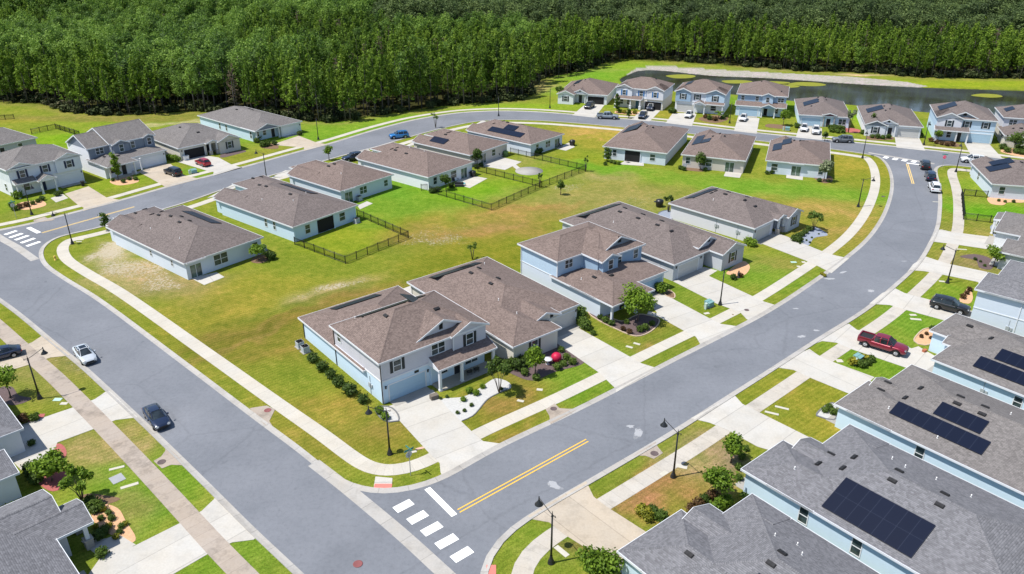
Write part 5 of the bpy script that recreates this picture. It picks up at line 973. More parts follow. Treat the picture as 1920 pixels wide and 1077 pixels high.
h.garage('F', 3.0, 0, 4.7, 2.1, BD); h.window('F', 10.6, 0, .8, .85, 1.4, 2); h.door('F', 7.2, 0, m=DARKIN); h.solar(3.2, 9.5, 4, 2, True); h.vents([(5, 10), (5.2, 13), (7, 10), (7, 13), (3, 5)]); h.finish()
h = House('low grey house with a twin-gabled entry and wide beige garage door, in the pond row', 'FL', (88.16,193.32), 343, 12.8, 20.0, roofm=BROWN2, wall=WWH)
h.wall(0, 12.8, 0, 20, 0, 2.8); h.wall(0, 4.6, -1.2, 0, 0, 2.8); h.hip(0, 12.8, 0, 20, 2.9, .36); h.gable(0, 4.6, -1.2, 6, 2.9, .42, .35, WDG, .3); h.gable(3.2, 7.0, -.5, 6, 3.3, .45, .3, WWH, .3); h.post(5.0, -1.0, 2.8, .3); h.post(6.9, -.4, 2.8, .3)
h.garage('F', 10.0, 0, 4.9, 2.15, DOORG); h.window('F', 2.3, -1.2, .9, .95, 1.4, 1, DKSHUT); h.door('F', 5.8, 0); h.window('F', 5.1, -.5, 3.6, .4, .4, 1, None, DARKIN, DKSHUT, False); h.solar(3.0, 11.5, 4, 2, True); h.vents([(5.2, 12), (7, 13), (5, 7), (6.6, 16), (6, 7.4)]); h.finish()
h = House('two-storey light blue house with three black-shuttered windows, left of the end of the pond row', 'FL', (103.29,188.67), 340, 12.7, 14.0, roofm=BROWN2, wall=WB)
h.wall(0, 12.7, 0, 14, 0, 2.9); h.wall(0, 12.7, 0, 14, 2.9, 5.5, WSB); h.wall(0, 5.4, -.4, 0, 2.9, 5.5, WG); h.hip(0, 12.7, 0, 14, 5.6, .42); h.gable(0, 5.4, -.4, 6, 5.6, .42, .35, WG, .3); h.gable(2.8, 8.6, .3, 7, 5.75, .45, .25, WDG, .3)
h.shed(-.3, 7.2, -1.9, 0, 2.85, 3.6); h.trim(-.05, 12.75, -.06, 0, 2.85, 3.0)
for x in (.2, 4.6, 7.0): h.post(x, -1.6, 2.75, .28)
for x, y in ((2.7, -.4), (6.6, 0), (10.6, 0)): h.window('F', x, y, 3.6, .9, 1.35, 1, DKSHUT)
h.garage('F', 9.9, 0, 4.8, 2.15, BD); h.window('F', 1.4, 0, .8, .9, 1.4); h.window('F', 3.2, 0, .8, .9, 1.4); h.door('F', 5.4, 0); h.window('F', 5.7, .3, 6.3, .6, .6, 1, None, DARKIN, DKSHUT, False); h.solar(2.6, 7.2, 4, 2, True); h.vents([(5.2, 9), (8, 9.5)]); h.finish()
h = House('two-storey grey-white house cut by the right edge, at the end of the pond row', 'FL', (119.40,188.39), 340, 12.5, 11.0, roofm=BROWN2, wall=WCR)
h.wall(0, 12.5, 0, 11, 0, 2.9); h.wall(0, 12.5, 0, 11, 2.9, 5.5, WG); h.hip(0, 12.5, 0, 11, 5.6, .42); h.wall(-.4, 8, -7.5, 0, 0, 2.8); h.hip(-.4, 8, -7.5, 1.2, 2.9, .34, wing=True); h.gable(4.4, 8, -.5, 5, 5.5, .42, .3, WG, .3); h.window('F', 2.0, 0, 3.8, .8, 1.2, 2); h.window('F', 6.2, -.5, 3.7, .8, 1.4); h.window('L', -4.2, -.4, 1.5, 2.6, .8, 1, None, DARKIN); h.window('F', 2.4, -7.5, .9, .9, 1.4); h.solar(1.7, 5.5, 3, 1, True); h.vents([(1.6, -3.6), (3, -4.4)]); h.finish()

# ---- outer side of the curving street, nearest the camera last
backhouse('low pale blue house with a stepped solar array beside the right-edge black fence', 'BR', (93.05,144.80), 166, 13, 15, BROWN2, WBL, [('B', 11.2, .9, .95, 1.4, 1), ('R', 6, .9, .9, 1.4, 1)], vents=[(6, 6), (5.6, 5)], front='L', solar=[(10.2, 7.0, 3, 2, True), (9.0, 4.4, 3, 2, True)])
h = House('white house with a grey roof below the black fence, cut by the right edge', 'FL', (86.80,129.18), 232, 11.0, 16, roofm=WARM, wall=WWH)
h.wall(0, 11, 0, 16, 0, 2.8); h.hip(0, 11, 0, 16, 2.9, .33); h.garage('F', 8, 0, 4.6, 2.1, WD); h.door('F', 3.4, 0); h.shed(.2, 4.6, -1.4, 0, 2.7, 2.95); h.post(.3, -1.2, 2.5); h.post(4.4, -1.2, 2.5); h.finish()
def outerhouse(label, at, head, W, D, wall, roofm, parts, z=2.9, zone=None, extra=None, two=False):
    """parts: (x0, x1, y0, depth, ends) steps of the street front, each with its own roof"""
    h = House(label, 'FR', at, head, W, D, roofm=roofm, wall=wall); ym = max(q[2] for q in parts)
    h.wall(0, W, ym, D, 0, z - .1); h.hip(0, W, ym, D, z, .33)
    for k, (x0, x1, y0, d, kind) in enumerate(parts):
        if y0 < ym: h.wall(x0, x1, y0, ym, 0, z - .1)
        if kind == 'g': h.gable(x0, x1, y0, ym + d, z + .01 * k, .36, .3, wall, .3)
        elif kind == 'h': h.hip(x0, x1, y0, ym + (x1 - x0) / 2 + 1.2, z + .012 * (k + 1), .33, wing=True)
    if extra: extra(h)
    return h.finish()
def q2b(h): h.garage('F', 10, 0, 4.8, 2.1, WD); h.door('F', 4.6, 1.5)
outerhouse('house whose small taupe roof shows between two white drives at the right edge', (75.43,111.18), 231, 13.4, 18, WGR, WARM, [(7.2, 13.4, 0, 5, 'h'), (0, 7.2, 1.5, 4, '')], extra=q2b)
def q3(h):
    h.garage('F', 10.4, 0, 4.8, 2.15, WD); h.trim(h.W, h.W + .05, 0, h.D, 2.85, 2.98); h.solar(9.4, 7.6, 5, 2); h.window('F', 3, 1.2, .9, .95, 1.4); h.door('F', 6, 1.2); h.window('F', 10.4, 0, 3.7, .9, 1.4, 2); h.meters('R', 4.4, h.W); h.spout(h.W + .04, 5.2, 5.4)
outerhouse('two-storey pale blue house with a grey roof, behind the black vehicle', (60.86,92.24), 228, 13.2, 15, WBL, GREY, [(7.0, 13.2, 0, 4, 'h'), (0, 7, 1.2, 4, '')], z=5.6, extra=q3)
def q5(h):
    h.garage('F', 10.6, 0, 4.8, 2.15, BD); h.post(6.9, -.6, 2.75, .3); h.window('F', 3.2, -3.4, .9, .95, 1.5); h.door('F', 7.2, 0.1); h.solar(11.6, 8.2, 8, 1); h.solar(9.4, 8.3, 6, 1); h.meters('R', 5.6, h.W); h.vents([(4.0, -.4), (5.2, 2.6), (7.4, 7.4), (5.8, 9.2), (7.4, 12.0)]); h.window('R', 9.2, h.W, 1.0, .8, 1.3)
outerhouse('low blue house with a warm grey roof and long solar panels, at the red pickup', (49.27,78.91), 219, 13.4, 21, WB, WARM, [(6.6, 13.4, 0, 5, ''), (0, 6.6, -3.4, 7, 'h'), (6.4, 8.6, -1.0, 3, 'g')], extra=q5)
def q6(h):
    h.garage('F', 10.7, 0, 4.8, 2.15, BD); h.window('F', 3.4, 2.0, .9, .95, 1.5); h.door('F', 6.9, 2.0)
    h.solar(11.2, 9.05, 8, 1); h.solar(9.0, 10.1, 4, 1); h.vents([(8.5, 1.8), (6.6, 1.6), (9.0, 4.6), (6.0, 4.8), (7.5, 9.0), (5.7, 8.6), (7.5, 11.4), (5.7, 11.0)]); h.pipe(11.6, 4.2); h.pipe(12.4, 9.6); h.window('R', 8.8, h.W, .8, .8, 1.6, 1); h.pipe(4.3, 13)
outerhouse('low light blue house with two stepped black solar arrays on a mottled roof', (34.43,69.56), 219.5, 13.6, 23.5, WB, WARM, [(7.2, 13.6, 0, 5, 'h'), (0, 5.6, 1.4, 5, 'h'), (5.2, 8.2, .6, 3, 'g')], extra=q6)
def q7(h):
    h.garage('F', 10.9, 0, 4.8, 2.15, BD); h.window('F', 3.0, 3.0, .9, .95, 1.5); h.door('F', 6.6, 1.6)
    h.solar(11.5, 11.35, 7, 2); h.vents([(8.6, 4.2), (6.4, 4.2), (8.4, 6.4), (6.0, 6.2), (7.7, 10.5), (5.8, 10.2), (7.7, 14.6), (5.8, 14.2)]); h.pipe(11.4, 3.4); h.pipe(4.0, 10); h.pipe(3.2, 12.5); h.pipe(3.6, 8.6); h.pipe(3.2, 15.5); h.window('R', 6.2, h.W, .8, .8, 1.6, 1); h.window('R', 11.2, h.W, .8, .8, 1.6, 1)
outerhouse('low blue house with one large double-row solar array, behind the brown patchy lawn', (21.59,58.75), 219.5, 13.8, 24, WB, GREY, [(7.6, 13.8, 0, 5, 'h'), (5.0, 8.4, 1.4, 4, 'g'), (0, 5.4, 2.8, 5, 'h')], extra=q7)
def q8(h):
    h.garage('F', 10.9, 0, 4.8, 2.15, BD); h.window('F', 3.0, 2.6, .9, .95, 1.5); h.solar(10.6, 12.6, 6, 2); h.vents([(10.8, 4.2), (7.6, 9.4), (5.8, 9.2), (7.6, 12), (5.8, 14)]); h.pipe(4, 7.4); h.pipe(4.2, 10.0); h.pipe(3.2, 9); h.window('R', 3.0, h.W, .8, .8, 1.4, 1); h.window('L', 9, 0, .8, .8, 1.4)
outerhouse('low grey-roofed house filling the bottom right corner of the photo', (8.66,48.24), 218.5, 13.8, 22, WB, GREY, [(6.6, 13.8, 0, 5, 'h'), (4.0, 8.0, 1.0, 5, 'g'), (0, 5.0, 2.6, 5, 'h')], extra=q8)

# ---- bottom left houses, facing the wide left street
h = House('low house with a lavender-grey shingle roof and stone-based porch post in the bottom left corner', 'FL', (-35.97,51.72), 135, 7, 18, roofm=GREY, wall=WGR)
h.wall(-8, 0.4, 3.0, 18, 0, 2.8); h.wall(0.4, 7.0, 1.8, 18, 0, 2.8); h.gable(0, 3.4, .0, 8, 2.9, .42, .35, WGR, .3); h.gable(0.4, 6.9, 1.7, 12, 2.95, .40, .3, WGR, .25); h.hip(-8, 6.9, 3.0, 18, 2.9, .33)
h.post(.35, .35, 2.8, .35, TRIM, STONE); h.post(3.0, .35, 2.8, .35, TRIM, STONE); h.door('F', 1.7, 3.0, m=DARKIN); h.garage('F', -4.6, 3.0, 4.8, 2.15, DOORG); h.window('F', 5.2, 1.8, .9, .95, 1.4); h.finish()
h = House('low white-walled house with a grey roof at the left edge, shaded slab before its door', 'FL', (-49.67,65.17), 135, 7.4, 16, roofm=GREY, wall=WWH)
h.wall(0, 12, .0, 16, 0, 2.8); h.wall(-7.4, -3.4, 2.4, 16, 0, 2.8); h.wall(-3.4, 0, 5.4, 16, 0, 2.8); h.hip(0, 12, 0, 16, 2.9, .33); h.hip(-7.4, -3.2, 2.4, 12, 2.9, .33); h.hip(-7.4, 1, 5.4, 16, 2.91, .33); h.garage('R', 0, 0, .1, .1) if False else None
h.door('F', -1.7, 5.4, m=WD); h.window('F', -5.4, 2.4, .9, .95, 1.4); h.window('F', 4, 0, .9, .95, 1.4); h.finish()
patio([(-52.87,70.11),(-47.70,66.69),(-47.17,64.64),(-48.94,62.17),(-52.24,64.90),(-53.94,68.95)], CONC)

# ================================================================ STREET LAMPS AND SIGNS
def lamp_proto():
    root = empty('street_lamp'); b = MB()
    b.lathe([(.30, 0), (.30, .10), (.24, .16), (.26, .30), (.20, .42), (.14, .62), (.11, .9)], n=14); b.build('lamp_base', BLACK, root)
    b = MB(); b.tube([(0, 0, .85), (0, 0, 2.8), (0, 0, 5.2)], [.10, .085, .07], 10); b.lathe([(.10, 0), (.12, .08), (.07, .14)], (0, 0, 5.1), 10); b.lathe([(.05, 0), (.06, .12), (.015, .5), (0, .55)], (0, 0, 5.2), 8); b.build('pole', BLACK, root)
    b = MB(); P_ = []
    for k in range(13):
        t = k / 12; P_.append((-.32 + 2.05 * t, 0, 5.25 + (.12 * math.cos(t * 9) if t < .15 else 0) + .75 * (t ** 1.5) * (1.35 - .4 * t) - .02))
    b.tube(P_, [.035] * 12 + [.03], 8); b.tube([(-.32, 0, 5.25), (-.42, 0, 5.33), (-.38, 0, 5.45)], .035, 6); b.build('arm', BLACK, root)
    e = P_[-1]; b = MB(); b.tube([(e[0], 0, e[2] + .12), (e[0], 0, e[2] - .25)], .05, 8)
    b.lathe([(.05, 0), (.10, -.08), (.13, -.18), (.36, -.48), (.37, -.52), (.33, -.52), (.0, -.42)], (e[0], 0, e[2] - .2), 18); b.build('lamp_head', BLACK, root)
    return root
LP = lamp_proto()
LAMPS = [((3.33,49.85), 128, 'black street lamp at the bottom edge, arm over the tan drive beside the curved walk'), ((15.87,61.11), 130, 'black street lamp standing in the brown patchy lawn, in front of the large-array house'),
 ((-12.54,64.72), 186, 'black street lamp on the corner lawn next to the street-name sign'), ((-54.02,74.88), 48, 'black street lamp by the left walk, behind the parked silver sedan'),
 ((29.53,98.63), None, 'black lamp pole without a visible arm, between two white drives beside the green utility box'), ((65.45,105.90), 160, 'black street lamp near the right edge, its arm reaching over the right-hand walk'),
 ((65.64,139.78), -12, 'black street lamp inside the bend, its arm reaching over the curved walk'), ((-73.90,121.24), 196, 'black street lamp on the sandy corner lawn at the left junction'), ((-88.61,135.42), -15, 'black street lamp before the house with navy shutters'),
 ((79.68,172.38), 70, 'black street lamp at the far junction, left of the faded yellow line'), ((95.48,161.81), 70, 'black street lamp right of the stop sign at the far junction'), ((99.05,183.74), 250, 'black street lamp just left of the light blue two-storey house in the pond row'),
 ((-47.68,188.66), None, 'black lamp pole on the green verge beyond the last left house'), ((-3.67,213.40), None, 'black lamp pole behind the roof of the house with the T-shaped solar array'), ((10.84,223.21), None, 'black lamp pole on the grass left of the first house in the pond row'),
 ((-51.51,157.31), 160, 'black street lamp rising behind the grey roofs along the far left street'), ((57.74,205.22), None, 'thin black lamp pole in the grass between the deep-blue and the blue two-storey houses')]
for i, (c, a, lab) in enumerate(LAMPS):
    o = LP if i == 0 else copy_thing(LP)
    o.location = (c[0], c[1], 0); o.rotation_euler = (0, 0, R(a or 0)); tag(o, lab, 'street lamp', 'black street lamps of the estate')
    if a is None:
        for ch in list(o.children):
            if ch.name.split('.')[0] in ('arm', 'lamp_head'): bpy.data.objects.remove(ch)
GREEN = paint('sign_green', (.03, .20, .17), .5, .08); SBACK = paint('sign_back', (.45, .47, .48), .45, .08, metal=.3); SRED = paint('stop_red', (.62, .02, .10), .5, .05); GALV = paint('galvanised', (.36, .36, .36), .5, .1, metal=.4)
def octagon(b, f, r, o0, o1):
    P0 = [f(r * math.cos(R(22.5 + 45 * k)), o0, r * math.sin(R(22.5 + 45 * k))) for k in range(8)]; P1 = [f(r * math.cos(R(22.5 + 45 * k)), o1, r * math.sin(R(22.5 + 45 * k))) for k in range(8)]
    b.poly(P0); b.poly(P1[::-1])
    for k in range(8): b.poly([P0[k], P0[(k + 1) % 8], P1[(k + 1) % 8], P1[k]])
def signpost(c, rot, lab, blades=True, face=False, text=True):
    root = empty('signpost', (c[0], c[1]), R(rot)); tag(root, lab, 'sign'); b = MB(); b.box(-.03, .03, -.03, .03, 0, 3.35); b.build('post', GALV, root)
    b = MB(); octagon(b, lambda a, o, z: (a, -.05 - o, 2.55 + z), .38, 0, .012); o = b.build('stop_plate', SBACK if not face else SRED, root)
    b = MB(); octagon(b, lambda a, o, z: (a, -.065 - o, 2.55 + z), .36, 0, .004); b.build('stop_face', SRED, o)
    fc = bpy.data.curves.new('stop_text', 'FONT'); fc.body = 'STOP'; fc.size = .27; fc.align_x = 'CENTER'; fc.align_y = 'CENTER'; fc.extrude = .003
    to = bpy.data.objects.new('stop_text', fc); COL.objects.link(to); me_ = to.to_mesh().copy(); bpy.data.objects.remove(to)
    t = bpy.data.objects.new('lettering', me_); me_.materials.append(TRIM); COL.objects.link(t); t.parent = o; t.location = (0, -.076, 2.55); t.rotation_euler = (R(90), 0, 0)
    if blades:
        b = MB(); b.box(-.55, .55, -.012, .012, 3.02, 3.22); b.build('street_name_blade', GREEN, root)
        b = MB(); b.box(-.012, .012, -.5, .5, 3.24, 3.44); b.build('street_name_blade', GREEN, root)
    return root
signpost((-10.01,61.35), 222, 'street-name sign with two green blades over a stop plate, on the near corner')
signpost((-90.34,133.46), 232, 'street-name sign with pale green blades at the left junction, near the navy shutter house')
signpost((93.85,164.54), 332, 'red stop sign at the far junction beside the black parked vehicle', face=True)
# fire hydrant
root = empty('fire_hydrant', (-73.22,114.52)); tag(root, 'small yellow fire hydrant on the verge of the corner lawn', 'fire hydrant'); YH = paint('hydrant_yellow', (.62, .42, .10), .5, .1)
b = MB(); b.lathe([(.20, 0), (.20, .06), (.13, .08), (.13, .55), (.17, .58), (.15, .68), (.06, .78), (0, .8)], n=12); b.build('barrel', YH, root)
for s_ in (-1, 1): b = MB(); b.tube([(0, 0, .45), (s_ * .22, 0, .45)], .06, 8); b.build('nozzle', YH, root)
UG = paint('utility_green', (.16, .30, .30), .5, .12); UG2 = paint('utility_pale', (.40, .50, .45), .5, .12)
def ubox(c, rot, lab, ped=True):
    root = empty('utility_box', c, R(rot)); tag(root, lab, 'utility box'); b = MB(); b.box(-.62, .62, -.5, .5, 0, .12); b.build('pad', CONC_T, root)
    b = MB(); b.box(-.55, .55, -.42, .42, .12, .78); b.poly([(-.58, -.46, .78), (.58, -.46, .78), (.58, .46, .92), (-.58, .46, .92)]); b.box(-.58, .58, -.46, .46, .74, .79); b.box(-.56, .56, .0, .45, .79, .9); b.build('cabinet', UG, root)
    if ped: b = MB(); b.box(-1.15, -.85, -.35, -.05, 0, .85); b.box(-1.18, -.82, -.38, -.02, .85, .92); b.build('pedestal', UG2, root)
ubox((27.83,98.13), 40, 'green utility box with a small pedestal beside the armless lamp pole'); ubox((42.86,83.13), 40, 'pale green utility box among yellow shrubs, beside the red pickup'); ubox((70.62,197.58), -20, 'small green utility box at the foot of the tree before the blue two-storey house')
ubox((-68.11,161.05), 40, 'pale green utility pedestal in the small lawn between the black and red cars')

# air-conditioning units
ACB = paint('ac_grey', (.36, .40, .44), .5, .1); 
def acunit(c, rot, lab, s=1.0):
    root = empty('ac_unit', c, R(rot)); root.scale = (s, s, s); tag(root, lab, 'air conditioner', 'air conditioners beside the houses'); b = MB(); b.box(-.55, .55, -.55, .55, 0, .08); b.build('pad', CONC_W, root)
    b = MB(); b.box(-.42, .42, -.42, .42, .08, .88); b.build('casing', ACB, root); b = MB(); b.lathe([(.34, .0), (.34, .03), (.28, .03), (.28, .0)], (0, 0, .885), 18); b.lathe([(.09, 0), (.09, .05), (0, .05)], (0, 0, .885), 10); b.build('fan_guard', BLACK, root)
    b = MB(); b.box(-.44, .44, -.44, .44, .84, .88); b.build('lid_rim', TRIM, root)
acunit((-27.13,86.69), 40, 'rear one of two air conditioners by the light blue side wall of the corner house'); acunit((-26.16,85.48), 40, 'front one of two air conditioners by the light blue side wall of the corner house')
acunit((-27.91,131.28), 50, 'white air conditioner inside the black fence behind the sky-blue house'); acunit((-29.58,143.45), 50, 'dark air conditioner by the patio door of the blue-grey house'); acunit((-41.00,118.47), 50, 'air conditioner behind the young tree at the blue-grey corner house')
acunit((37.97,165.74), -20, 'air conditioner at the left corner of the middle house across the field'); acunit((55.66,162.97), -20, 'air conditioner at the left corner of the right house across the field'); acunit((44.99,78.49), -50, 'grey air conditioner between the red pickup house and the twin-array house') if False else None

# ================================================================ VEHICLES
TYRE = paint('tyre', (.012, .012, .012), .8, .1); RIM = paint('alloy_rim', (.45, .46, .48), .3, .05, metal=.6); CGL = m_glass('car_glass', (.010, .014, .018), .06); HEADL = paint('headlight', (.26, .28, .30), .15, .05, spec=.8); TAIL = paint('taillight', (.35, .01, .01), .25, .05)
DKPL = paint('dark_plastic', (.02, .02, .022), .6, .1)
def ring(x, w_, z0, z1, tuck=.12, r=.12):
    """one cross-section of the car body"""
    pts = [(-w_ + tuck, z0), (-w_ + .03, z0 + .10), (-w_, z0 + (z1 - z0) * .5), (-w_ + .02, z1 - r), (-w_ + .09, z1 - .025), (-w_ * .55, z1), (0, z1 + .015)]
    pts = pts + [(-a, z) for a, z in pts[::-1][1:]]
    return [(x, a, z) for a, z in pts]
SHAPES = {
 # stations: x, half width, sill z, top z;  cabin: (x, half width at base, half width at roof, z base, z roof)
 'sedan': dict(L=4.75, st=[(-2.37, .72, .42, .72), (-2.32, .80, .32, .90), (-2.1, .86, .26, .98), (-1.5, .90, .24, 1.0), (-.6, .91, .22, .96), (.5, .91, .22, .93), (1.1, .91, .22, .93), (1.7, .88, .24, .86), (2.15, .82, .28, .76), (2.34, .70, .36, .62)],
   cab=[(-1.95, .66, .985), (-1.15, .58, 1.36), (-.45, .60, 1.44), (.15, .59, 1.42), (1.08, .70, .93)], wb=(-1.42, 1.42), wr=.33, wz=.33),
 'hatch': dict(L=4.5, st=[(-2.25, .74, .42, .80), (-2.2, .84, .32, 1.0), (-1.9, .90, .28, 1.06), (-.6, .92, .26, 1.04), (.5, .92, .26, 1.0), (1.05, .92, .26, 1.0), (1.6, .89, .28, .95), (2.05, .83, .30, .84), (2.24, .72, .38, .66)],
   cab=[(-2.12, .74, 1.06), (-1.75, .66, 1.50), (-1.0, .68, 1.60), (.1, .66, 1.58), (.98, .76, 1.0)], wb=(-1.35, 1.35), wr=.35, wz=.35),
 'suv': dict(L=4.85, st=[(-2.42, .78, .46, .90), (-2.37, .88, .36, 1.1), (-2.0, .94, .30, 1.16), (-.6, .96, .30, 1.14), (.5, .96, .30, 1.12), (1.15, .96, .30, 1.12), (1.7, .93, .32, 1.08), (2.2, .88, .34, .98), (2.40, .78, .42, .80)],
   cab=[(-2.33, .80, 1.16), (-2.05, .72, 1.66), (-1.0, .73, 1.76), (.25, .71, 1.73), (1.05, .80, 1.12)], wb=(-1.45, 1.45), wr=.38, wz=.38),
 'pickup': dict(L=5.85, st=[(-2.92, .90, .62, 1.10), (-2.86, .97, .50, 1.16), (-1.2, 1.0, .44, 1.18), (-1.15, 1.0, .44, 1.18), (.5, 1.0, .44, 1.17), (1.45, 1.0, .44, 1.2), (2.2, .98, .46, 1.18), (2.75, .93, .5, 1.06), (2.92, .84, .58, .9)],
   cab=[(-1.12, .82, 1.18), (-.95, .74, 1.80), (-.2, .76, 1.88), (.65, .74, 1.86), (1.42, .84, 1.19)], wb=(-1.85, 1.85), wr=.42, wz=.42),
}
def vehicle(kind, c, head, mat_, lab, cat='car', roof=None, sunroof=False, scale=1.0, z=0.0):
    S = SHAPES[kind]; root = empty({'sedan': 'sedan', 'hatch': 'hatchback', 'suv': 'suv', 'pickup': 'pickup_truck'}[kind], (c[0], c[1], z), R(head)); root.scale = (scale,) * 3; tag(root, lab, cat)
    b = MB(); st = S['st']; dense = []
    for a, d in zip(st[:-1], st[1:]):
        for k in range(3):
            t = k / 3; dense.append(tuple(a[i] * (1 - t) + d[i] * t for i in range(4)))
    dense.append(st[-1]); rows = []
    for x, w_, z0, z1 in dense:
        for wx in S['wb']:      # wheel arches
            d = abs(x - wx)
            if d < S['wr'] + .08: z0 = max(z0, S['wz'] + math.sqrt(max(0, (S['wr'] + .08) ** 2 - d * d)) * .9)
        rows.append(ring(x, w_, z0, z1))
    b.grid(rows, 0); b.poly(rows[0]); b.poly(rows[-1][::-1])
    body = b.build('body', mat_, root)
    u = MB(); u.box(-S['L'] / 2 + .3, S['L'] / 2 - .3, -.72, .72, S['wz'] - .12, S['wz'] + .35); u.build('underbody', DKPL, root)
    if kind == 'pickup':
        q = MB(); x0, x1 = -2.78, -1.22; q.poly([(x0, -.80, 1.205), (x1, -.80, 1.205), (x1, .80, 1.205), (x0, .80, 1.205)], 0)
        q2 = MB(); q2.poly([(x0, -.78, 1.21), (x1, -.78, 1.21), (x1, .78, 1.21), (x0, .78, 1.21)])
        q = MB()
        for (a0, a1, b0, b1) in ((x0 - .1, x1, -.97, -.83), (x0 - .1, x1, .83, .97), (x0 - .12, x0 + .02, -.83, .83), (x1 - .02, x1 + .1, -.83, .83)): q.box(a0, a1, b0, b1, 1.12, 1.34)
        q.build('bed_sides', mat_, root); q2.build('bed_floor', DKPL, root)
    # cabin
    cb = S['cab']; b = MB(); rows = []
    bw = lambda x: np.interp(x, [s_[0] for s_ in st], [s_[3] for s_ in st])
    n_ = len(cb); xs = [q[0] for q in cb]
    for i, (x, hw, zr) in enumerate(cb):
        if i in (0, n_ - 1): rows.append([(x, -hw, zr), (x, -hw * .9, zr + .005), (x, -hw * .5, zr + .012), (x, hw * .5, zr + .012), (x, hw * .9, zr + .005), (x, hw, zr)])
        else: rows.append([(x, -hw - .17, bw(x) - .03), (x, -hw - .02, zr - .12), (x, -hw * .75, zr), (x, hw * .75, zr), (x, hw + .02, zr - .12), (x, hw + .17, bw(x) - .03)])
    b.grid(rows, 0, smooth=False); gl = b.build('window', CGL, root)
    b = MB()     # roof skin and pillars
    rr = [[(x, -hw * .80, zr + .012), (x, -hw * .4, zr + .03), (x, hw * .4, zr + .03), (x, hw * .80, zr + .012)] for x, hw, zr in cb[1:-1]]
    b.grid(rr, 0)
    for sgn_ in (-1, 1):
        for (x, hw, zr) in cb[1:-1]: 
            if x != cb[1][0] or kind in ('suv', 'hatch', 'sedan', 'pickup'):
                p0 = (x, sgn_ * (hw + .175), bw(x) - .02); p1 = (x, sgn_ * (hw + .03), zr - .11); p2 = (x, sgn_ * hw * .78, zr + .012)
                for a_, c_ in ((p0, p1), (p1, p2)): b.poly([(a_[0] - .05, a_[1], a_[2]), (a_[0] + .05, a_[1], a_[2]), (c_[0] + .05, c_[1], c_[2] + .004), (c_[0] - .05, c_[1], c_[2] + .004)])
        for i0, i1 in ((0, 1), (n_ - 1, n_ - 2)):
            x0, h0, z0 = cb[i0]; x1, h1, z1 = cb[i1]
            b.poly([(x0, sgn_ * (h0 + .02), z0 + .01), (x0, sgn_ * (h0 - .06), z0 + .02), (x1, sgn_ * (h1 * .72), z1 + .02), (x1, sgn_ * (h1 * .8), z1 + .015)])
        P2 = [(x, sgn_ * (hw + .035), zr - .115) for x, hw, zr in cb[1:-1]]; b.tube(P2, .03, 5)
    b.build('roof', roof or mat_, root)
    if sunroof: b = MB(); x = -.35; b.poly([(x - .45, -.38, 1.482), (x + .35, -.38, 1.482), (x + .35, .38, 1.482), (x - .45, .38, 1.482)]); b.build('sunroof', CGL, root)
    # wheels
    for wx in S['wb']:
        for sg in (-1, 1):
            yw = st[4][1] - .02; b = MB(); r_ = S['wr']; rows = []
            for y, r in ((yw - .22, r_ * .9), (yw - .20, r_), (yw - .02, r_), (yw, r_ * .93), (yw, r_ * .62)): rows.append([(wx + r * math.cos(k * math.pi / 10), sg * y, S['wz'] + r * math.sin(k * math.pi / 10)) for k in range(20)])
            b.grid(rows, 0, True); w_o = b.build('wheel', TYRE, root); q = MB(); q.poly([(wx + r_ * .62 * math.cos(k * math.pi / 10), sg * (yw - .02), S['wz'] + r_ * .62 * math.sin(k * math.pi / 10)) for k in range(20)])
            for k in range(5):
                a = k * 2 * math.pi / 5; q.tube([(wx, sg * yw, S['wz']), (wx + r_ * .6 * math.cos(a), sg * yw, S['wz'] + r_ * .6 * math.sin(a))], .035, 4)
            q.build('rim', RIM, w_o)
    xf, xr = st[-1][0], st[0][0]; zf = st[-2][3]; zr_ = st[1][3]
    for sg in (-1, 1):
        b = MB(); w1 = st[-2][1]; b.poly([(xf + .015, sg * w1 * .55, zf - .20), (xf + .015, sg * w1 * .80, zf - .17), (st[-2][0] + .02, sg * (w1 + .01), zf - .06), (st[-2][0] - .02, sg * (w1 * .72), zf + .02), (xf - .05, sg * w1 * .5, zf - .08)]); b.build('headlight', HEADL, root)
        b = MB(); b.box(xr - .02, xr + .10, sg * .50 if sg > 0 else -.80, sg * .50 if sg < 0 else .80, zr_ - .30, zr_ - .14); b.build('taillight', TAIL, root)
        b = MB(); x = cb[-1][0] - .25; b.box(x - .10, x + .08, min(sg * .95, sg * 1.12), max(sg * .95, sg * 1.12), cb[-1][2] + .02, cb[-1][2] + .16); b.build('mirror', mat_, root)
    b = MB(); b.box(xf - .02, xf + .025, -.42, .42, zf - .32, zf - .14); b.box(xf - .05, xf + .02, -.60, .60, st[-1][2] + .02, st[-1][2] + .13); b.build('grille', DKPL, root)
    return root
SIL = m_car('paint_silver', (.52, .56, .60), .25); NVY = m_car('paint_dark_blue', (.012, .022, .055)); BLK = m_car('paint_black', (.012, .012, .014)); REDP = m_car('paint_red', (.36, .008, .02)); BLU = m_car('paint_bright_blue', (.03, .20, .52)); WHT = m_car('paint_white', (.70, .71, .72), .0)
GRY = m_car('paint_grey', (.16, .17, .18), .3); LGR = m_car('paint_light_grey', (.28, .32, .36), .35); MARO = m_car('paint_maroon', (.20, .008, .025), .25)
vehicle('sedan', (-53.23,83.90), -48, SIL, 'silver sedan with a sunroof parked at the left kerb', sunroof=True, z=.02)
vehicle('sedan', (-38.80,70.51), -50, NVY, 'dark blue sedan parked at the left kerb, nearest the camera', z=.02)
vehicle('suv', (-72.12,159.91), 142, BLK, 'black car parked on the tan drive of the slate dormer house', z=.04)
vehicle('hatch', (-68.28,166.95), 138, REDP, 'red car parked in front of the open garage', z=.04)
vehicle('suv', (-28.04,190.18), 202, BLU, 'bright blue car parked on the far left street', z=.01)
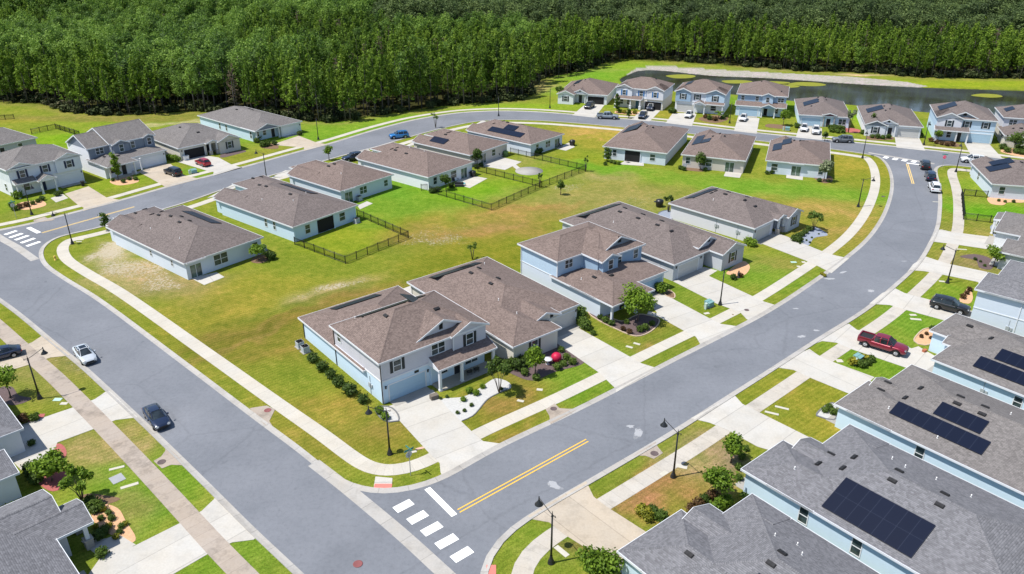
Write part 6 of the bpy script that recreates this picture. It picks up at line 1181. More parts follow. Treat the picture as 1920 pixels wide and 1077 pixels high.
vehicle('suv', (-35.83,170.68), 215, NVY, 'dark vehicle half hidden behind the hipped roof on the far left street', z=.04)
vehicle('pickup', (25.90,210.31), -10, LGR, 'light grey pickup truck parked on the far street before the pond row', 'truck', z=.01)
vehicle('suv', (22.14,223.21), 245, BLK, 'dark vehicle on the drive of the open-garage white house in the pond row', z=.04)
vehicle('pickup', (35.64,211.54), 250, NVY, 'dark blue pickup on the drive of the bright blue shutter house', 'truck', z=.04, scale=.9)
vehicle('suv', (39.37,221.19), 250, NVY, 'white-roofed dark vehicle right before the garage of the bright blue shutter house', z=.04, roof=WHT)
vehicle('hatch', (48.28,212.16), 248, WHT, 'white car on the drive of the deep-blue house with black shutters', z=.04)
vehicle('hatch', (62.18,208.49), 248, WHT, 'white car before the blue garage door of the two-storey blue house', z=.04)
vehicle('hatch', (74.86,197.58), 250, WHT, 'left one of two white cars before the low blue house', z=.04, roof=WHT)
vehicle('suv', (76.92,194.88), 250, WHT, 'right one of two white cars before the low blue house', z=.04)
vehicle('suv', (80.35,186.17), 172, GRY, 'dark grey suv parked on the far street, left of the far junction', z=.01)
vehicle('suv', (90.20,164.94), 69, BLK, 'black boxy vehicle, first of three parked in line at the far junction', z=.01)
vehicle('suv', (87.50,156.94), 69, NVY, 'dark blue vehicle, middle of three parked in line at the far junction', z=.01)
vehicle('suv', (84.80,149.60), 71, WHT, 'white suv with a dark rear window, last of three parked in line', z=.01)
vehicle('suv', (102.75,169.00), 168, WHT, 'white car at the right edge of the far street, behind the stepped-array house', z=.01)
vehicle('suv', (61.18,96.98), -37, BLK, 'black vehicle on the drive before the two-storey pale blue house', z=.04, scale=1.03)
vehicle('pickup', (47.13,86.15), -39, MARO, 'dark red pickup truck on the white drive at the right', 'truck', z=.04, sunroof=False)
vehicle('sedan', (-63.82,83.90), 215, NVY, 'dark blue car cut by the left edge of the photo', z=.04)

# ================================================================ FENCES
def fence(pts, lab, h=1.35, gap=2.35, dens=.11):
    root = empty('fence', pts[0]); tag(root, lab, 'fence'); o0 = np.array(pts[0]); pk = MB(); rl = MB()
    for i in range(len(pts) - 1):
        a = np.array(pts[i]) - o0; b_ = np.array(pts[i + 1]) - o0; L = np.linalg.norm(b_ - a); t = (b_ - a) / L; n_ = max(1, round(L / gap))
        for k in range(n_ + (1 if i == len(pts) - 2 else 0)):
            p = a + t * L * k / n_; q = MB(); q.box(p[0] - .06, p[0] + .06, p[1] - .06, p[1] + .06, 0, h + .08); q.build('post', BLACK, root)
        for z in (.15, h - .2, h - .04): rl.tube([(a[0], a[1], z), (b_[0], b_[1], z)], .03, 4)
        m = int(L / dens)
        for k in range(m):
            p = a + t * L * (k + .5) / m; w_ = .014; pk.poly([(p[0] - t[0] * w_, p[1] - t[1] * w_, .08), (p[0] + t[0] * w_, p[1] + t[1] * w_, .08), (p[0] + t[0] * w_, p[1] + t[1] * w_, h), (p[0] - t[0] * w_, p[1] - t[1] * w_, h)])
            pk.poly([(p[0] - t[1] * w_, p[1] + t[0] * w_, .08), (p[0] + t[1] * w_, p[1] - t[0] * w_, .08), (p[0] + t[1] * w_, p[1] - t[0] * w_, h), (p[0] - t[1] * w_, p[1] + t[0] * w_, h)])
    rl.build('rail', BLACK, root); pk.build('pickets', BLACK, root)
fence([(-36.44,121.00),(-26.40,113.04),(-17.71,123.87),(-28.45,134.86)], 'black picket fence round the lawn behind the sky-blue house')
fence([(-16.38,148.26),(-3.89,137.72),(6.06,151.29)], 'black picket fence round the bright lawn behind the white-sided house, nearest the field')
fence([(6.06,151.29),(-7.36,162.20)], 'black picket fence dividing the two fenced lawns')
fence([(6.06,151.29),(15.92,162.78),(-0.37,176.32)], 'black picket fence round the lawn with the white round patio')
fence([(-18.19,149.26),(-16.83,149.60)], 'short piece of black fence at the corner of the white-sided house', gap=2)
fence([(88.56,146.30),(81.98,132.91),(87.86,130.48)], 'black fence round the green lawn near the right edge'); fence([(88.98,146.30),(92.90,145.02)], 'black fence piece at the back of the green lawn near the right edge')
fence([(-121.08,193.82),(-117.89,199.24),(-107.92,191.73)], 'dark fence of the yard behind the navy shutter house')
fence([(-142.85,207.29),(-134.67,209.70)], 'dark fence at the left edge below the forest')

# ================================================================ PLANTS
def leaf_mesh(name, blobs, n_, size, mat_, seed=0, flat=.6, shell=.45, up=.35, asp=1.5):
    """many small leaf-sized faces spread through the volume of several blobs (x, y, z, rx, ry, rz)"""
    g_ = np.random.default_rng(seed); bl = np.array(blobs, float); vol = bl[:, 3] * bl[:, 4] * bl[:, 5]; k = g_.choice(len(bl), n_, p=vol / vol.sum())
    d = g_.normal(size=(n_, 3)); d /= np.linalg.norm(d, axis=1, keepdims=True); r = shell + (1 - shell) * g_.random((n_, 1)) ** .6
    r *= 1 + .18 * g_.normal(size=(n_, 1)); c = bl[k, :3] + d * r * bl[k, 3:6]
    nn = d * .8 + g_.normal(size=(n_, 3)) * flat + np.array([0, 0, up]); nn /= np.linalg.norm(nn, axis=1, keepdims=True)
    a = np.cross(nn, g_.normal(size=(n_, 3))); a /= np.linalg.norm(a, axis=1, keepdims=True); b_ = np.cross(nn, a)
    s = size * (.6 + .8 * g_.random((n_, 1))); a = a * s * asp * .5; b_ = b_ * s * .5
    V = np.stack([c - a, c + b_ * .9, c + a, c - b_ * .9], 1).reshape(-1, 3)
    me_ = bpy.data.meshes.new(name); me_.vertices.add(n_ * 4); me_.vertices.foreach_set('co', V.astype(np.float32).ravel())
    me_.loops.add(n_ * 4); me_.loops.foreach_set('vertex_index', np.arange(n_ * 4, dtype=np.int32)); me_.polygons.add(n_); me_.polygons.foreach_set('loop_start', np.arange(0, n_ * 4, 4, dtype=np.int32)); me_.update(calc_edges=True)
    me_.materials.append(mat_); return me_
def mobj(name, me_, parent=None):
    o = bpy.data.objects.new(name, me_); COL.objects.link(o)
    if parent: o.parent = parent
    return o
BARK = paint('bark', (.13, .10, .08), .9, .3, 4); BARKG = paint('bark_grey', (.10, .092, .09), .9, .3, 4)
LBR = m_leaf('leaves_bright', [(0, (.06, .11, .010)), (.4, (.13, .22, .016)), (.8, (.22, .33, .03)), (1, (.30, .40, .05))]); LMD = m_leaf('leaves_mid', [(0, (.04, .07, .012)), (.45, (.085, .145, .02)), (.85, (.15, .22, .035)), (1, (.20, .27, .05))])
LDK = m_leaf('leaves_dark', [(0, (.03, .055, .012)), (.5, (.07, .12, .02)), (1, (.15, .22, .04))]); LYL = m_leaf('leaves_yellow', [(0, (.10, .12, .012)), (.5, (.26, .26, .02)), (1, (.45, .36, .04))]); LPL = m_leaf('leaves_pale', [(0, (.07, .10, .04)), (.5, (.15, .19, .09)), (1, (.30, .33, .2))])
LRB = m_leaf('leaves_reddish', [(0, (.05, .03, .015)), (.5, (.13, .07, .03)), (1, (.16, .14, .04))])
def yard_tree(c, H, r, lab, mat_=None, n_=700, size=.26, style='round', seed=1, bark=None, name='yard_tree'):
    root = empty(name, c); tag(root, lab, 'tree'); q = random.Random(seed); mat_ = mat_ or LBR; bark = bark or BARK; b = MB(); blobs = []
    if style == 'round':
        hb = H * .32; b.tube([(0, 0, 0), (.04, .02, hb * .6), (.02, -.03, hb), (0, 0, H * .7)], [.10, .08, .07, .03], 7)
        for k in range(7):
            a = k * 2.4 + seed; zz = hb + (H - hb) * q.uniform(.15, .62); rr = r * q.uniform(.5, .72); e = (rr * math.cos(a), rr * math.sin(a), zz + rr * .5); b.tube([(0, 0, zz * .75), (e[0] * .5, e[1] * .5, zz), e], [.045, .035, .015], 5)
            blobs.append((e[0], e[1], e[2], r * .48, r * .48, r * .42))
        blobs.append((0, 0, H - r * .55, r * .6, r * .6, r * .5)); blobs.append((0, 0, (hb + H) / 2, r * .7, r * .7, (H - hb) * .35))
    elif style == 'open':
        for k in range(6):
            a = k * 1.05 + seed; rr = r * q.uniform(.45, .95); zz = H * q.uniform(.62, .92); e = (rr * math.cos(a), rr * math.sin(a), zz); b.tube([(.05 * math.cos(a), .05 * math.sin(a), 0), (e[0] * .35, e[1] * .35, zz * .5), e], [.05, .035, .012], 5)
            for j in range(2): f = q.uniform(.6, 1.1); blobs.append((e[0] * f, e[1] * f, zz * q.uniform(.88, 1.08), r * .30, r * .30, r * .26))
    elif style == 'column':
        b.tube([(0, 0, 0), (.03, 0, H * .5), (0, 0, H * .92)], [.08, .06, .02], 6)
        for k in range(9):
            zz = H * (.25 + .72 * k / 9); a = k * 2.1; w_ = r * (1 - .55 * abs(k / 9 - .3)); blobs.append((.35 * r * math.cos(a), .35 * r * math.sin(a), zz, w_ * .72, w_ * .72, H * .09))
            b.tube([(0, 0, zz * .9), (.6 * w_ * math.cos(a), .6 * w_ * math.sin(a), zz)], [.03, .01], 4)
    elif style == 'palm':
        b.tube([(0, 0, 0), (.06, 0, H * .35)], [.12, .10], 8)
    b.build('trunk', bark, root)
    if style == 'palm':
        p = MB()
        for k in range(16):
            a = k * 2.4; el = q.uniform(.2, 1.2); P0 = Vector((0, 0, H * .35)); L = r * q.uniform(.8, 1.1); side = Vector((-math.sin(a), math.cos(a), 0)); prev = None
            for j in range(5):
                t = j / 4; c0 = P0 + Vector((math.cos(a) * L * t * math.cos(el * .6), math.sin(a) * L * t * math.cos(el * .6), math.sin(el) * L * t * .9 - L * .55 * t * t)); w_ = .28 * math.sin(math.pi * min(1, t * .85 + .12)); row = (c0 - side * w_ - Vector((0, 0, w_ * .4)), c0, c0 + side * w_ - Vector((0, 0, w_ * .4)))
                if prev: p.poly([prev[0], row[0], row[1], prev[1]]); p.poly([prev[1], row[1], row[2], prev[2]])
                prev = row
        p.build('crown', mat_, root)
    else: mobj('crown', leaf_mesh('crown', blobs, n_, size, mat_, seed), root)
    return root
T = yard_tree
T((17.14,93.65), 5.0, 2.35, 'round leafy green tree in the kidney-shaped mulch bed before the sky-blue house', n_=2400, size=.24, seed=3)
T((-1.48,76.09), 4.6, 1.7, 'sparse branching tree at the edge of the white gravel before the corner house porch', LMD, 1300, .20, 'open', 5)
T((2.76,79.79), 4.2, 1.25, 'upright green tree in the purple mulch bed of the beige house', LBR, 1300, .22, 'round', 7)
T((19.39,58.00), 3.7, 1.55, 'bright green yard tree by the brown patchy lawn, nearer the corner of the roof', LBR, 1500, .22, 'round', 9); T((22.11,63.34), 3.4, 1.1, 'smaller bright green tree behind the other one beside the brown patchy lawn', LBR, 900, .22, 'round', 11)
T((7.30,47.73), 3.0, 1.75, 'bushy bright green tree cut by the bottom edge, left of the corner roof', LBR, 2200, .22, 'round', 13); T((-57.51,75.10), 3.9, 1.5, 'small tree with a shadow in the mulch by the left lamp', LBR, 1100, .22, 'round', 15)
T((-82.31,156.58), 6.0, 1.0, 'narrow upright tree before the slate dormer house', LBR, 900, .28, 'column', 17); T((-40.57,114.31), 2.9, 1.35, 'young green tree in a mulch ring behind the blue-grey corner house', LBR, 800, .22, 'round', 19)
T((-13.29,149.60), 3.4, 1.2, 'small green tree at the patio of the white-sided house', LMD, 600, .26, 'round', 21); T((-7.62,165.74), 4.2, 1.2, 'green tree in the corner between the white-sided and beige houses', LMD, 600, .28, 'round', 23); T((9.59,146.63), 3.1, .8, 'small lone tree in the open field beside the fence', LMD, 400, .24, 'round', 25)
T((52.90,127.61), 3.5, 1.5, 'multi-stemmed open tree beside the blue-grey gravel bed', LMD, 700, .22, 'open', 27); T((64.61,155.14), 4.8, 1.4, 'pale-leaved tree in a mulch ring at the right house across the field', LPL, 700, .28, 'round', 29); T((40.65,162.97), 4.2, 1.3, 'green tree before the double window of the middle house across the field', LMD, 600, .28, 'round', 31)
T((21.31,169.83), 3.4, 1.1, 'dark vine-like bush tree at the left corner of the house with the dark covered patio', LDK, 600, .26, 'column', 33); T((-71.06,127.61), 3.4, 1.0, 'dark green bush tree at the left gable corner of the sandy corner lawn', LMD, 600, .24, 'column', 35); T((14.09,232.39), 5.0, 1.3, 'thin tree left of the open-garage white house in the pond row', LMD, 500, .3, 'open', 37)
T((29.20,217.23), 5.6, .9, 'tall narrow tree at the left corner of the bright blue shutter house', LMD, 600, .3, 'column', 39); T((56.01,210.31), 4.6, 1.8, 'small palm in the bed of the deep-blue house', LBR, style='palm', seed=41); T((71.10,202.62), 4.6, 1.5, 'light green tree at the right corner of the blue two-storey house', LBR, 600, .3, 'round', 43)
T((85.17,194.88), 6.2, 1.2, 'tall pale tree before the low blue house', LPL, 700, .3, 'open', 45); T((91.20,195.42), 5.2, .9, 'slim tree before the twin-gabled grey house', LMD, 500, .28, 'column', 47); T((116.96,177.67), 4.8, 2.0, 'round green tree before the house cut by the right edge', LMD, 800, .3, 'round', 49); T((76.42,187.16), 2.4, .7, 'tiny tree at the kerb left of the dark grey suv', LMD, 300, .24, 'round', 51)
T((103.70,186.66), 3.0, 1.0, 'small light green tree at the porch of the light blue two-storey house', LBR, 400, .26, 'round', 53); T((75.75,112.00), 3.4, 1.5, 'bright green bushy tree in the mulch above the black vehicle', LBR, 1000, .24, 'round', 55); T((-44.99,60.55), 2.5, 1.55, 'bushy bright green tree in the red mulch at the left', LBR, 1800, .24, 'round', 57); T((-40.69,57.78), 3.6, 1.35, 'loose light green tree above the tan rock bed', LBR, 1100, .22, 'open', 59)
T((-41.24,170.68), 3.6, 1.0, 'small tree whose top shows above the blue-grey house roof', LBR, 400, .26, 'round', 61); T((-19.82,200.35), 4.0, .9, 'thin sapling by the verge of the far left street', LMD, 150, .24, 'open', 63); T((-6.34,114.73), 3.0, 1.0, 'thin sapling in the field above the beige house', LMD, 130, .22, 'open', 65); T((29.10,136.85), 3.6, 1.0, 'thin green tree in the ringed gravel bed at the back of the stone column house', LMD, 300, .24, 'open', 67)
T((15.87,162.20), 3.6, .6, 'thin bare-looking tree at the fence corner by the field', LMD, 90, .24, 'open', 69, BARKG); T((5.63,151.29), 3.2, .6, 'thin tree at the fence junction', LMD, 120, .22, 'open', 71); T((31.63,210.92), 2.8, .8, 'small bush tree on the verge behind the light grey pickup', LMD, 300, .26, 'column', 73)

# shrubs: a few prototypes, then copies
SHM = {k: [leaf_mesh('shrub', [(0, 0, .42, .5, .5, .42), (.18, .1, .55, .3, .3, .25), (-.2, .1, .45, .3, .3, .25)], n_, sz, m, s) for s in (1, 2, 3)] for k, (n_, sz, m) in
       {'g': (520, .13, LMD), 'b': (520, .13, LBR), 'd': (520, .13, LDK), 'y': (420, .14, LYL), 'r': (350, .14, LRB), 'p': (350, .13, LPL)}.items()}
cnt = [0]; ORD = ['first', 'second', 'third', 'fourth', 'fifth', 'sixth', 'seventh', 'eighth', 'ninth', 'tenth', 'eleventh']
def shrub(c, s, k, lab, grp=None, sz=1.0):
    cnt[0] += 1; o = bpy.data.objects.new('shrub', SHM[k][cnt[0] % 3]); COL.objects.link(o); o.location = (c[0], c[1], 0); o.scale = (s, s, s * sz); o.rotation_euler = (0, 0, cnt[0] * 1.7); tag(o, lab, 'shrub', grp); return o
def row(pts, s, k, lab, grp=None, jit=.15, sz=1.0):
    rank = {p: i for i, p in enumerate(sorted(pts, key=lambda p: p[0] / p[1]))}
    for p in pts:
        l2 = lab if len(pts) == 1 else lab + (', ' + ORD[rank[p]] + ' from the left' if rank[p] < len(pts) - 1 else ', rightmost')
        shrub(p, s * rnd.uniform(1 - jit, 1 + jit), rnd.choice(k), l2, (grp or lab) if len(pts) > 1 else None, sz)
row([(-24.61,83.13),(-23.01,81.00),(-21.65,79.43),(-20.34,77.67),(-18.66,75.76),(-16.90,74.12)], 1.5, 'd', 'dark shrub along the corner house light blue side wall')
row([(-14.70,72.02),(-13.89,70.91)], 1.1, 'b', 'small bright shrub in the gravel bed by the corner house garage'); row([(-5.53,74.44),(-4.94,76.09),(-4.12,75.64),(-3.43,77.10)], .8, 'b', 'low green shrub at the porch edge of the corner house')
row([(-8.17,74.77),(-7.46,75.10),(-5.29,72.33),(-6.04,71.92)], .45, 'd', 'tiny dark plant dotted in the white gravel', 'plants dotted in the white gravel'); shrub((-4.57,73.38), .5, 'd', 'tiny dark plant nearest the brown lawn in the white gravel', 'plants dotted in the white gravel'); row([(-1.24,76.76)], .5, 'd', 'tiny dark plant under the sparse tree in the white gravel')
row([(0.13,81.87),(0.78,81.25),(-0.65,81.49),(1.31,82.12)], 1.6, 'd', 'large dark shrub at the front wall of the beige house'); row([(1.54,80.03),(2.86,78.96),(5.52,81.25),(6.36,82.12),(6.78,83.64),(7.43,82.50),(5.13,86.83),(6.22,85.48)], 1.0, 'g', 'round green shrub dotted in the purple mulch bed')
row([(8.97,94.12),(9.36,92.58),(9.79,91.68),(9.41,95.06)], 1.7, 'g', 'green shrub beside the garage of the beige house'); row([(10.16,91.09),(10.69,89.92)], .8, 'g', 'small shrub along the white drive of the beige house')
row([(12.07,94.43),(12.68,93.35),(13.39,92.58),(14.78,91.09),(15.51,90.21),(17.81,91.39),(18.86,92.58),(17.01,90.80),(15.54,93.04)], .9, 'dgr', 'low shrub in the kidney-shaped mulch bed'); shrub((21.81,102.61), 2.0, 'b', 'bright green bush beside the blue garage door of the sky-blue house')
row([(39.64,121.24),(40.10,120.31)], 1.6, 'b', 'light green bush left of the stone column house'); row([(47.91,122.66),(48.86,123.63),(49.91,124.85),(50.98,126.09),(52.06,127.36),(48.48,122.18)], 1.2, 'd', 'dark green hedge shrub along the front wall beside the blue-grey gravel')
row([(48.43,121.24),(49.99,122.66),(51.32,123.87),(50.21,121.71),(53.12,125.59),(49.52,123.14)], .35, 'd', 'tiny plant dotted in the blue-grey gravel'); row([(43.24,83.90),(43.76,83.39),(43.74,82.37),(42.81,81.87),(42.03,82.37),(44.45,83.13)], 1.1, 'yg', 'yellow-green shrub around the utility box by the red pickup')
row([(53.61,89.20),(54.65,89.92),(54.66,88.78)], .6, 'r', 'small reddish plant in the tan rock bed by the red pickup'); shrub((56.00,91.09), .9, 'd', 'dark shrub between the tan rock bed and the house wall'); row([(65.05,100.67),(66.33,102.07),(67.28,103.15)], .8, 'r', 'small reddish plant in the narrow rock bed above the black vehicle'); row([(34.81,72.23),(35.48,72.75),(35.61,71.82)], .9, 'g', 'green shrub in the small white rock bed')
row([(12.07,55.82),(12.45,55.12),(13.15,55.47),(13.67,55.12),(12.94,56.03)], 1.2, 'dgy', 'mixed low shrub at the front of the bottom right house'); row([(16.73,56.18),(17.48,56.90),(18.14,57.63),(18.98,58.00)], 1.1, 'dr', 'dark red and green shrub between the two bottom right roofs'); row([(22.02,58.00),(22.22,60.71),(23.37,64.03),(24.16,65.34),(22.65,62.34)], .8, 'g', 'small shrub in the mulch at the large-array house'); row([(18.81,56.18),(19.57,56.90),(20.16,57.26)], 1.2, 'b', 'bright shrub under the yard tree by the large-array house')
row([(5.20,49.31),(6.12,49.49),(8.56,49.01)], .9, 'd', 'low plant at the foot of the bushy tree on the bottom edge') if False else None
row([(-47.18,61.11),(-47.95,61.92),(-46.32,60.31)], 1.3, 'd', 'dark shrub in the shade before the white-walled left house'); row([(-46.21,55.47),(-46.27,56.18),(-45.68,55.75)], 1.1, 'd', 'dark shrub against the wall in the bottom left corner'); row([(-52.27,70.71),(-53.27,70.31)], 1.1, 'gr', 'shrub in the red mulch above the left drive'); row([(-37.93,56.32),(-37.20,55.82),(-37.60,55.12),(-36.63,55.12),(-37.59,54.09),(-35.10,54.43),(-35.12,53.41),(-35.15,52.75),(-35.28,54.09),(-36.39,54.09)], .6, 'yg', 'small plant dotted in the tan rock bed')
row([(-39.63,57.26),(-38.95,56.90),(-38.31,56.39),(-39.52,56.54),(-38.63,56.03)], 1.0, 'gd', 'green shrub between the loose tree and the tan rock bed'); shrub((-35.39,50.65), 1.1, 'g', 'round green shrub on the shaded slab by the stone post'); row([(-36.46,53.41),(-36.62,52.75)], 1.0, 'd', 'dark shrub in the shade beside the stone post'); row([(-46.21,63.86),(-50.14,66.24)], .9, 'd', 'dark potted-looking shrub by the shaded slab at the left')
row([(-93.08,137.72),(-92.75,138.89),(-92.04,139.78),(-91.50,140.98),(-91.15,142.21),(-91.00,143.45),(-94.87,139.78)], 1.1, 'gr', 'shrub in the tan bed before the navy shutter house'); shrub((-96.48,144.70), 2.0, 'b', 'tall bright shrub at the left porch of the navy shutter house'); row([(-89.44,145.98),(-89.49,147.28)], 1.1, 'd', 'dark shrub beside the drive of the navy shutter house')
row([(-82.92,155.50),(-80.22,154.43),(-79.80,156.22),(-78.47,156.22)], .9, 'dg', 'shrub in the bed before the slate dormer house'); row([(-77.53,171.52),(-76.23,170.68),(-75.06,169.83)], 1.4, 'b', 'light green bush at the side of the open garage'); row([(-61.90,185.68),(-59.24,181.83),(-58.37,182.78),(-57.10,183.74),(-62.13,188.66)], 1.5, 'gd', 'shrub in the bed before the last left house')
row([(-53.29,192.77)], 1.4, 'd', 'dark shrub at the garage corner of the last left house'); row([(-15.93,147.94),(-14.92,148.60),(-12.34,151.29)], 1.2, 'd', 'dark shrub at the corner of the white-sided house'); row([(-7.80,164.54),(-6.80,165.74)], 1.3, 'd', 'dark shrub under the tree between the two yards'); row([(5.54,175.43),(6.43,176.32),(4.94,175.88)], 1.5, 'd', 'dark shrub at the back wall of the T-array house')
row([(22.12,168.59),(22.74,167.76),(23.64,167.36),(20.64,166.95)], .9, 'g', 'low green plant before the dark covered patio house'); row([(36.64,163.75),(37.18,162.97),(41.71,162.58)], 1.0, 'dg', 'shrub at the back of the middle house across the field'); row([(54.40,160.29),(55.54,160.67)], 1.0, 'd', 'shrub at the left corner of the right house across the field'); row([(65.48,154.78),(63.73,155.14)], .9, 'd', 'shrub under the pale-leaved tree')
row([(30.10,217.23),(31.21,216.59),(32.60,215.94),(34.09,215.94)], 1.2, 'ygb', 'yellowish shrub before the bright blue shutter house'); row([(44.40,217.23),(45.03,216.59)], 1.7, 'g', 'round shrub at the left corner of the deep-blue house'); row([(52.53,210.92),(53.27,209.09),(54.43,207.88),(57.02,209.70),(58.64,212.16)], 1.4, 'gdr', 'shrub in the bed of the deep-blue house'); row([(74.00,200.35)], 1.8, 'g', 'round shrub at the left corner of the low blue house')
row([(82.18,199.24),(83.00,199.24),(83.62,198.68),(84.24,198.13),(85.06,198.13),(81.51,195.95),(82.47,194.88),(83.82,194.88)], 1.5, 'g', 'clipped hedge shrub before the low blue house'); row([(89.29,190.18),(90.40,189.67),(91.50,189.16),(93.04,189.67)], 1.3, 'g', 'shrub before the twin-gabled grey house'); row([(103.01,194.88),(101.44,190.69),(88.52,193.82)], 1.5, 'd', 'dark shrub beside the twin-gabled grey house'); row([(102.14,186.66),(102.48,184.70),(103.29,183.74),(104.09,182.78),(105.36,182.78)], 1.2, 'r', 'reddish shrub before the light blue two-storey house')
row([(115.89,179.96),(115.33,177.22),(116.92,176.32),(117.63,175.43),(119.42,179.96),(120.14,179.04)], 1.5, 'gdy', 'shrub in the rock bed at the right edge'); row([(83.98,126.09),(85.97,128.65),(84.29,124.36),(86.27,129.69)], 1.0, 'yg', 'yellow-green shrub in the gravel before the white porch rail'); row([(74.64,113.67),(74.41,112.00),(74.25,114.52)], .5, 'd', 'tiny dark plant in the purple mulch near the right edge'); row([(93.96,142.82),(94.84,142.21),(96.49,142.21)], .6, 'd', 'small plant in the tan rock strip at the right house'); row([(47.64,108.78),(47.84,108.20)], .6, 'y', 'small yellow plant on the verge at the drive corner') ; row([(34.89,108.00),(33.63,107.23)], .9, 'dr', 'dark plant in the tan rock bed of the grey gabled house'); row([(-39.22,115.60),(-38.55,114.73)], 1.5, 'd', 'dark shrub behind the air conditioner of the corner house'); row([(13.16,88.21)], .01, 'd', 'x') if False else None

# ================================================================ GARDEN THINGS
def disc_table(c, r, h_, m, lab, name='table'):
    root = empty(name, c); tag(root, lab, 'table'); b = MB(); b.lathe([(0, h_), (r, h_), (r, h_ + .04), (0, h_ + .04)], n=20); b.build('table_top', m, root); b = MB(); b.tube([(0, 0, 0), (0, 0, h_)], .05, 8); b.lathe([(.25, 0), (.25, .03), (0, .04)], n=14); b.build('leg', m, root)
disc_table((4.41,82.50), .55, .7, TRIM, 'round white garden table or bird bath in the purple mulch bed')
root = empty('garden_ball', (5.49,83.13)); tag(root, 'large crimson ball-shaped ornament in the purple mulch bed', 'garden ornament'); b = MB(); b.lathe([(.0, 0), (.35, .05), (.58, .3), (.66, .62), (.6, .9), (.4, 1.12), (.15, 1.22), (0, 1.24)], n=22); b.build('ball', paint('crimson', (.42, .01, .05), .5, .25, 5), root); b = MB(); b.lathe([(.3, 0), (.28, .08), (0, .1)], n=14); b.build('foot', TRIM, root)
def chair(c, rot, m, lab, grp):
    root = empty('patio_chair', c, R(rot)); tag(root, lab, 'chair', grp); b = MB(); b.box(-.28, .28, -.26, .28, .40, .46); b.build('seat', m, root); b = MB(); b.poly([(-.28, .26, .44), (.28, .26, .44), (.28, .42, .98), (-.28, .42, .98)]); b.poly([(-.28, .30, .44), (.28, .30, .44), (.28, .46, .98), (-.28, .46, .98)]); b.build('backrest', m, root)
    for x in (-.25, .25):
        for y in (-.23, .25): b = MB(); b.box(x - .02, x + .02, y - .02, y + .02, 0, .40); b.build('leg', BLACK, root)
        b = MB(); b.box(x - .03, x + .03, -.24, .28, .62, .65); b.build('armrest', m, root)
DKF = paint('dark_wicker', (.03, .032, .035), .7, .2, 6); TEAL = paint('teal_plastic', (.03, .36, .42), .4, .1)
for i, (c, r_) in enumerate((((-12.01,154.43), 20), ((-11.46,156.22), 60), ((-11.00,157.68), 200), ((-10.14,158.41), 240))): chair(c, r_, DKF, 'dark wicker chair on the patio of the white-sided house, ' + ORD[i] + ' from the left', 'chairs on the patio of the white-sided house')
chair((-9.82,152.67), 120, TEAL, 'teal garden chair on the patio edge of the white-sided house', 'chairs on the patio of the white-sided house')
for i, (c, r_) in enumerate((((-4.83,171.52), 20), ((-3.88,172.38), 60), ((-3.17,173.24), 200), ((-2.32,174.11), 240))): chair(c, r_, DKF, 'dark chair on the square white patio, ' + ORD[i] + ' from the left', 'chairs on the square white patio')
chair((11.67,181.36), 60, DKF, 'dark chair on the small patio of the T-array house', None); chair((25.75,169.00), 200, DKF, 'dark chair at the covered patio across the field', None); chair((-5.14,80.03), 200, DKF, 'dark chair on the porch of the corner house, left one', None); chair((-4.33,80.63), 200, DKF, 'dark chair on the porch of the corner house, right one', None)
def grill(c, s, lab, m=BLACK):
    root = empty('covered_grill', c); root.scale = (s, s, s); tag(root, lab, 'grill'); b = MB(); b.lathe([(.42, 0), (.5, .1), (.55, .6), (.6, .85), (.52, 1.05), (.2, 1.18), (0, 1.2)], n=14); b.build('cover', m, root); b = MB(); b.box(-.8, -.4, -.25, .25, .75, .80); b.build('side_shelf', DKPL, root)
grill((14.46,183.26), 1.2, 'round black covered grill on the small patio of the T-array house'); grill((-1.47,174.11), 1.1, 'covered grill in green shade cloth on the square white patio', paint('olive_cover', (.12, .20, .07), .8, .2)); grill((27.92,139.78), 1.3, 'black covered garden machine in the field behind the stone column house'); grill((-8.24,158.79), 1.1, 'dark covered box at the corner of the white-sided house')
root = empty('lounge_set', (-10.76,151.98)); tag(root, 'low dark garden sofa on the patio of the white-sided house', 'sofa'); b = MB(); b.box(-.9, .9, -.35, .35, 0, .42); b.build('seat', DKF, root); b = MB(); b.box(-.9, .9, .25, .42, .42, .82); b.build('backrest', DKF, root)
def bin_(c, m, lab):
    root = empty('wheelie_bin', c, R(40)); tag(root, lab, 'bin'); b = MB(); b.poly([(-.25, -.3, .05), (.25, -.3, .05), (.3, -.36, .95), (-.3, -.36, .95)]); b.poly([(-.25, .3, .05), (.25, .3, .05), (.3, .36, .95), (-.3, .36, .95)]); b.poly([(-.25, -.3, .05), (-.25, .3, .05), (-.3, .36, .95), (-.3, -.36, .95)]); b.poly([(.25, -.3, .05), (.25, .3, .05), (.3, .36, .95), (.3, -.36, .95)]); b.build('bin_body', m, root)
    b = MB(); b.box(-.33, .33, -.4, .38, .95, 1.03); b.build('lid', m, root)
    for s_ in (-1, 1): b = MB(); b.tube([(s_ * .28, .32, .12), (s_ * .22, .32, .12)], .12, 10); b.build('wheel', TYRE, root)
bin_((-73.70,170.68), WHT, 'left white bin beside the open garage'); bin_((-73.26,171.10), WHT, 'right white bin beside the open garage'); bin_((-87.55,152.32), DKPL, 'dark bin at the garage of the navy shutter house')
def crate(c, m, lab, s=1.0):
    root = empty('storage_box', c, R(30)); root.scale = (s, s, s); tag(root, lab, 'box'); b = MB(); b.box(-.45, .45, -.3, .3, 0, .5); b.build('box_body', m, root); b = MB(); b.box(-.47, .47, -.32, .32, .5, .56); b.build('lid', m, root)
crate((-8.91,74.88), paint('basket_brown', (.14, .12, .10), .8, .2), 'brown storage box between the garage and porch of the corner house'); crate((52.25,85.48), paint('terracotta', (.36, .12, .06), .8, .2), 'small terracotta planter on the white drive by the red pickup', .6)
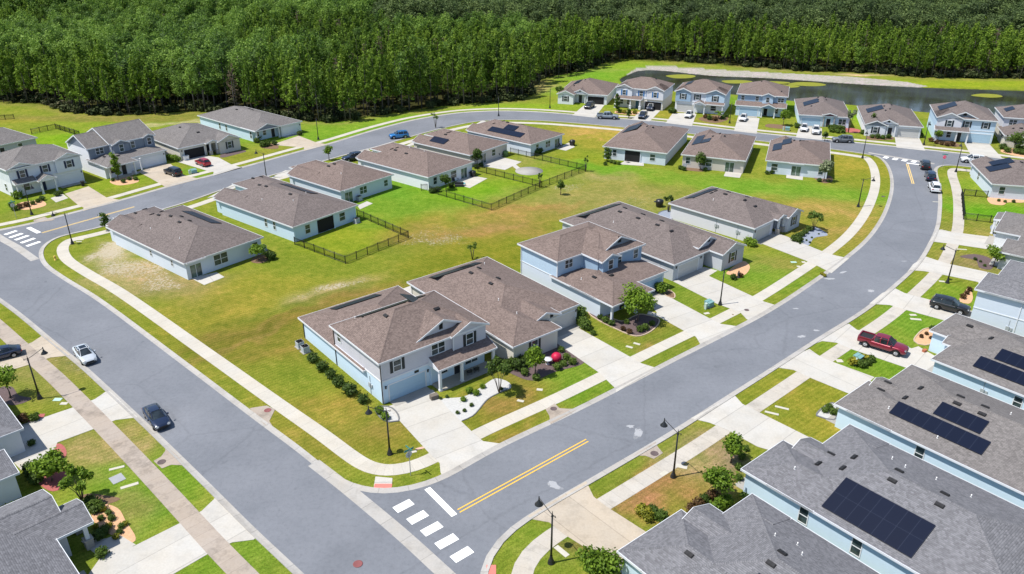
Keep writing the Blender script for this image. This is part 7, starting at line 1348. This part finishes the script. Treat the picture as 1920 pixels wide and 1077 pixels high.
root = empty('garden_statue', (34.51,107.81)); tag(root, 'dark figure-shaped garden ornament in the tan rock bed', 'garden ornament'); b = MB(); b.lathe([(.3, 0), (.28, .2), (.12, .3), (.2, .6), (.16, .85), (.08, .9), (.12, 1.02), (.08, 1.15), (0, 1.18)], n=12); b.build('figure', paint('statue_dark', (.03, .025, .03), .7), root)

# ================================================================ THE FOREST
PST = [(0, (.035, .068, .010)), (.3, (.085, .155, .014)), (.62, (.155, .255, .022)), (1, (.26, .36, .045))]
BST = [(0, (.030, .064, .014)), (.3, (.072, .142, .022)), (.62, (.135, .235, .030)), (1, (.24, .37, .06))]
LPINE = m_leaf('pine_needles', PST, .65, .38, .45); LBROAD = m_leaf('forest_leaves', BST, .6, .38, .6); LUND = m_leaf('undergrowth_leaves', [(0, (.02, .03, .010)), (.5, (.05, .07, .02)), (.85, (.075, .085, .035)), (1, (.12, .11, .06))], .8, .2, .5)
def pine(seed, leaf=None, nl=950):
    q = random.Random(seed); g_ = np.random.default_rng(seed); H = 12.5; root = empty('pine_tree'); b = MB()
    b.tube([(0, 0, 0), (q.uniform(-.1, .1), q.uniform(-.1, .1), H * .5), (0, 0, H * .95)], [.15, .11, .03], 6)
    for k in range(9): a = k * 2.4; zz = H * q.uniform(.16, .5); L = q.uniform(.6, 1.5); b.tube([(0, 0, zz), (L * math.cos(a), L * math.sin(a), zz + L * .12)], [.03, .01], 3, caps=False)
    b.build('trunk', BARKG, root); bl = []
    z = H * .34
    while z < H * .97:
        t = (z - H * .34) / (H * .66); rr = 2.05 * (1 - t) ** .8 * (.75 + .25 * math.sin(min(1, t * 4 + .35) * 1.57)) + .15
        for k in range(5 if t < .7 else 3):
            a = q.uniform(0, 6.28); f = q.uniform(.35, 1.0) * rr; bl.append((f * math.cos(a), f * math.sin(a), z + q.uniform(-.2, .4), .42, .42, .5))
        z += .62
    bl.append((0, 0, H * .985, .25, .25, .7))
    me_ = leaf_mesh('crown', bl, nl, .27, leaf or LPINE, seed, flat=.8, shell=.15, up=.35, asp=2.0); c = mobj('crown', me_, root); return root
def broad(seed, leaf=None):
    q = random.Random(seed); H = 13.5; root = empty('broadleaf_tree'); b = MB(); b.tube([(0, 0, 0), (.1, 0, H * .4), (0, .1, H * .8)], [.24, .17, .05], 7); bl = []
    for k in range(13):
        a = k * 2.4; rr = q.uniform(.3, 2.4) * (1 - .25 * (k / 13)); zz = H * (.38 + .52 * k / 13) + q.uniform(-.5, .5); b.tube([(0, 0, zz * .7), (rr * .6 * math.cos(a), rr * .6 * math.sin(a), zz)], [.06, .02], 4, caps=False); s_ = q.uniform(.95, 1.5); bl.append((rr * math.cos(a), rr * math.sin(a), zz, s_, s_, s_ * .8))
    b.build('trunk', BARKG, root); mobj('crown', leaf_mesh('crown', bl, 1200, .33, leaf or LBROAD, seed, flat=.45, shell=.55, up=.5, asp=1.3), root); return root
LDEAD = m_leaf('dead_needles', [(0, (.06, .045, .03)), (.5, (.13, .095, .06)), (1, (.2, .15, .1))])
PP = [pine(s) for s in (1, 2, 3, 4, 5, 7, 8, 9, 10, 15)] + [pine(6, LDEAD, 160)]; BB = [broad(s) for s in (11, 12, 13, 14)]
LFAR = m_leaf('far_leaves', [(0, (.030, .048, .018)), (.35, (.060, .095, .030)), (.7, (.100, .150, .045)), (1, (.15, .21, .06))], .65, .35, .6)
BF = [broad(s, LFAR) for s in (21, 22)]
g_ = np.random.default_rng(5)
# tree positions: jittered rows inside the forest outline, within a wide view wedge
def jgrid(step, x0, x1, y0, y1, jit=.42):
    X, Y = np.meshgrid(np.arange(x0, x1, step), np.arange(y0, y1, step)); X = X + g_.uniform(-jit, jit, X.shape) * step; Y = Y + g_.uniform(-jit, jit, Y.shape) * step; return X.ravel(), Y.ravel()
X1, Y1 = jgrid(2.9, -330, 340, 140, 430); ok = inside(FOREST, X1, Y1) & (np.abs(X1) < Y1 * .78 + 25); X1, Y1 = X1[ok], Y1[ok]
X2, Y2 = jgrid(4.8, -560, 560, 430, 700); ok = (np.abs(X2) < Y2 * .75 + 20); X2, Y2 = X2[ok], Y2[ok]
FX = np.concatenate([X1, X2]); FY = np.concatenate([Y1, Y2]); ED = seg_dist(FOREST[1:-4], FX, FY)
N1 = vnoise(FX, FY, 26, 1); N2 = vnoise(FX, FY, 11, 2); DD = np.hypot(FX, FY)
left = FX < 10 + (FY - 230) * .05
far_b = FY > 322 + .16 * (60 - FX)
isb = np.where(left, (N1 * .7 + N2 * .3 > .56 - np.clip((ED - 14) / 60, -.25, .16)), N2 > .97) | far_b & (g_.random(FX.shape) < .9) | (DD > 430)
keep = g_.random(FX.shape) < np.where(isb, np.where(far_b, .62, .5), np.where(left, .72, .92)); keep |= DD > 430; FX, FY, ED, isb, N1, N2, DD, far_b = [a[keep] for a in (FX, FY, ED, isb, N1, N2, DD, far_b)]
SCL = g_.uniform(.68, 1.22, FX.shape) * np.where(isb, np.where(DD > 430, 1.45, np.where(far_b, 1.22, 1.0)), np.where(left[keep], 1.05, .95)) * (.92 + .2 * N1)
ROT = g_.uniform(0, 6.28, FX.shape)
# inside a tree-free margin of the frame the nearest ones are individuals
vis = (np.abs(FX) < FY * .68 + 4)
order = np.argsort(np.where(vis, DD, 1e9)); used = np.zeros(FX.shape, bool)
def indiv(mask, protos, limit, lab, cat, grp):
    n_ = 0
    for i in order:
        if n_ >= limit: break
        if not mask[i] or not vis[i]: continue
        pk = n_ if n_ < len(protos) else (len(protos) - 1 if (len(protos) > 10 and n_ % 23 == 5) else n_ % max(1, len(protos) - (1 if len(protos) > 10 else 0))); pr = protos[pk]; o = pr if n_ < len(protos) else copy_thing(pr)
        o.location = (FX[i], FY[i], 0); o.rotation_euler = (0, 0, ROT[i]); s_ = SCL[i]; wf_ = g_.uniform(.8, 1.3); o.scale = (s_ * wf_, s_ * wf_, s_ * g_.uniform(.85, 1.15)); tag(o, lab, cat, grp); used[i] = True; n_ += 1
indiv(~isb, PP, 300, 'slender pine tree in the nearest rows of the forest beyond the houses', 'tree', 'pines along the near edge of the forest')
indiv(isb, BB, 200, 'round-crowned broadleaf tree in the nearer part of the forest beyond the houses', 'tree', 'broadleaf trees in the nearer part of the forest')

def scatter(name, P_, S_, R_, K_, sources, lab, cat):
    """one object: instances of the source meshes on points"""
    me_ = bpy.data.meshes.new(name); me_.vertices.add(len(P_)); me_.vertices.foreach_set('co', np.array(P_, np.float32).ravel()); me_.update()
    for nm, dt, arr in (('sc', 'FLOAT', S_), ('rot', 'FLOAT', R_), ('kind_id', 'INT', K_)):
        at_ = me_.attributes.new(nm, dt, 'POINT'); at_.data.foreach_set('value', np.array(arr, np.float32 if dt == 'FLOAT' else np.int32))
    o = mobj(name, me_); tag(o, lab, cat, kind='stuff'); gt = bpy.data.node_groups.new(name, 'GeometryNodeTree'); gt.interface.new_socket('Geometry', in_out='INPUT', socket_type='NodeSocketGeometry'); gt.interface.new_socket('Geometry', in_out='OUTPUT', socket_type='NodeSocketGeometry')
    N = gt.nodes; L = gt.links; gi = N.new('NodeGroupInput'); go = N.new('NodeGroupOutput'); jn = N.new('GeometryNodeJoinGeometry')
    def attr(nm, t): a = N.new('GeometryNodeInputNamedAttribute'); a.data_type = t; a.inputs[0].default_value = nm; return a.outputs[0]
    sc0 = attr('sc', 'FLOAT'); rv_ = N.new('FunctionNodeRandomValue'); rv_.data_type = 'FLOAT_VECTOR'; rv_.inputs[0].default_value = (.85, .85, .85); rv_.inputs[1].default_value = (1.25, 1.25, 1.12); vm = N.new('ShaderNodeVectorMath'); vm.operation = 'SCALE'; L.new(rv_.outputs[0], vm.inputs[0]); L.new(sc0, vm.inputs['Scale']); sc_ = vm.outputs[0]; ro = attr('rot', 'FLOAT'); kd = attr('kind_id', 'INT'); cx = N.new('ShaderNodeCombineXYZ'); L.new(ro, cx.inputs[2])
    for k, objs in enumerate(sources):
        cp = N.new('FunctionNodeCompare'); cp.data_type = 'INT'; cp.operation = 'EQUAL'; L.new(kd, cp.inputs[2]); cp.inputs[3].default_value = k
        for ob in objs:
            oi = N.new('GeometryNodeObjectInfo'); oi.inputs['Object'].default_value = ob; oi.inputs['As Instance'].default_value = True; oi.transform_space = 'ORIGINAL'
            ip = N.new('GeometryNodeInstanceOnPoints'); L.new(gi.outputs[0], ip.inputs['Points']); L.new(cp.outputs[0], ip.inputs['Selection']); L.new(oi.outputs['Geometry'], ip.inputs['Instance']); L.new(cx.outputs[0], ip.inputs['Rotation']); L.new(sc_, ip.inputs['Scale']); L.new(ip.outputs[0], jn.inputs[0])
    L.new(jn.outputs[0], go.inputs[0]); md = o.modifiers.new('scatter', 'NODES'); md.node_group = gt; return o
for pr in BF:                      # the two dark far-wood trees stand in the far wood themselves
    i = int(np.where(isb & far_b & ~used & vis)[0][37 * (1 + BF.index(pr))]); pr.location = (FX[i], FY[i], 0); pr.scale = (SCL[i],) * 3; used[i] = True; tag(pr, 'tall dark broadleaf tree in the far wood along the top of the photo', 'tree', 'tall trees of the far wood')
rest = ~used; idx_ = np.where(rest)[0]; K_ = np.where(isb[idx_], np.where(far_b[idx_] & (FX[idx_] > -60), len(PP) + len(BB) + idx_ % len(BF), len(PP) + idx_ % len(BB)), np.where(idx_ % 29 == 3, len(PP) - 1, idx_ % (len(PP) - 1)))
srcs = [[c for c in p.children] for p in PP] + [[c for c in p.children if c.name.startswith('crown')] for p in BB + BF]
scatter('forest', np.stack([FX[idx_], FY[idx_], np.zeros(len(idx_))], 1), SCL[idx_], ROT[idx_], K_, srcs, 'dense pine and broadleaf forest filling the background', 'forest')
# undergrowth along the forest edge
ug = bpy.data.objects.new('undergrowth_bush', leaf_mesh('undergrowth_bush', [(0, 0, .6, .9, .9, .6), (.5, .3, .9, .5, .5, .5), (-.4, -.3, .7, .6, .5, .5)], 130, .36, LUND, 4)); COL.objects.link(ug)
E0 = smooth(catmull(FOREST[1:-1], 1.0), False); k_ = g_.integers(0, len(E0), 5200); off_ = np.abs(g_.normal(0, 1, 5200)) * 8 + .3
Tn = np.gradient(E0, axis=0); Tn /= np.maximum(np.linalg.norm(Tn, axis=1, keepdims=True), 1e-6); Nn = np.stack([-Tn[:, 1], Tn[:, 0]], 1); UP_ = E0[k_] + Nn[k_] * off_[:, None]; okk = inside(FOREST, UP_[:, 0], UP_[:, 1]) & (np.abs(UP_[:, 0]) < UP_[:, 1] * .75 + 10); UP_ = UP_[okk]
ug.location = (UP_[0][0], UP_[0][1], 0); tag(ug, 'dark leafy bush at the foot of the forest edge', 'bush')
scatter('undergrowth', np.stack([UP_[1:, 0], UP_[1:, 1], np.zeros(len(UP_) - 1)], 1), g_.uniform(.5, 1.7, len(UP_) - 1), g_.uniform(0, 6.28, len(UP_) - 1), np.zeros(len(UP_) - 1), [[ug]], 'undergrowth along the forest edge', 'undergrowth')
for o in bpy.data.objects:
    if o.get('label') and len(o['label'].split()) > 16: print('LONG', len(o['label'].split()), o['label'])
print('TREES', len(FX), 'PINES', int((~isb).sum()))
